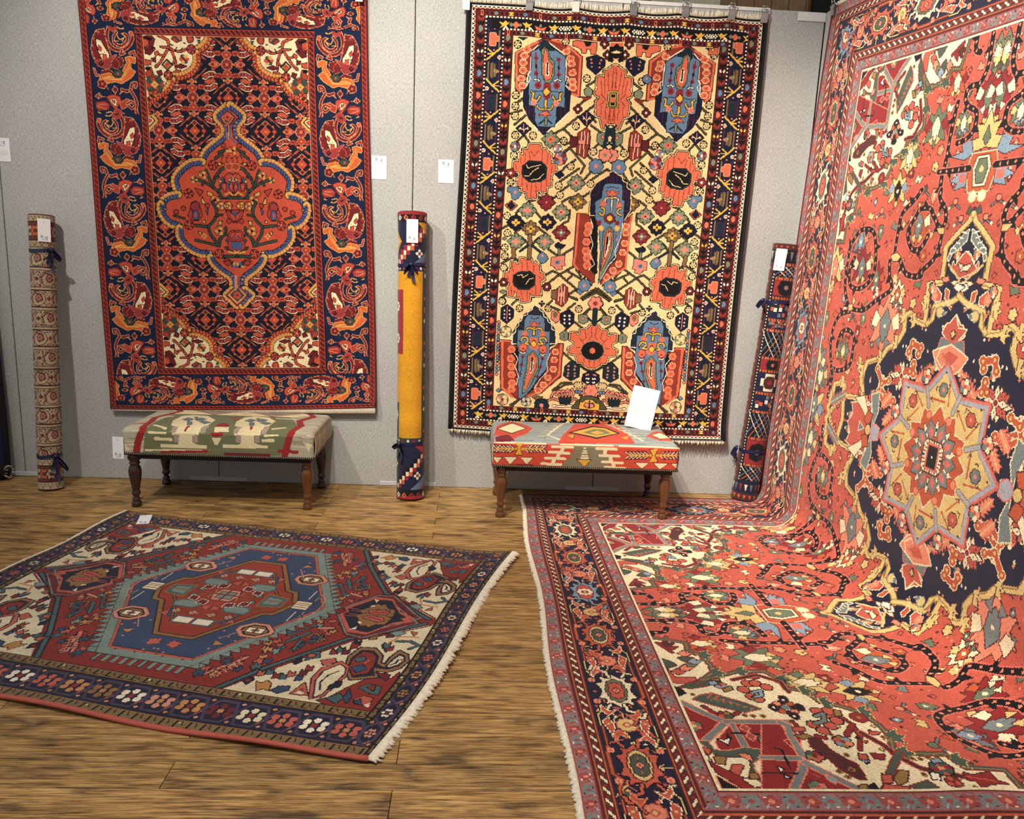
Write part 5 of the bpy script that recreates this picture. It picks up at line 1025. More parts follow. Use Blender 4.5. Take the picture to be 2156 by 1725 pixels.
    ring = np.vstack([left, np.c_[Wd-left[::-1, 0], left[::-1, 1]]]); full = np.vstack([ring, np.c_[ring[::-1, 0], Hd-ring[::-1, 1]]])
    c.at(); c.P('N', full); c.at(None, ALL)
    c.L('D', left, 7); c.L('Y', left, 5.4); c.L('U', left+np.array([3.5, 0]), .8)
    for i in range(8, len(left)-1, 2):
        x, y = left[i]; c.P('Y', [(x-1,y-6),(x-7,y-7),(x-5,y-2),(x-10,y+1),(x-5,y+3),(x-6,y+8),(x,y+5)], 'D', .6); c.D('D', [(x-5,y)], 1)
    c.at(None, ALL)
    for i in range(240):
        x, y = rs.uniform(130, Wd/2), rs.uniform(200, Hd/2)
        if c.a[int(y), int(x)] == c.ix['N']: (c.G('E' if i % 2 else 'S', [(x, y)], 1.5, 1.9) if i % 6 else c.F([(x, y)], 5, 5, ['S','E','R','C'], 'Y', 'K'))
    c.at(W2, ALL)
    c.P('R','1700,560 1740,640 1760,690 1790,650 1790,720 1680,790 1590,740 1560,700 1620,640 1640,600','E'); c.P('E','1610,660 1680,690 1690,730 1630,720','D'); c.P('E','1540,820 1620,810 1680,840 1600,870','D'); c.P('S','1460,790 1520,770 1530,810 1480,820','D'); c.P('W','1610,860 1690,840 1700,880 1650,910','D')
    c.L('Y','1520,670 1590,760 1620,810',2.2); c.P('C','1660,400 1700,370 1680,460 1640,500 1600,540 1550,570 1520,640 1510,620 1540,540 1600,480','E'); 
    for k in range(5): c.L('W', [(1680-k*32,400+k*45),(1640-k*28,390+k*45)], 1.2)
    c.L('Y','1640,940 1560,990 1400,1030 1390,1130 1340,1180',4.2,'U'); c.L('U','1400,1040 1360,1150',2); c.P('R','1420,870 1460,930 1450,980 1410,990 1390,930','E'); c.P('O','1500,880 1530,900 1520,990 1490,960','E'); c.D('Y','1450,1080',4.4,'C'); c.F('1400,940',5,5,'S','Y'); c.P('C','1480,1070 1510,1080 1490,1110 1460,1110','E',.6); c.P('O','1520,1020 1560,1040 1545,1060','E',.6)
    c.P('R','1600,1115 1640,1200 1660,1200 1675,1290 1570,1375 1520,1310 1480,1205 1550,1215','E',1.4); c.P('Y','1580,1240 1600,1270 1575,1310 1560,1270','D'); c.P('C','1470,1300 1540,1330 1560,1400 1440,1390','P'); c.P('S','1400,1420 1450,1400 1560,1370 1640,1440 1650,1530 1500,1640 1430,1530','E',1.4); c.P('R','1470,1440 1560,1420 1600,1480 1520,1560','S'); c.L('S','1500,1560 1500,1720',4,'E'); c.L('E','~1500,1640 1450,1640 1440,1690 1470,1700',2,'S')
    # rust cloud collars, white stars, salmon leaves
    def cloud(z, p, s=1.):
        c.at(z, ALL)
        s *= .52; q = pts_of(p); c.L('O', q, 11*s, 'E'); 
        for a in q: c.D('O', [a], 8*s, 'E')
        c.L('O', q, 9*s)
        for a in q: c.D('O', [a], 6.4*s); c.D('Y', [a], 1.6)
    cloud(W2,'1190,1420 1220,1350 1290,1390 1270,1440'); cloud(W2,'1230,1530 1230,1610 1200,1590'); cloud(W3,'1070,170 1060,230 1080,290 1110,350 1160,350'); cloud(W3,'1080,180 1040,270 1100,370',.8); cloud(W3,'900,1060 960,990 1000,1050',.9)
    for z, p in ((W3,'1200,145'), (W2,'1130,1630'), (W3,'1000,380')):
        q = z(pts_of(p))[0]; c.at(lambda a: a+q, ALL)
        for a in range(8):
            d = np.array([np.cos(a*np.pi/4), np.sin(a*np.pi/4)]); n = np.array([-d[1], d[0]])
            c.P('E' if a % 2 == 0 else 'R', [d*2, d*8+n*3, d*14, d*8-n*3], 'D', .6); c.G('M', [tuple(d*8)], 1)
        c.D('M', '0,0', 2.4, 'E')
    def spray(z, p0, p1, col='S'):
        a, b = z(pts_of(p0))[0], z(pts_of(p1))[0]; c.at(None, ALL); d = b-a; n = np.array([-d[1], d[0]])/np.hypot(*d)
        q = [a]; 
        for k in range(1, 7): t = k/7; q += [a+d*(t-.04)+n*3.5, a+d*t+n*(8-4*t)+d*.05, a+d*(t+.03)+n*2.6]
        q += [b]
        for k in range(6, 0, -1): t = k/7; q += [a+d*(t+.03)-n*2.6, a+d*t-n*(8-4*t)+d*.05, a+d*(t-.04)-n*3.5]
        c.P(col, np.array(q), 'R', .8); c.L('Y', [a, b], .8)
    spray(W3,'1330,230','1490,70'); spray(W3,'1200,380','1080,540'); spray(W3,'1050,980','1010,830'); spray(W3,'650,530','740,700','C'); spray(W2,'1250,1690','1400,1550')
    # side palmette inside the medallion
    q = W3(pts_of('960,640'))[0]; c.at(lambda a: a*.8+np.array([q[0], Hd/2]), ('', 'x'))
    c.P('R','-46,-26 -30,-30 -10,-22 4,0 -10,22 -30,30 -46,26 -40,12 -50,0 -40,-12','E',1.2)
    for k in (-1, 1): c.P('E', [(-40,k*34),(-16,k*20),(2,k*4),(-8,k*24),(-20,k*40)], 'D'); c.P('C', [(-4,k*44),(6,k*20),(8,k*4),(16,k*26),(12,k*50)], 'E'); c.P('O', [(-12,k*10),(0,k*6),(6,k*20),(-6,k*24)], 'D')
    c.D('Y','0,0',5,'D'); c.P('C','-22,-6 -10,0 -22,6','E'); c.D('L','16,0',8,'P')
    # star medallion
    cx, cy = Wd/2, Hd/2
    c.at(lambda a: a+np.array([cx, cy]))
    st = []
    for k in range(16):
        r = 86 if k % 2 == 0 else 64; a = k*np.pi/8; st.append((r*np.cos(a), r*.95*np.sin(a)))
    c.P('D', st, 'R', 3); c.P('P', st, 'P', 2); c.P('L', st); c.P('U', np.array(st)*.93); c.P('Y', np.array(st)*.92)
    for k in range(8):
        a = k*np.pi/4; d = np.array([np.cos(a), np.sin(a)]); n = np.array([-d[1], d[0]]); b = np.array([np.cos(a+np.pi/8), np.sin(a+np.pi/8)])
        c.L('L', [b*63, b*46], 3.6, 'U'); c.L('O', [d*68+n*8, d*48+n*10], 1.6); c.L('O', [d*50-n*16, d*50+n*4], 1.6); c.F([tuple(d*60)], 6, 6, 'R' if k % 2 else 'C', 'S', 'D'); c.L('D', [d*66+n*6, d*64+n*9, d*61+n*6], .8); c.L('D', [d*52-n*14, d*49-n*16, d*47-n*12], .8); c.G('D', [tuple(d*75)], 1.4); c.L('D', [d*62-n*8, d*60-n*11, d*57-n*9],.8); c.F([tuple(b*73)], 7, 5, ['S','E','C'], 'R', 'N')
    wr = [((46 if k % 2 == 0 else 36)*np.cos(k*np.pi/12), (46 if k % 2 == 0 else 36)*np.sin(k*np.pi/12)) for k in range(24)]
    c.P('O', wr, 'E'); 
    for k in range(8):
        a = (k+.5)*np.pi/4; c.D('S', [(38*np.cos(a), 38*np.sin(a))], 3.4, 'O')
    for k in range(10):
        a = k*np.pi/5; d = np.array([np.cos(a), np.sin(a)]); n = np.array([-d[1], d[0]]); b = np.array([np.cos(a+np.pi/10), np.sin(a+np.pi/10)])
        c.P('E', [b*18, b*26+np.array([-b[1], b[0]])*3, b*33, b*26-np.array([-b[1], b[0]])*3], 'D', .6)
        c.P('C', [d*14, d*24+n*7, d*34, d*24-n*7], 'D', .7); c.P('P', [d*16, d*23+n*3.4, d*29, d*23-n*3.4])
    c.P('E','-10,-14 10,-14 14,-10 14,10 10,14 -10,14 -14,10 -14,-10','D'); 
    for k in range(24): a = k*np.pi/12; c.L('D', [(11*np.cos(a), 12*np.sin(a)), (16*np.cos(a), 16*np.sin(a))], .7)
    c.P('P','-9,-12 9,-12 9,12 -9,12'); c.P('K','-6,-9 6,-9 6,9 -6,9','D'); c.G('W','0,0',1.6)
    # ---- borders
    def mainb(n, w):
        g = Weave(n, w, PAL4, 'N'); st = 84; h = w/2
        g.at()
        for i in range(int(n*w/110)):
            g.D('SOERPCY'[rs.randint(7)], [(rs.uniform(0, n), rs.uniform(3, w-3))], 1.2, 'D' if i % 4 == 0 else None)
        for i in range(int(n*w/300)):
            x, y = rs.uniform(0, n), rs.uniform(5, w-5); g.L('OPY'[rs.randint(3)], [(x,y),(x+rs.uniform(-9, 9),y+rs.uniform(-6, 6)),(x+rs.uniform(-12, 12),y+rs.uniform(-9, 9))], 1)
        k = 0; x = st*.5
        while x < n+st:
            f = lambda a, x=x, s=(1 if k % 2 else -1): np.c_[x+a[:, 0], h+a[:, 1]*s*w/46]
            g.at(f)
            g.L('O','-42,-19 -22,-19 -14,-15 -8,-21 10,-21 20,-19 42,-19',1.6,'D'); g.L('Y','-42,20 -30,20 -22,14 -30,8',1.3,'K'); g.L('Y','42,20 26,20 18,16',1.3,'K'); g.L('R','-42,-6 -34,-10 -30,-18',1.3,'D'); g.L('R','42,4 34,9 28,19',1.3,'D')
            typ = 'blue green cream green'.split()[k % 4]
            ring = {'blue': ('B','R','E','M'), 'cream': ('E','G','R','S'), 'green': ('R','Y','T','S')}[typ]
            g.P(ring[0],'-21,0 -16,-6 -19,-11 -11,-9 -9,-15 0,-11 9,-15 11,-9 19,-11 16,-6 21,0 16,6 19,11 11,9 9,15 0,11 -9,15 -11,9 -19,11 -16,6','K'); g.L(ring[0],'-18,-3 -25,-4 -28,-10 -33,-9 -34,-15 -29,-17',2.2,'K'); g.L(ring[0],'18,3 25,4 28,10 33,9 34,15 29,17',2.2,'K'); g.L(ring[0],'-18,8 -24,12 -22,17',1.8,'K'); g.L(ring[0],'18,-8 24,-12 22,-17',1.8,'K'); g.P(ring[1],'-15,0 -11,-6 0,-8.5 11,-6 15,0 11,6 0,8.5 -11,6','D')
            if typ == 'blue': g.F('0,0',9,8,'E','M','M',pr=.26); g.G('Y','0,0',1.6)
            else: g.P(ring[2],'-11,0 -8,-4.4 0,-6 8,-4.4 11,0 8,4.4 0,6 -8,4.4','D'); g.G(ring[3],'0,0',3.4,2.6,'D'); g.G('M','0,0',1.3); g.D('O','-7,0 7,0',1)
            for sx in (-1, 1):
                g.P('O',[(sx*30,-2),(sx*36,-8),(sx*30,-13),(sx*25,-12),(sx*31,-8)],'S',.7); g.P('R',[(sx*25,6),(sx*31,12),(sx*24,17),(sx*19,16),(sx*26,12)],'E',.7); g.F([(sx*15,-18),(sx*14,18)],3,5,'S','O')
            g.at(lambda a, x=x: np.c_[x+st/2+a[:, 0], h+a[:, 1]*w/46])
            g.F('0,0',8.5,10,'Y' if k % 2 else 'S','R','R',pr=.24); g.D('Y','0,0',1.8)
            for s in (-1, 1): g.P('R',[(-11,s*13),(-2,s*10),(9,s*13),(4,s*18),(-5,s*15)],'E',.7); g.D('Y',[(1,s*14)],1.2); g.L('P',[(-6,s*8),(-12,s*12),(-17,s*10),(-16,s*6)],1.2); g.L('E',[(8,s*6),(14,s*9),(18,s*6)],1); g.P('T',[(12,s*14),(17,s*12),(18,s*17)],'O',.6)
            x += st; k += 1
        return g.a
    def dash(n, w):
        g = Weave(n, w, PAL4, 'D'); g.at()
        for x in range(0, n+6, 10): g.L('E', [(x,w-3.2),(x+5,3.2)], 1.7); g.D('M', [(x+7,w/2)], 1.2); g.D('T', [(x+2,2.6)],1)
        g.a[0] = g.a[-1] = g.ix['D']; g.a[1] = g.a[-2] = g.ix['O']; 
        if w > 10: g.a[2] = g.a[-3] = g.ix['R']
        return g.a
    def mauve(n, w):
        g = Weave(n, w, PAL4, 'A'); g.at()
        for i, x in enumerate(range(0, n+12, 12)):
            g.L('X', [(x,2),(x+4,w-2)], 1); g.F([(x+7,w*.5)], w*.34, 5, 'X' if i % 2 else 'C', 'S' if i % 2 else 'X', None, i*.7); g.D('E' if i % 3 == 0 else 'D', [(x+4,w*.3),(x+9,w*.75)], .8); g.L('L', [(x+2,w*.8),(x+5,w*.62)], 1)
        g.a[0] = g.a[-1] = g.ix['D']; g.a[1] = g.ix['X']; g.a[-2] = g.ix['X']; return g.a
    c.rect('D',0,0,Wd,bv); c.rect('D',0,Hd-bv,Wd,Hd); c.rect('D',0,0,bu,Hd); c.rect('D',Wd-bu,0,Wd,Hd)
    # rows: outer strip, dashes, main, dashes, inner strip
    def lay(n, ws, k0):
        return np.vstack([mauve(n, ws[0]), dash(n, ws[1]), mainb(n, ws[2]), dash(n, ws[3])[::-1], mauve(n, ws[4])[::-1]])
    end = lay(Wd, (13,10,41,10,12), 0); side = lay(Hd, (15,11,47,12,18), 1)
    def mitre(A, n, w, s):   # trapezoid mask so that the bands turn the corner
        y, x = np.mgrid[0:w, 0:n]; m = (x*w >= y*s) & ((n-1-x)*w >= y*s); return m
    S = side.T; mS = mitre(side, Hd, bu, bv).T
    V = c.a[:, :bu]; V[mS] = S[mS]; V = c.a[:, ::-1][:, :bu]; V[mS] = S[::-1][mS]
    mE = mitre(end, Wd, bv, bu); V = c.a[:bv]; V[mE] = end[mE]; V = c.a[::-1][:bv]; V[mE] = end[:, ::-1][mE]
    c.a[bv:Hd-bv, [bu, bu+1, Wd-bu-2, Wd-bu-1]] = c.ix['E']; c.a[[bv, bv+1, Hd-bv-2, Hd-bv-1], bu:Wd-bu] = c.ix['E']
    return c
# ---------------------------------------------------------------- kilim covers of the two footstools
PALK = dict(G=(112,116,84), E=(228,214,170), R=(150,44,46), Z=(176,172,148), B=(104,120,128), K=(30,26,28), Y=(214,160,62), C=(196,74,54), S=(150,156,150), D=(112,36,44), V=(168,150,138), U=(128,120,96))

def kilim_xf(back, front, low, w, dt, df):
    """measured outline of the seat (back edge, front edge, lower edge) -> threads"""
    HT = homog([back[0], back[1], front[1], front[0]], [(0,0),(w,0),(w,dt),(0,dt)])
    HFr = homog([front[0], front[1], low[1], low[0]], [(0,dt),(w,dt),(w,dt+df),(0,dt+df)])
    def f(p):
        a = hmap(HT, p); b = hmap(HFr, p)
        return np.where((a[:, 1:] <= dt), a, b)
    return f

def weave_green_kilim():
    w, dt, df = 250, 131, 36
    c = Weave(w, dt+df, PALK, 'Z'); rs = np.random.RandomState(5)
    X = kilim_xf([(265,40),(1140,44)], [(135,150),(1085,168)], [(140,248),(1085,268)], w, dt, df)
    for y in range(dt+df):
        for k in range(3):
            x = rs.randint(0, w); c.a[y, x:x+rs.randint(8, 50)] = c.ix['EUZV'[rs.randint(4)]]
    c.at(X)
    c.P('G','240,248 250,170 300,110 345,78 930,84 985,130 960,185 915,258 600,262'); c.P('E','380,40 1010,48 1030,70 930,84 345,78 340,60')
    for x0, s in ((450, 1), (755, 1)):
        q = lambda P: [(x0+a*s, b) for a, b in P]
        c.P('E', q([(-95,118),(-60,90),(-10,84),(60,88),(105,112),(80,140),(60,142),(60,175),(30,178),(30,205),(60,214),(100,216),(100,228),(-125,226),(-125,212),(-40,212),(-40,178),(-70,176),(-70,145),(-95,142)]))
        c.P('V', q([(-80,145),(-55,145),(-55,165),(-80,165)])); c.P('V', q([(-60,175),(-35,175),(-35,205),(-60,205)])); c.P('V', q([(35,178),(58,178),(58,205),(35,205)])); c.P('V', q([(62,142),(88,142),(88,165),(62,165)]))
        for pts in ([(-55,112),(-30,100),(0,108),(-20,122)], [(0,108),(30,98),(60,106),(45,118),(20,118)], [(-25,124),(-5,122),(0,138),(-20,140)], [(25,122),(60,118),(90,126),(60,134)], [(-5,96),(15,94),(10,104)]): c.P('B', q(pts), 'K', .6)
        c.P('R', q([(-18,142),(0,142),(-6,156),(-14,156)]))
    c.P('R','570,135 600,126 630,136 630,144 566,144'); c.P('E','565,146 632,146 634,158 562,158'); c.P('R','565,160 632,160 628,178 600,184 572,178'); c.P('E','575,186 622,188 605,214 590,214'); c.P('R','620,92 670,94 672,98 622,96'); c.P('R','625,104 665,105 664,110 628,108')
    c.L('R','350,40 372,60 320,82 268,98 258,122 236,158 216,205 205,250',9); c.L('R','1020,48 1052,72 985,104 1004,132 962,185 935,262',9); c.L('R','170,130 240,130',4); c.L('R','910,238 1000,242',5)
    for p in ('280,140 330,150','270,165 345,168','300,190 375,194','920,146 860,152','900,172 840,176','880,196 830,196','300,100 345,92','860,94 960,96'): c.L('E', p, 4.4)
    for q in ('435,50 540,78 690,44', '715,52 835,82 965,58 850,46'): c.P('V', q, 'R', 2.6)
    c.P('E','660,62 690,56 720,64 690,72','R'); c.P('G','480,52 560,62 640,48'); c.P('G','770,58 840,70 910,60')
    c.L('R','330,243 550,240',4); c.L('D','640,250 860,256',4); c.L('E','250,236 560,232',2.4); c.P('E','1035,205 1080,210 1060,240'); c.P('E','145,205 180,235 150,240'); c.L('U','300,228 900,236',1.6)
    return c, dt, df

def weave_red_kilim():
    w, dt, df = 250, 131, 36
    c = Weave(w, dt+df, PALK, 'S')
    X = kilim_xf([(90,258),(985,256)], [(100,345),(1145,372)], [(105,478),(1138,498)], w, dt, df)
    rs = np.random.RandomState(6)
    for y in range(dt+df):
        x = rs.randint(0, w); c.a[y, x:x+rs.randint(10, 60)] = c.ix['B']
    c.at(X)
    c.P('C','100,346 1145,374 1138,500 105,480')
    c.P('C','395,352 480,268 620,258 720,272 830,360'); c.P('K','440,318 570,280 650,288 740,318 600,344'); c.P('Y','462,316 575,287 645,292 718,318 600,338'); c.P('G','520,315 580,298 640,300 680,318 600,330'); c.P('Y','560,316 600,305 640,316 600,326'); c.P('C','545,270 570,262 600,270 575,278','K')
    for k in range(7):
        c.L('E', [(420-k*16,262+k*12),(370-k*12,262+k*12)], 2.6); c.L('E', [(640+k*30,262+k*13),(700+k*32,262+k*13)], 2.6)
    c.L('E','430,260 340,330 400,345',3); c.L('E','640,262 880,352',3)
    for k in range(6): c.L('K', [(300+k*8,335-k*12),(330+k*8,335-k*12)], .8); c.L('K', [(900-k*30,350-k*14),(940-k*30,350-k*14)], .8)
    c.P('C','100,320 110,285 170,262 250,290 270,300 240,325 170,345'); c.P('K','110,297 175,272 242,300 175,324'); c.P('E','117,297 176,276 236,300 175,320'); c.P('Y','180,264 205,258 225,264 205,270'); c.P('Y','270,262 295,258 320,264 295,270'); c.P('D','105,330 160,325 190,345 110,345')
    c.P('C','900,330 960,296 1010,290 1090,322 1110,345 1000,350'); c.P('K','935,320 1000,298 1078,326 1000,344'); c.P('E','943,320 1000,302 1070,326 1000,340'); c.P('Y','740,338 790,330 780,346'); c.P('Y','800,262 830,258 850,270','K'); c.P('Y','440,330 475,326 468,342','K')
    c.L('E','100,346 400,354',3); c.L('E','490,358 780,364',3); c.L('E','820,366 1145,376',3)
    c.P('U','545,366 700,370 705,392 740,395 735,420 760,424 760,460 770,490 500,484 520,445 545,440 540,412 565,408 555,385')
    for p in ('440,376 555,380','425,405 535,410','405,437 515,441','385,467 495,470','690,385 800,390','708,421 815,426','725,455 835,460','740,484 850,489'): c.L('E', p, 4)
    for p in ('500,378 495,405','480,408 472,437','455,440 448,467','735,388 740,422','770,424 772,455','785,460 790,485'): c.L('E', p, 5)
    for k in range(5): c.L('E', [(625-4-k*4,384+k*13),(625+4+k*4,385+k*13)], 2.2)
    c.P('Y','582,443 662,446 624,482','K',.7)
    for cx, cy in ((250, 388), (1005, 420)):
        for k in range(6):
            for s in (-1, 1):
                x = cx+s*(30+k*20); c.L('K', [(x,cy),(x+s*26,cy-20)], 1.6); c.L('K', [(x,cy),(x+s*26,cy+20)], 1.6); c.L('D', [(x+8,cy),(x+8+s*24,cy-20)], 2.2); c.L('D', [(x+8,cy),(x+8+s*24,cy+20)], 2.2); c.L('E', [(x+3,cy+1),(x+s*24,cy+17)], 1.1); c.L('E', [(x+3,cy-1),(x+s*24,cy-17)], 1.1)
        c.L('Y', [(cx-125,cy),(cx+130,cy)], 2.4); c.P('Y', [(cx-22,cy-32),(cx+22,cy-32),(cx+5,cy),(cx+22,cy+32),(cx-22,cy+32),(cx-5,cy)], 'K', .7)
    for p in ('105,434 155,434 128,466','168,432 242,432 205,472','264,434 334,434 300,472','905,458 980,460 944,490','1005,460 1085,462 1042,492','1100,462 1138,462 1136,492'): c.P('E', p, 'D', .8)
    for k in range(3): c.L('D', [(200,472+k*5),(340,472+k*5)], 1)
    return c, dt, df

# ---------------------------------------------------------------- rolled rugs
PALR = dict(E=(180,160,130), M=(104,56,50), D=(72,44,38), P=(164,110,98), O=(150,128,98), Y=(208,148,36), R=(146,44,48), K=(26,24,28), N=(30,34,60), T=(48,64,62), W=(226,214,190), C=(190,96,62), B=(92,116,142), G=(86,92,78), S=(206,160,110))
def weave_paisley_roll():      # w = unrolled girth, h = length
    w, h = 130, 400; c = Weave(w, h, PALR, 'E'); rs = np.random.RandomState(2); c.at()
    for _ in range(4200): c.D('MDPO'[rs.randint(4)], [(rs.uniform(0, w), rs.uniform(0, h))], .9)
    for j in range(11):
        y = 62+j*28.5
        c.L('E', [(0,y-14),(w,y-14)], 2.4); c.L('D', [(0,y-12),(w,y-12)], .8); c.L('D', [(0,y+12),(w,y+12)], .8)
        for k in range(-1, 5):
            x = k*36+(0 if j % 2 else 18)
            c.D('E', [(x,y)], 13, 'D', 10); c.L('M', [(x-9,y+6),(x-11,y-2),(x-4,y-8),(x+6,y-6),(x+8,y+2),(x,y+5),(x-3,y)], 2.2); c.F([(x+2,y-1)], 5, 6, 'P', 'M', 'D'); c.D('D', [(x-13,y-9),(x+13,y-9),(x+13,y+9),(x-13,y+9)], 1.4)
            c.L('P', [(x+14,y+10),(x+18,y+6),(x+22,y+10)], 1.6); c.L('G', [(x+15,y-6),(x+19,y-10)], 1.4); c.D('R', [(x+18,y)], 1.8, 'D')
    for y0, y1, b in ((0, 10, 'E'), (10, 36, 'M'), (36, 46, 'E'), (h-46, h-36, 'E'), (h-36, h-12, 'M'), (h-12, h, 'E')):
        c.rect(b, 0, y0, w, y1); c.rect('D', 0, y0, w, y0+1); c.rect('D', 0, y1-1, w, y1)
        for x in range(0, w, 12):
            if b == 'M': c.F([(x+6,(y0+y1)/2)], 9, 6, 'E' if (x//12) % 2 else 'C', 'M', 'D', 0, .3); c.D('R', [(x+12,(y0+y1)/2-6)], 1.6)
            else: c.L('M', [(x,y0+2),(x+4,y1-2),(x+8,y0+2)], 1.2); c.D('O', [(x+9,(y0+y1)/2)], 1.4)
    return c
def weave_yellow_roll():
    w, h = 130, 400; c = Weave(w, h, PALR, 'Y'); c.at()
    # the front faces u = .5 of the girth
    c.rect('T', 82, 0, 96, h); c.rect('K', 96, 0, w, h); c.rect('K', 0, 0, 30, h)
    for k in range(26): c.G('YWRC'[k % 4], [(89, 8+k*15.5)], 3.6, 4.4, 'K'); c.G('T', [(89, 8+k*15.5)], 1.4)
    for k in range(18): c.G('WRSC'[k % 4], [(108, 10+k*23)], 8, 9, 'R' if k % 2 else 'N'); c.G('K', [(108, 10+k*23)], 3.4); c.G('R' if k % 2 else 'B', [(124, 20+k*23)], 6)
    c.rect('R', 30, 105, 52, 194); c.rect('K', 30, 105, 33, 400); c.rect('T', 30, 262, 44, 360); 
    for y in (128, 172): c.F([(37,y)], 9, 8, 'W', 'C', 'K', 0, .28)
    for y in (280, 330): c.F([(34,y)], 8, 6, 'W', 'C', 'K', 0, .3)
    # patterned ends
    for y0, y1 in ((10, 72), (320, 386)):
        c.rect('N', 30, y0, 96, y1); hh = y1-y0
        for k in range(9):
            y = y0+k*hh/9
            c.P('R' if y0 < 100 else 'K', [(34+k*6,y1-k*6-2),(42+k*6,y1-k*6-2),(42+k*6,y1-k*6-9),(34+k*6,y1-k*6-9)]); c.P('W', [(40+k*6,y1-k*6-2),(44+k*6,y1-k*6-2),(44+k*6,y1-k*6-8),(40+k*6,y1-k*6-8)]); c.P('C' if k % 2 else 'R', [(44+k*6,y1-k*6-2),(50+k*6,y1-k*6-2),(50+k*6,y1-k*6-8),(44+k*6,y1-k*6-8)])
        c.P('Y' if y0 < 100 else 'K', [(30,y0+6),(48,y0+30),(30,y0+54)]); c.P('R', [(30,y0+16),(40,y0+30),(30,y0+44)]); c.F([(36,y0+30)], 6, 4, 'W', 'R'); c.F([(76,y0+46)], 6, 4, 'W', 'R'); c.P('Y' if y0 < 100 else 'R', [(70,y0+2),(96,y0+2),(96,y0+24)]); c.P('B', [(64,y1),(96,y1-24),(96,y1)]); c.P('R', [(80,y1),(96,y1-12),(96,y1)])
    for y0 in (0, 386):
        c.rect('K', 20, y0, 110, y0+14); c.rect('R', 0, 0, w, 4); c.rect('R', 0, h-5, w, h)
        for k in range(7): c.G('RWCR'[k % 4], [(34+k*11,y0+8)], 4, 4); c.G('K', [(34+k*11,y0+8)], 1.6)
    c.rect('T', 30, 312, 96, 320); c.rect('N', 30, 72, 96, 80)
    for k in range(8): c.D('RW'[k % 2], [(34+k*9,316),(34+k*9,76)], 2)
    return c
def weave_tribal_roll():
    w, h = 140, 410; c = Weave(w, h, PALR, 'N'); c.at(); rs = np.random.RandomState(9)
    c.rect('D', 46, 0, 66, h)
    for k in range(40):
        y = k*10.5; c.L('W' if k % 2 else 'C', [(48,y),(55,y+5),(48,y+10)], 1.2); c.L('R', [(54,y),(61,y+5),(54,y+10)], 1.8); 
    c.rect('K', 66, 0, 72, h)
    for y in range(0, h, 5): c.rect('W', 68, y, 70, y+2)
    blocks = [(30, 52, 'x'), (52, 78, 'r'), (82, 116, 'b'), (116, 132, 'y'), (132, 176, 'x'), (176, 196, 'r'), (196, 232, 'w'), (232, 262, 'b'), (262, 306, 'x'), (306, 350, 'r'), (350, 376, 'x')]
    for y0, y1, kd in blocks:
        x0, x1 = 73, 112; c.rect('K' if kd == 'x' else ('R' if kd == 'r' else 'N'), x0, y0, x1, y1)
        if kd == 'x':
            for k in range(6): c.L('B' if k % 2 else 'W', [(x0+k*8-8,y0),(x0+k*8+20,y1)], 1.1); c.L('C' if k % 2 else 'B', [(x0+k*8+20,y0),(x0+k*8-8,y1)], 1.1)
        elif kd == 'r': c.F([((x0+x1)/2,(y0+y1)/2)], min(y1-y0, 30)*.5, 8, 'K', 'B', 'D'); c.G('C', [((x0+x1)/2,(y0+y1)/2)], 3)
        elif kd == 'w':
            m = ((x0+x1)/2,(y0+y1)/2); c.P('W', [(m[0]-14,m[1]-6),(m[0]-8,m[1]-6),(m[0]-8,m[1]-14),(m[0]+8,m[1]-14),(m[0]+8,m[1]-6),(m[0]+14,m[1]-6),(m[0]+14,m[1]+6),(m[0]+8,m[1]+6),(m[0]+8,m[1]+14),(m[0]-8,m[1]+14),(m[0]-8,m[1]+6),(m[0]-14,m[1]+6)], 'K'); c.P('D', [(m[0]-9,m[1]-5),(m[0]-5,m[1]-10),(m[0]+5,m[1]-10),(m[0]+9,m[1]-5),(m[0]+9,m[1]+5),(m[0]+5,m[1]+10),(m[0]-5,m[1]+10),(m[0]-9,m[1]+5)]); c.G('R', [m], 5)
        else:
            for _ in range(14): x, y = rs.uniform(x0+3, x1-3), rs.uniform(y0+3, y1-3); c.P('CSRBW'[rs.randint(5)], [(x-2.5,y-3),(x+2.5,y-3),(x+2.5,y+3),(x-2.5,y+3)], 'K', .6)
        for k in range(9): c.P('C', [(x0+k*4.6,y0-2.4),(x0+k*4.6+3,y0-2.4),(x0+k*4.6+3,y0+2.4),(x0+k*4.6,y0+2.4)], 'D', .5)
    for y0, y1, b in ((0, 8, 'D'), (8, 28, 'K'), (h-30, h-12, 'N'), (h-12, h, 'D')):
        c.rect(b, 0, y0, w, y1)
        for k in range(16): c.P('C' if b == 'D' else 'WBR'[k % 3], [(k*9,y0+3),(k*9+5,y0+3),(k*9+3,y1-3)], 'D' if b != 'D' else 'R', .6)
    return c
def weave_left_kilim():
    w, h = 120, 360; c = Weave(w, h, PALR, 'E'); c.at()
    c.rect('K', w-30, 0, w, h); c.rect('N', w-26, 0, w-8, h)
    for k in range(40): c.P('D', [(w-44,4+k*15),(w-36,k*15-3),(w-30,4+k*15),(w-36,k*15+11)]); c.P('R' if k % 2 else 'D', [(w-58,4+k*15),(w-52,k*15-2),(w-46,4+k*15),(w-52,k*15+10)])
    for k in range(10): c.G('RN'[k % 2], [(w-90,18+k*36)], 22, 16, 'K')
    return c
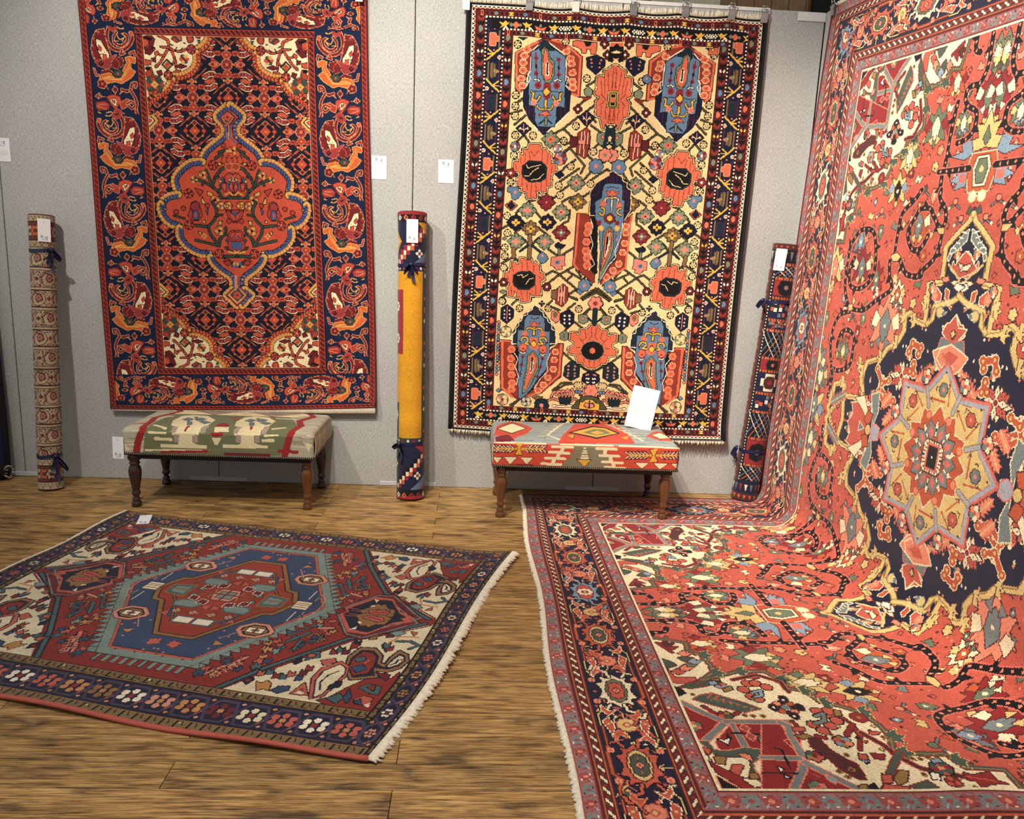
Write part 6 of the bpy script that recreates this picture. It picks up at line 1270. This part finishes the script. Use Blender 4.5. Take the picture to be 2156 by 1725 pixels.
# ---------------------------------------------------------------- weaving the meshes
def pile(name, weave, surf, mat, parent, seed=0, jit=.10, abrash=.05, thick=.008, step=1):
    """one face per knot; surf(u, v) gives the face of the cloth in metres (u, v in 0..1)"""
    h, w = weave.a.shape
    U, V = np.meshgrid(np.linspace(0, 1, w+1), np.linspace(0, 1, h+1))
    P = surf(U, V)                                            # (h+1, w+1, 3)
    du = np.gradient(P, axis=1); dv = np.gradient(P, axis=0); nn = np.cross(dv, du); nn /= np.linalg.norm(nn, axis=2, keepdims=True)+1e-12
    verts = P.reshape(-1, 3)
    idx = np.arange((h+1)*(w+1)).reshape(h+1, w+1)
    quads = np.stack([idx[1:, :-1], idx[1:, 1:], idx[:-1, 1:], idx[:-1, :-1]], -1).reshape(-1, 4)
    rgb = weave.rgb(seed, jit, abrash).reshape(-1, 3)
    # rim: the thickness of the cloth
    loop = np.concatenate([idx[0, :-1], idx[:-1, -1], idx[-1, :0:-1], idx[:0:-1, 0]])
    back = P.reshape(-1, 3)[loop]-nn.reshape(-1, 3)[loop]*thick
    n0 = len(verts); verts = np.vstack([verts, back]); m = len(loop); k = np.arange(m); k2 = (k+1) % m
    rim = np.stack([loop[k], loop[k2], n0+k2, n0+k], -1)
    rimc = np.concatenate([rgb.reshape(h, w, 3)[0], rgb.reshape(h, w, 3)[:, -1], rgb.reshape(h, w, 3)[-1, ::-1], rgb.reshape(h, w, 3)[::-1, 0]])[:m]
    faces = np.vstack([quads, rim]); cols = np.vstack([rgb, rimc])
    me = bpy.data.meshes.new(name); me.vertices.add(len(verts)); me.vertices.foreach_set('co', verts.astype(np.float32).ravel())
    nf = len(faces); me.loops.add(nf*4); me.polygons.add(nf)
    me.loops.foreach_set('vertex_index', faces.astype(np.int32).ravel()); me.polygons.foreach_set('loop_start', np.arange(0, nf*4, 4, dtype=np.int32))
    try: me.polygons.foreach_set('loop_total', np.full(nf, 4, np.int32))
    except Exception: pass
    at = me.attributes.new('wool', 'FLOAT_COLOR', 'FACE'); at.data.foreach_set('color', np.c_[cols, np.ones(nf)].astype(np.float32).ravel())
    me.polygons.foreach_set('use_smooth', np.ones(nf, bool)); me.update(calc_edges=True); me.validate()
    return link(name, me, parent, mat)

def bilin(c):      # corners TL TR BR BL in 3-D
    a, b, d, e = [np.array(p, float) for p in c]
    return lambda U, V: (a*((1-U)*(1-V))[..., None]+b*(U*(1-V))[..., None]+d*(U*V)[..., None]+e*((1-U)*V)[..., None])

def backing(name, surf, off, parent, mat, nu=24, nv=30):
    U, V = np.meshgrid(np.linspace(.002, .998, nu), np.linspace(.002, .998, nv)); P = surf(U, V)
    nn = np.cross(np.gradient(P, axis=0), np.gradient(P, axis=1)); nn /= np.linalg.norm(nn, axis=2, keepdims=True); P = P+nn*off
    idx = np.arange(nu*nv).reshape(nv, nu); q = np.stack([idx[:-1, :-1], idx[:-1, 1:], idx[1:, 1:], idx[1:, :-1]], -1).reshape(-1, 4)
    return MB().add(P.reshape(-1, 3).tolist(), q.tolist(), True).build(name, mat, parent)

def fringe(name, edge, out, n, ln, parent, mat, r=.0018, drop=0., jit=.3, seed=1):
    """knotted cotton strands along an edge curve: edge(t) -> point, out(t) -> direction"""
    rs = random.Random(seed); b = MB()
    for k in range(n):
        t = (k+.5)/n; p = Vector(edge(t)); d = Vector(out(t)).normalized(); e = Vector(edge(min(t+.01, 1)))-Vector(edge(max(t-.01, 0))); e.normalize()
        L = ln*(1+rs.uniform(-jit, jit)); w = e*rs.uniform(-.4, .4)*L; dz = Vector((0, 0, drop))
        b.tube([p-d*.004, p+d*L*.45+w*.3+dz*.3, p+d*L+w+dz], [r, r*1.1, r*.6], 4)
    o = b.build(name, mat, parent); o['kind'] = 'stuff'; return o

def cord(name, pts, r, parent, mat, flat=None): return MB().tube(pts, r, 8, flat=flat).build(name, mat, parent)

# ---- hanging rug, lobed medallion
w1 = weave_medallion()
c1 = bilin([(-1.574,0,2.398), (-.232,0,2.437), (-.174,0,.435), (-1.522,0,.381)])
def s1(U, V):
    P = c1(U, V)
    P[..., 1] = -.016-.006*np.sin(U*9+1)*np.sin(V*3.1)-.010*V**6-.022*np.clip((V-.93)/.07, 0, 1)**2*(.3+.7*U)
    P[..., 2] += -.008*np.sin(U*math.pi)*V**3
    P[..., 0] += .006*np.sin(V*5+.6)*(1-U)-.004*np.sin(V*6)*U
    return P
t = thing('hanging_rug', 'red and navy rug with a lobed coral medallion hanging on the back wall', 'rug', (-.87, -.01, .4))
inv = Matrix.Translation(t.location).inverted()
def into(o, root):
    o.parent = root; o.matrix_parent_inverse = Matrix.Translation(root.location).inverted(); return o
into(pile('pile', w1, s1, MAT['wool'], None, 1), t)
into(backing('backing', s1, -.007, None, MAT['backing']), t)
def edge_of(surf, a, b, n=40, dy=(0, 0, 0)):
    T = np.linspace(0, 1, n); P = surf(a[0]+(b[0]-a[0])*T, a[1]+(b[1]-a[1])*T); return [Vector(p)+Vector(dy) for p in P]
for e in (((0, 0), (0, 1)), ((1, 0), (1, 1))): into(cord('selvedge', edge_of(s1, *e, dy=(0, .003, 0)), .004, None, MAT['redsel']), t)
# plain-woven cream end web below the knots
E1 = edge_of(s1, (0, 1), (1, 1), 40, (0, .004, 0)); b = MB(); v = []
for k, p in enumerate(E1):
    s = k/39; d = .012+.020*s**1.5; v += [p+Vector((0, 0, .004)), p+Vector((0, -.002, -d*.6)), p+Vector((0, .006, -d))]
b.add(v, [(3*k+i, 3*k+3+i, 3*k+4+i, 3*k+1+i) for k in range(39) for i in range(2)], True)
into(b.build('end_web', MAT['fringe']), t)

# ---- hanging rug, blue botehs
w2 = weave_boteh()
c2 = bilin([(.249,0,2.418), (1.700,0,2.425), (1.689,0,.312), (.211,0,.332)])
def s2(U, V):
    P = c2(U, V)
    P[..., 1] = -.018-.007*np.sin(U*8+.4)*np.sin(V*3.1)-.012*V**5-.02*np.clip((V-.95)/.05, 0, 1)**2*U
    sc = np.abs(np.sin(np.clip(U-.2, 0, 1)*math.pi*6))
    P[..., 2] += -.010*sc*np.exp(-V*9)-.012*np.sin(U*math.pi)*V**3
    P[..., 0] += .005*np.sin(V*7)*(1-U)+.006*np.sin(V*5+1)*U
    return P
t = thing('hanging_rug', 'cream rug with blue teardrop motifs, clipped to the middle of the back wall', 'rug', (.95, -.01, .3))
into(pile('pile', w2, s2, MAT['wool'], None, 2), t)
into(backing('backing', s2, -.007, None, MAT['backing']), t)
for e in (((0, 0), (0, 1)), ((1, 0), (1, 1))): into(cord('selvedge', edge_of(s2, *e, dy=(0, .003, 0)), .007, None, MAT['black']), t)
f2 = lambda v: (lambda u: Vector(s2(np.array(u), np.array(v)))+Vector((0, .003, 0)))
into(fringe('fringe', f2(1.), lambda u: (0, -.1, -1), 190, .020, None, MAT['fringe'], .0032, seed=3), t)
into(fringe('fringe', f2(0.), lambda u: (0, -.15, 1), 210, .026, None, MAT['fringe'], .0034, jit=.15, seed=4), t)

# ---- floor rug
w3 = weave_hexagon()
c3 = bilin([(-1.2463,-.5326,0), (.5114,-.9571,0), (.1194,-2.3137,0), (-1.5225,-1.9062,0)])
def s3(U, V):
    P = c3(U, V)
    e = np.clip((U-.86)/.14, 0, 1)**2; near = np.clip((V-.93)/.07, 0, 1)**2
    P[..., 2] = .0075+.020*e*(.5+.5*np.sin(V*11+1.2))+.010*near*(.5+.5*np.sin(U*17))+.010*np.clip((.08-U)/.08, 0, 1)**2*(.5+.5*np.sin(V*16))
    wv = .014*np.sin(V*8.5+2.2)*U**3; P[..., 0] += wv*.97; P[..., 1] += wv*-.2
    P[..., 1] += .008*np.sin(U*7)*(V-.5)*2*np.abs(V-.5)*2
    return P
t = thing('floor_rug', 'small red rug with a blue hexagon medallion lying askew on the planks', 'rug', (-.53, -1.43, 0))
into(pile('pile', w3, s3, MAT['wool'], None, 3), t)
into(cord('selvedge', edge_of(s3, (0, 1), (1, 1), 60, (0, 0, -.003)), .0058, None, MAT['coralsel']), t)
into(cord('selvedge', edge_of(s3, (0, 0), (1, 0), 60, (0, 0, -.003)), .004, None, MAT['redsel']), t)
g3 = lambda u: (lambda v: Vector(s3(np.array(u), np.array(v)))+Vector((0, 0, -.003)))
dr = Vector((1.7577, -.4245, 0)).normalized()
into(fringe('fringe', g3(1.), lambda v: dr, 420, .024, None, MAT['fringe'], .0046, -.004, seed=5), t)
into(fringe('fringe', g3(0.), lambda v: -dr, 380, .014, None, MAT['fringe'], .0038, -.003, seed=6), t)

# ---- room-size rug: down the right wall, round the bend and out over the floor
w4 = weave_heriz()
LT = 928*.004; WT = 676*.004
def s4(U, V):
    Yw = -.115-U*WT; s = V*LT; d = -Yw-.115
    r = .075+.10*np.clip(d/1.2, 0, 1)
    a = 2.457-r; arc = math.pi*r/2; flo = LT-a-arc; Xb = .605+flo+r
    wallp = s < a; arcp = (s >= a) & (s < a+arc)
    th = np.clip((s-a)/r, 0, math.pi/2)
    z0 = 2.457-s
    zz = np.where(wallp, z0-d*.08*np.clip((z0-1.4)/.75, 0, 1), r-r*np.sin(th))
    lean = np.clip(1-s/2.1, 0, 1)
    xx = np.where(wallp, Xb+(1.984-Xb)*lean, np.where(arcp, Xb-r+r*np.cos(th), Xb-r-(s-a-arc)))
    zz = zz+.0085
    # soft ripples behind the bend
    rip = np.exp(-((s-a-arc-.16)/.12)**2); zz = zz+.010*rip*(.5+.5*np.sin(d*9+1))*np.clip(d/.3, 0, 1)
    end = np.clip((V-.97)/.03, 0, 1)
    xx = xx+.008*end*np.sin(d*6+.5)+wallp*(-.010*np.sin(d*5)*np.sin(s*1.4)*lean)
    return np.stack([xx, Yw+.006*np.sin(s*3)*(1-U), zz], -1)
t = thing('room_size_rug', 'huge coral rug hung on the right wall and running out over the floor', 'rug', (1.3, -1.4, 0))
into(pile('pile', w4, s4, MAT['wool'], None, 4, thick=.007), t)
into(backing('backing', s4, -.0065, None, MAT['backing'], 40, 120), t)
into(cord('selvedge', edge_of(s4, (0, 0), (0, 1), 160, (0, .0, -.002)), .005, None, MAT['redsel']), t)
into(cord('selvedge', edge_of(s4, (1, 0), (1, 1), 160, (0, .0, -.002)), .005, None, MAT['redsel']), t)
g4 = lambda v: (lambda u: Vector(s4(np.array(u), np.array(v)))+Vector((0, 0, -.003)))
into(fringe('fringe', g4(1.), lambda u: (-1, 0, -.1), 680, .013, None, MAT['fringe'], .0052, -.002, .35, seed=8), t)
into(fringe('fringe', g4(0.), lambda u: (-.1, 0, 1), 400, .012, None, MAT['fringe'], .0035, 0, .2, seed=9), t)
# ---------------------------------------------------------------- footstools
def leg_profile(h):
    k = h/.265
    P = [(.021,0),(.023,.004),(.021,.022),(.0145,.027),(.0185,.033),(.0185,.038),(.0125,.044),(.0135,.052),(.0195,.062),(.0205,.068),(.0155,.075),(.0175,.090),(.0245,.130),(.0285,.160),(.0290,.178),(.0250,.196),(.0180,.206),(.0240,.212),(.0240,.218),(.0190,.222),(.0280,.234),(.0300,.244),(.0280,.254),(.022,.265)]
    return [(r, z*k) for r, z in P]
def stool(x0, x1, y0, y1, weave, label, legmats, feet):
    c, dt, df = weave; t = thing('footstool', label, 'footstool', ((x0+x1)/2, (y0+y1)/2, 0), 0, 'kilim footstools')
    ZB, ZT, R = .268, .388, .022
    # cover: the cloth runs over the top and down the front, softly rounded
    dep = y1-y0
    def surf(U, V):
        rows = V*(dt+df); top = rows <= dt
        x = x0+U*(x1-x0); s = np.clip(rows/dt, 0, 1); y = y1-s*dep; z = np.full(U.shape, ZT)
        fz = np.clip((rows-dt)/df, 0, 1); z = np.where(top, z, ZT-fz*(ZT-ZB)); 
        crown = .014*np.clip(1-np.abs(2*U-1)**6, 0, 1)*np.clip(1-np.abs(2*s-1)**4, 0, 1)
        z = z+np.where(top, crown, 0)
        d = np.abs(rows-dt); rr = np.clip(1-d/(5.), 0, 1)        # round the front edge
        y = y+rr*.008*np.where(top, 1, 1)+np.where(top, 0, -.004*np.sin(np.clip(fz, 0, 1)*math.pi)); z = z-rr*.010
        e = np.clip(1-np.minimum(U, 1-U)*(x1-x0)/.018, 0, 1)**2; z = z-np.where(top, e*.012, 0); y = y+np.where(top, 0, e*.010)
        bk = np.clip(1-s*dep/.02, 0, 1)**2; z = z-np.where(top, bk*.014, 0)
        return np.stack([x, y, z], -1)
    into(pile('cover', c, surf, MAT['kilim'], None, 11, .06, .05, .004), t)
    # ends and back of the cover, same cloth
    for sgn, name in ((-1, 'cover_end'), (1, 'cover_end')):
        cc = Weave(60, df, PALK, 'Z'); src = c.a[:dt, 2 if sgn < 0 else -3]; rr = np.linspace(0, dt-1, 60).astype(int); cc.a[:] = src[rr][None, :]
        xx = x0+.001 if sgn < 0 else x1-.001
        def es(U, V, xx=xx, sgn=sgn):
            y = y1-.006-U*(dep-.016); z = ZT-.014-V*(ZT-.014-ZB)
            if sgn < 0: pass
            x = xx+sgn*.006*np.sin(V*math.pi); return np.stack([x, y, z], -1)
        into(pile(name, cc, es, MAT['kilim'], None, 12, .06, .05, .003), t)
    b = MB().box(x0+.006, y0+.012, ZB-.001, x1-.006, y1-.004, ZT-.016, .006); into(b.build('padding', MAT['blackband']), t)
    # black band and nail heads round the lower edge
    b = MB().box(x0-.001, y0-.003, ZB-.008, x1+.001, y1, ZB+.004, .002); into(b.build('band', MAT['blackband']), t)
    nb = MB()
    def nails(p, q, n, out):
        for k in range(n):
            f = (k+.5)/n; c_ = Vector(p).lerp(Vector(q), f); o_ = Vector(out)
            side = Vector((0, 0, 1)).cross(o_); v = [c_+o_*.0035]+[c_+side*(.0034*math.cos(a))+Vector((0, 0, .0034*math.sin(a))) for a in [i*math.pi/3 for i in range(6)]]
            nb.add(v, [(0, 1+i, 1+(i+1) % 6) for i in range(6)], True)
    nails((x0, y0-.0045, ZB-.002), (x1, y0-.0045, ZB-.002), 92, (0, -1, 0)); nails((x1+.002, y0, ZB-.002), (x1+.002, y1, ZB-.002), 46, (1, 0, 0)); nails((x0-.002, y1, ZB-.002), (x0-.002, y0, ZB-.002), 46, (-1, 0, 0))
    o = into(nb.build('nail_trim', MAT['nail']), t); o['kind'] = 'stuff'
    fr = MB().box(x0+.02, y0+.02, ZB-.03, x1-.02, y0+.045, ZB-.004).box(x0+.02, y1-.045, ZB-.03, x1-.02, y1-.02, ZB-.004).box(x0+.02, y0+.045, ZB-.03, x0+.045, y1-.045, ZB-.004).box(x1-.045, y0+.045, ZB-.03, x1-.02, y1-.045, ZB-.004)
    into(fr.build('under_frame', MAT['blackband']), t)
    for (fx, fy), mt in zip(feet, legmats):
        o = MB().lathe(leg_profile(ZB-.006), 22).build('leg', MAT[mt]); into(o, t); o.location = (fx, fy, .0005 if not (fx > .6 and fy < -.12) else .0095)
    return t
stool(-1.280, -.403, -.470, -.035, weave_green_kilim(), 'low footstool with a green and cream kilim seat beneath the medallion rug', ('ebony', 'walnut', 'ebony', 'ebony'), ((-1.245,-.432), (-.447,-.415), (-1.245,-.075), (-.447,-.065)))
zr = .014
s = stool(.437, 1.320, -.500, -.060, weave_red_kilim(), 'low footstool with a red and yellow kilim seat beneath the cream rug', ('walnut', 'walnut', 'walnut', 'ebony'), ((.482,-.455), (1.277,-.448), (.475,-.095), (1.277,-.10)))

# ---------------------------------------------------------------- lettered cards
def text_mesh(body, size, name, mat, parent, M):
    cu = bpy.data.curves.new('lettering', 'FONT'); cu.body = body; cu.size = size; cu.align_x = 'CENTER'; cu.extrude = .0001; cu.resolution_u = 2
    o = bpy.data.objects.new('lettering', cu); col.objects.link(o); dg = bpy.context.evaluated_depsgraph_get(); me = bpy.data.meshes.new_from_object(o.evaluated_get(dg))
    bpy.data.objects.remove(o); bpy.data.curves.remove(cu)
    me.materials.clear(); me.transform(M); return link(name, me, parent, mat)
def card(label, cat, name, w, h, M, kind='sign', group=None):
    """M places the card: local x right, y up, z towards the reader; origin bottom centre"""
    t = thing(name, label, cat, (0, 0, 0), 0, group); t.matrix_world = M
    MB().box(-w/2, 0, -.0016, w/2, h, 0, .0004).build('card', MAT['paper'], t)
    T = Matrix.Translation
    if kind == 'sign':
        text_mesh('R', h*.20, 'lettering', MAT['ink'], t, T((-w*.16, h*.78, .0002))); text_mesh('u', h*.20, 'lettering', MAT['inkpale'], t, T((-w*.0, h*.78, .0002))); text_mesh('g', h*.20, 'lettering', MAT['ink'], t, T((w*.15, h*.78, .0002)))
        text_mesh('Addiction', h*.072, 'lettering', MAT['inkblue'], t, T((0, h*.665, .0002)))
        rows = [(.46, .62), (.40, .78), (.365, .80), (.33, .76), (.295, .80), (.26, .55), (.16, .22), (.07, .16)]
    elif kind == 'sheet':
        text_mesh('Rug', h*.105, 'lettering', MAT['inkpale'], t, T((0, h*.855, .0002))); text_mesh('Addiction', h*.034, 'lettering', MAT['inkpale'], t, T((0, h*.815, .0002)))
        rows = [(.72, .22)]+[(.655-.03*k, .8) for k in range(2)]+[(.56-.03*k, .8) for k in range(2)]+[(.465-.028*k, .8) for k in range(3)]+[(.34-.03*k, .78) for k in range(2)]+[(.265, .4), (.08, .7)]
    else:
        text_mesh('R', h*.19, 'lettering', MAT['ink'], t, T((-w*.19, h*.15, .0002))); text_mesh('u', h*.19, 'lettering', MAT['inkpale'], t, T((0, h*.15, .0002))); text_mesh('g', h*.19, 'lettering', MAT['ink'], t, T((w*.18, h*.15, .0002)))
        text_mesh('Addiction', h*.06, 'lettering', MAT['ink'], t, T((0, h*.065, .0002))); rows = []
        MB().tube([(w*.02*math.cos(a), h*.86+w*.06*math.sin(a), .0004) for a in [i*math.pi/6 for i in range(12)]], .0006, 5, True).build('eyelet', MAT['steel'], t)
    rs = random.Random(len(label)); b = MB()
    for y, wd in rows:
        x = -w*wd/2
        while x < w*wd/2-.001:
            l = min(rs.uniform(.002, .008), w*wd/2-x); b.box(x, h*y, 0, x+l, h*y+h*.010, .0002); x += l+.0012
    if rows: o = b.build('small_print', MAT['inkpale'], t); o['kind'] = 'stuff'
    return t
def wallM(x, z, y=-.0022, tilt=0):   # card flat on the back wall
    return Matrix.Translation((x, y, z)) @ Matrix.Rotation(math.pi/2, 4, 'X') @ Matrix.Rotation(tilt, 4, 'Z')
card('white price card on the wall beside the red medallion rug', 'sign', 'wall_card', .074, .112, wallM(-.167, 1.585))
card('white price card on the wall beside the cream rug, right of the panel seam', 'sign', 'wall_card', .077, .112, wallM(.164, 1.582))
card('white price card cut off at the left edge of the picture', 'sign', 'wall_card', .074, .110, wallM(-1.979, 1.586))
# information sheet leaning against the wall rug, standing on the red stool
M = Matrix.Translation((1.176, -.205, .403)) @ Matrix.Rotation(math.radians(-9), 4, 'Z') @ Matrix.Rotation(math.radians(82), 4, 'X') @ Matrix.Rotation(math.radians(-10), 4, 'Z')
card('white information sheet propped upright on the red kilim stool', 'sign', 'information_sheet', .135, .212, M, 'sheet')
M = Matrix.Translation((-1.296, -.4795, .243)) @ Matrix.Rotation(math.pi/2, 4, 'X') @ Matrix.Rotation(math.radians(-1), 4, 'Z')
card('white swing tag hanging from the corner of the green kilim stool', 'tag', 'swing_tag', .050, .104, M, 'tag')
M = Matrix.Translation((-1.108, -.700, .0105)) @ Matrix.Rotation(math.radians(14), 4, 'Z')
card('white swing tag lying on the border of the small floor rug', 'tag', 'swing_tag', .052, .118, M, 'tag')
card('white swing tag at the top right corner of the medallion rug', 'tag', 'swing_tag', .034, .09, wallM(-.262, 2.385, -.042), 'tag')

# ---------------------------------------------------------------- rolled rugs leaning on the panels
def rolled(name, label, weave, base, top, rad, seltone, ties, bows, front=.5, tagspec=None, knobs=()):
    base, top = Vector(base), Vector(top); ax = (top-base); L = ax.length; ax.normalize()
    t = thing(name, label, 'rolled rug', base, 0, 'rolled rugs standing against the panels')
    toward = Vector((.335, -4.0, 0))-Vector((base.x, base.y, 0)); toward -= ax*toward.dot(ax); toward.normalize(); side = toward.cross(ax).normalized()*1
    # keep u increasing to the viewer's right
    side = ax.cross(toward).normalized()
    if side.x < 0: side = -side
    def ring(a, r): return toward*(r*math.cos(a))+side*(r*math.sin(a))
    def surf(U, V):
        ang = (U-front)*2*math.pi
        r = rad*(1+.012*np.sin(V*23+U*5)+.02*np.sin(ang*2+1)*np.sin(V*3)) - rad*.07*np.clip((U-.86)/.14, 0, 1)
        flare = 1+.03*np.clip((.04-V)/.04, 0, 1)+.03*np.clip((V-.96)/.04, 0, 1)
        r = r*flare
        for tv in ties: r = r*(1-.06*np.exp(-((V-tv)*L/.025)**2))
        P = np.array(top)+(-np.array(ax))*(V*L)[..., None]+np.array(toward)*(r*np.cos(ang))[..., None]+np.array(side)*(r*np.sin(ang))[..., None]
        return P
    into(pile('roll', weave, surf, MAT['wool'], None, 21, .1, .05, .006), t)
    # wound layers showing at the ends
    for en, sg in ((top, 1), (base, -1)):
        b = MB()
        for turn in range(4):
            r1 = rad*(1.0-.2*turn); n = 28; v = []
            for k in range(n):
                a = 2*math.pi*k/n; v += [en+ring(a, r1)-ax*sg*.002, en+ring(a, r1-.004)+ax*sg*(.004-.003*turn), en+ring(a, r1-.2*rad+.003)+ax*sg*(.002-.003*turn), en+ring(a, r1-.2*rad+.001)-ax*sg*.012]
            b.add(v, [(4*k+i, 4*((k+1) % n)+i, 4*((k+1) % n)+i+1, 4*k+i+1) for k in range(n) for i in range(3)], True)
        into(b.build('roll_end', MAT[seltone]), t)
    # ribbon ties
    for tv, bow in zip(ties, bows):
        c_ = top-ax*(tv*L); n = 30; path = []; half = []
        for k in range(n+1):
            a = 2*math.pi*k/n; path.append(c_+ring(a, rad*.975+.002)+ax*(.004*math.sin(a*2))); half.append(ax*.008)
        rb = into(MB().strip(path, half).build('ribbon', MAT['ribbon']), t)
        if bow is None: continue
        a0, ln, droop = bow; k0 = c_+ring(a0, rad+.006); sd = (-toward*math.sin(a0)+side*math.cos(a0)); rad_d = ring(a0, 1.)
        for s_ in (-1, 1):        # loops
            pts = []; hf = []
            for i in range(13):
                u = i/12*2*math.pi; x = (1-math.cos(u))*.5*ln; y = math.sin(u)*ln*.28
                pts.append(k0+sd*(s_*x*.7)-ax*(x*.75*droop)+ax*y*.5+rad_d*(.006+.012*math.sin(u*.5))); hf.append((rad_d*.6+ax*.5).normalized()*.009)
            into(MB().strip(pts, hf).build('bow_loop', MAT['ribbon']), t)
        for s_, tl in ((-1, ln*1.1), (1, ln*1.7)):   # tails
            pts = [k0+sd*(s_*.012*i/6)-ax*(tl*i/6)+rad_d*(.004+.006*math.sin(i*1.2)) for i in range(7)]; hf = [(sd*.8+rad_d*.4).normalized()*.009]*7
            into(MB().strip(pts, hf).build('ribbon_tail', MAT['ribbon']), t)
        into(MB().tube([k0+rad_d*.006+ax*.012, k0+rad_d*.010, k0+rad_d*.006-ax*.012], [.006, .010, .006], 8).build('knot', MAT['ribbon']), t)
    return t, toward, side, ax, L
def hang_tag(label, rt, base, top, v, ang, rad, w, h):
    t_, toward, side, ax, L = rt; p = Vector(top)-ax*(v*L)+(toward*math.cos(ang)+side*math.sin(ang))*(rad+.004)
    zax = (toward*math.cos(ang)+side*math.sin(ang)).normalized(); xax = (side*math.cos(ang)-toward*math.sin(ang)).normalized(); yax = zax.cross(xax).normalized()
    M = Matrix(((xax.x, yax.x, zax.x, p.x), (xax.y, yax.y, zax.y, p.y), (xax.z, yax.z, zax.z, p.z), (0, 0, 0, 1)))
    card(label, 'tag', 'swing_tag', w, h, M, 'tag')
b1, t1 = (-1.765, -.200, .004), (-1.775, -.082, 1.335)
r1 = rolled('rolled_rug', 'rolled beige and maroon paisley rug at the left of the medallion rug', weave_paisley_roll(), b1, t1, .0565, 'backing', (.125, .875), ((.5, .06, 1.0), (.35, .075, 1.3)))
hang_tag('white swing tag on the beige paisley roll', r1, b1, t1, .095, .15, .057, .054, .108)
b2, t2 = (.028, -.190, .004), (.008, -.085, 1.425)
r2 = rolled('rolled_rug', 'rolled mustard yellow rug standing between the two hanging rugs', weave_yellow_roll(), b2, t2, .0705, 'redsel', (.178, .802), ((-.05, .05, 1.2), (-.75, .05, .6)))
hang_tag('white swing tag on the mustard yellow roll', r2, b2, t2, .105, 0.0, .072, .056, .112)
b3, t3 = (1.812, -.082, .012), (1.905, -.076, 1.35)
r3 = rolled('rolled_rug', 'rolled dark tribal rug leaning in the corner beside the huge coral rug', weave_tribal_roll(), b3, t3, .070, 'redsel', (.215, .80), ((-1.1, .05, 1.0), (-1.35, .06, 1.2)), front=.60)
hang_tag('white swing tag on the dark tribal roll', r3, b3, t3, .098, -.35, .071, .056, .108)

# ---------------------------------------------------------------- flatweave hanging at the left edge, its foot rolled up
wl = weave_left_kilim()
t = thing('hanging_kilim', 'dark edged flatweave hanging at the left edge, its foot rolled up', 'rug', (-2.3, -.03, .05))
def sl(U, V):
    x = -2.55+U*(.480+.030*V); z = 1.25-V*1.20
    y = -.030-.03*V**3+.004*np.sin(V*9)
    return np.stack([x, y, z], -1)
into(pile('cloth', wl, sl, MAT['kilim'], None, 31, .08, .05, .004), t)
b = MB()
for k in range(3): b.tube([(-2.5, -.075-.004*k, .048), (-2.06+.012*k, -.075-.004*k, .046)], .044-.010*k, 18)
into(b.build('rolled_foot', MAT['black']), t)
into(fringe('fringe', lambda u: (-2.052, -.075+.03*math.cos(u*6.28), .046+.03*math.sin(u*6.28)), lambda u: (1, 0, 0), 26, .022, None, MAT['fringe'], .0014, -.006, seed=12), t)

# ---------------------------------------------------------------- bulldog clips
def clip(label, x, z, y=-.018, rz=0, mat='steel', group='bulldog clips along the wall top', h=.058):
    t = thing('bulldog_clip', label, 'clip', (x, y, z), rz, group); w = .017
    for nm, yy, s in (('jaw', -.007, 1), ('jaw', .018, -1)):
        b = MB(); v = []
        for zz, yo in ((-h*.55, 0), (-h*.5, -.002*s), (0, -.005*s), (h*.2, -.0075*s), (h*.24, 0)):
            v += [(-w, yy+yo, zz), (w, yy+yo, zz), (w, yy+yo+.0016, zz), (-w, yy+yo+.0016, zz)]
        b.add(v, [(4*i+k, 4*i+(k+1) % 4, 4*i+4+(k+1) % 4, 4*i+4+k) for i in range(4) for k in range(4)]+[(3, 2, 1, 0), (16, 17, 18, 19)]); b.build(nm, MAT[mat], t)
    MB().tube([(-w, .006, h*.24), (w, .006, h*.24)], .0075, 10).build('spring', MAT[mat], t)
    for s, yy in ((-1, -.006), (1, .018)):
        b = MB(); z0, z1 = h*.24, h*.72; y1 = yy-.006 if s < 0 else yy+.006; a = w*.85
        for p in (((-a, yy, z0), (-a*.8, y1, z1)), ((a, yy, z0), (a*.8, y1, z1)), ((-a*.8, y1, z1), (a*.8, y1, z1)), ((-a*.85, (yy+y1)/2, (z0+z1)/2), (a*.85, (yy+y1)/2, (z0+z1)/2))): b.tube(p, .0024, 6)
        b.build('lever', MAT[mat], t)
    return t
words = ('leftmost white bulldog clip at the corner of the cream rug', 'silver bulldog clip second from the left on the cream rug', 'silver bulldog clip third from the left on the cream rug', 'steel bulldog clip fourth from the left on the cream rug', 'steel bulldog clip fifth from the left on the cream rug', 'steel bulldog clip sixth from the left on the cream rug', 'rightmost bulldog clip at the corner of the cream rug')
for lb, (x, z, m) in zip(words, ((.242,2.412,'whitemetal'), (.543,2.425,'steel'), (.766,2.430,'whitemetal'), (1.046,2.430,'steel'), (1.298,2.438,'steel'), (1.525,2.436,'steel'), (1.686,2.432,'steel'))): clip(lb, x, z, mat=m)
clip('steel bulldog clip at the far top corner of the huge coral rug', 1.974, 2.445, -.150, -math.pi/2, group='bulldog clips along the wall top')
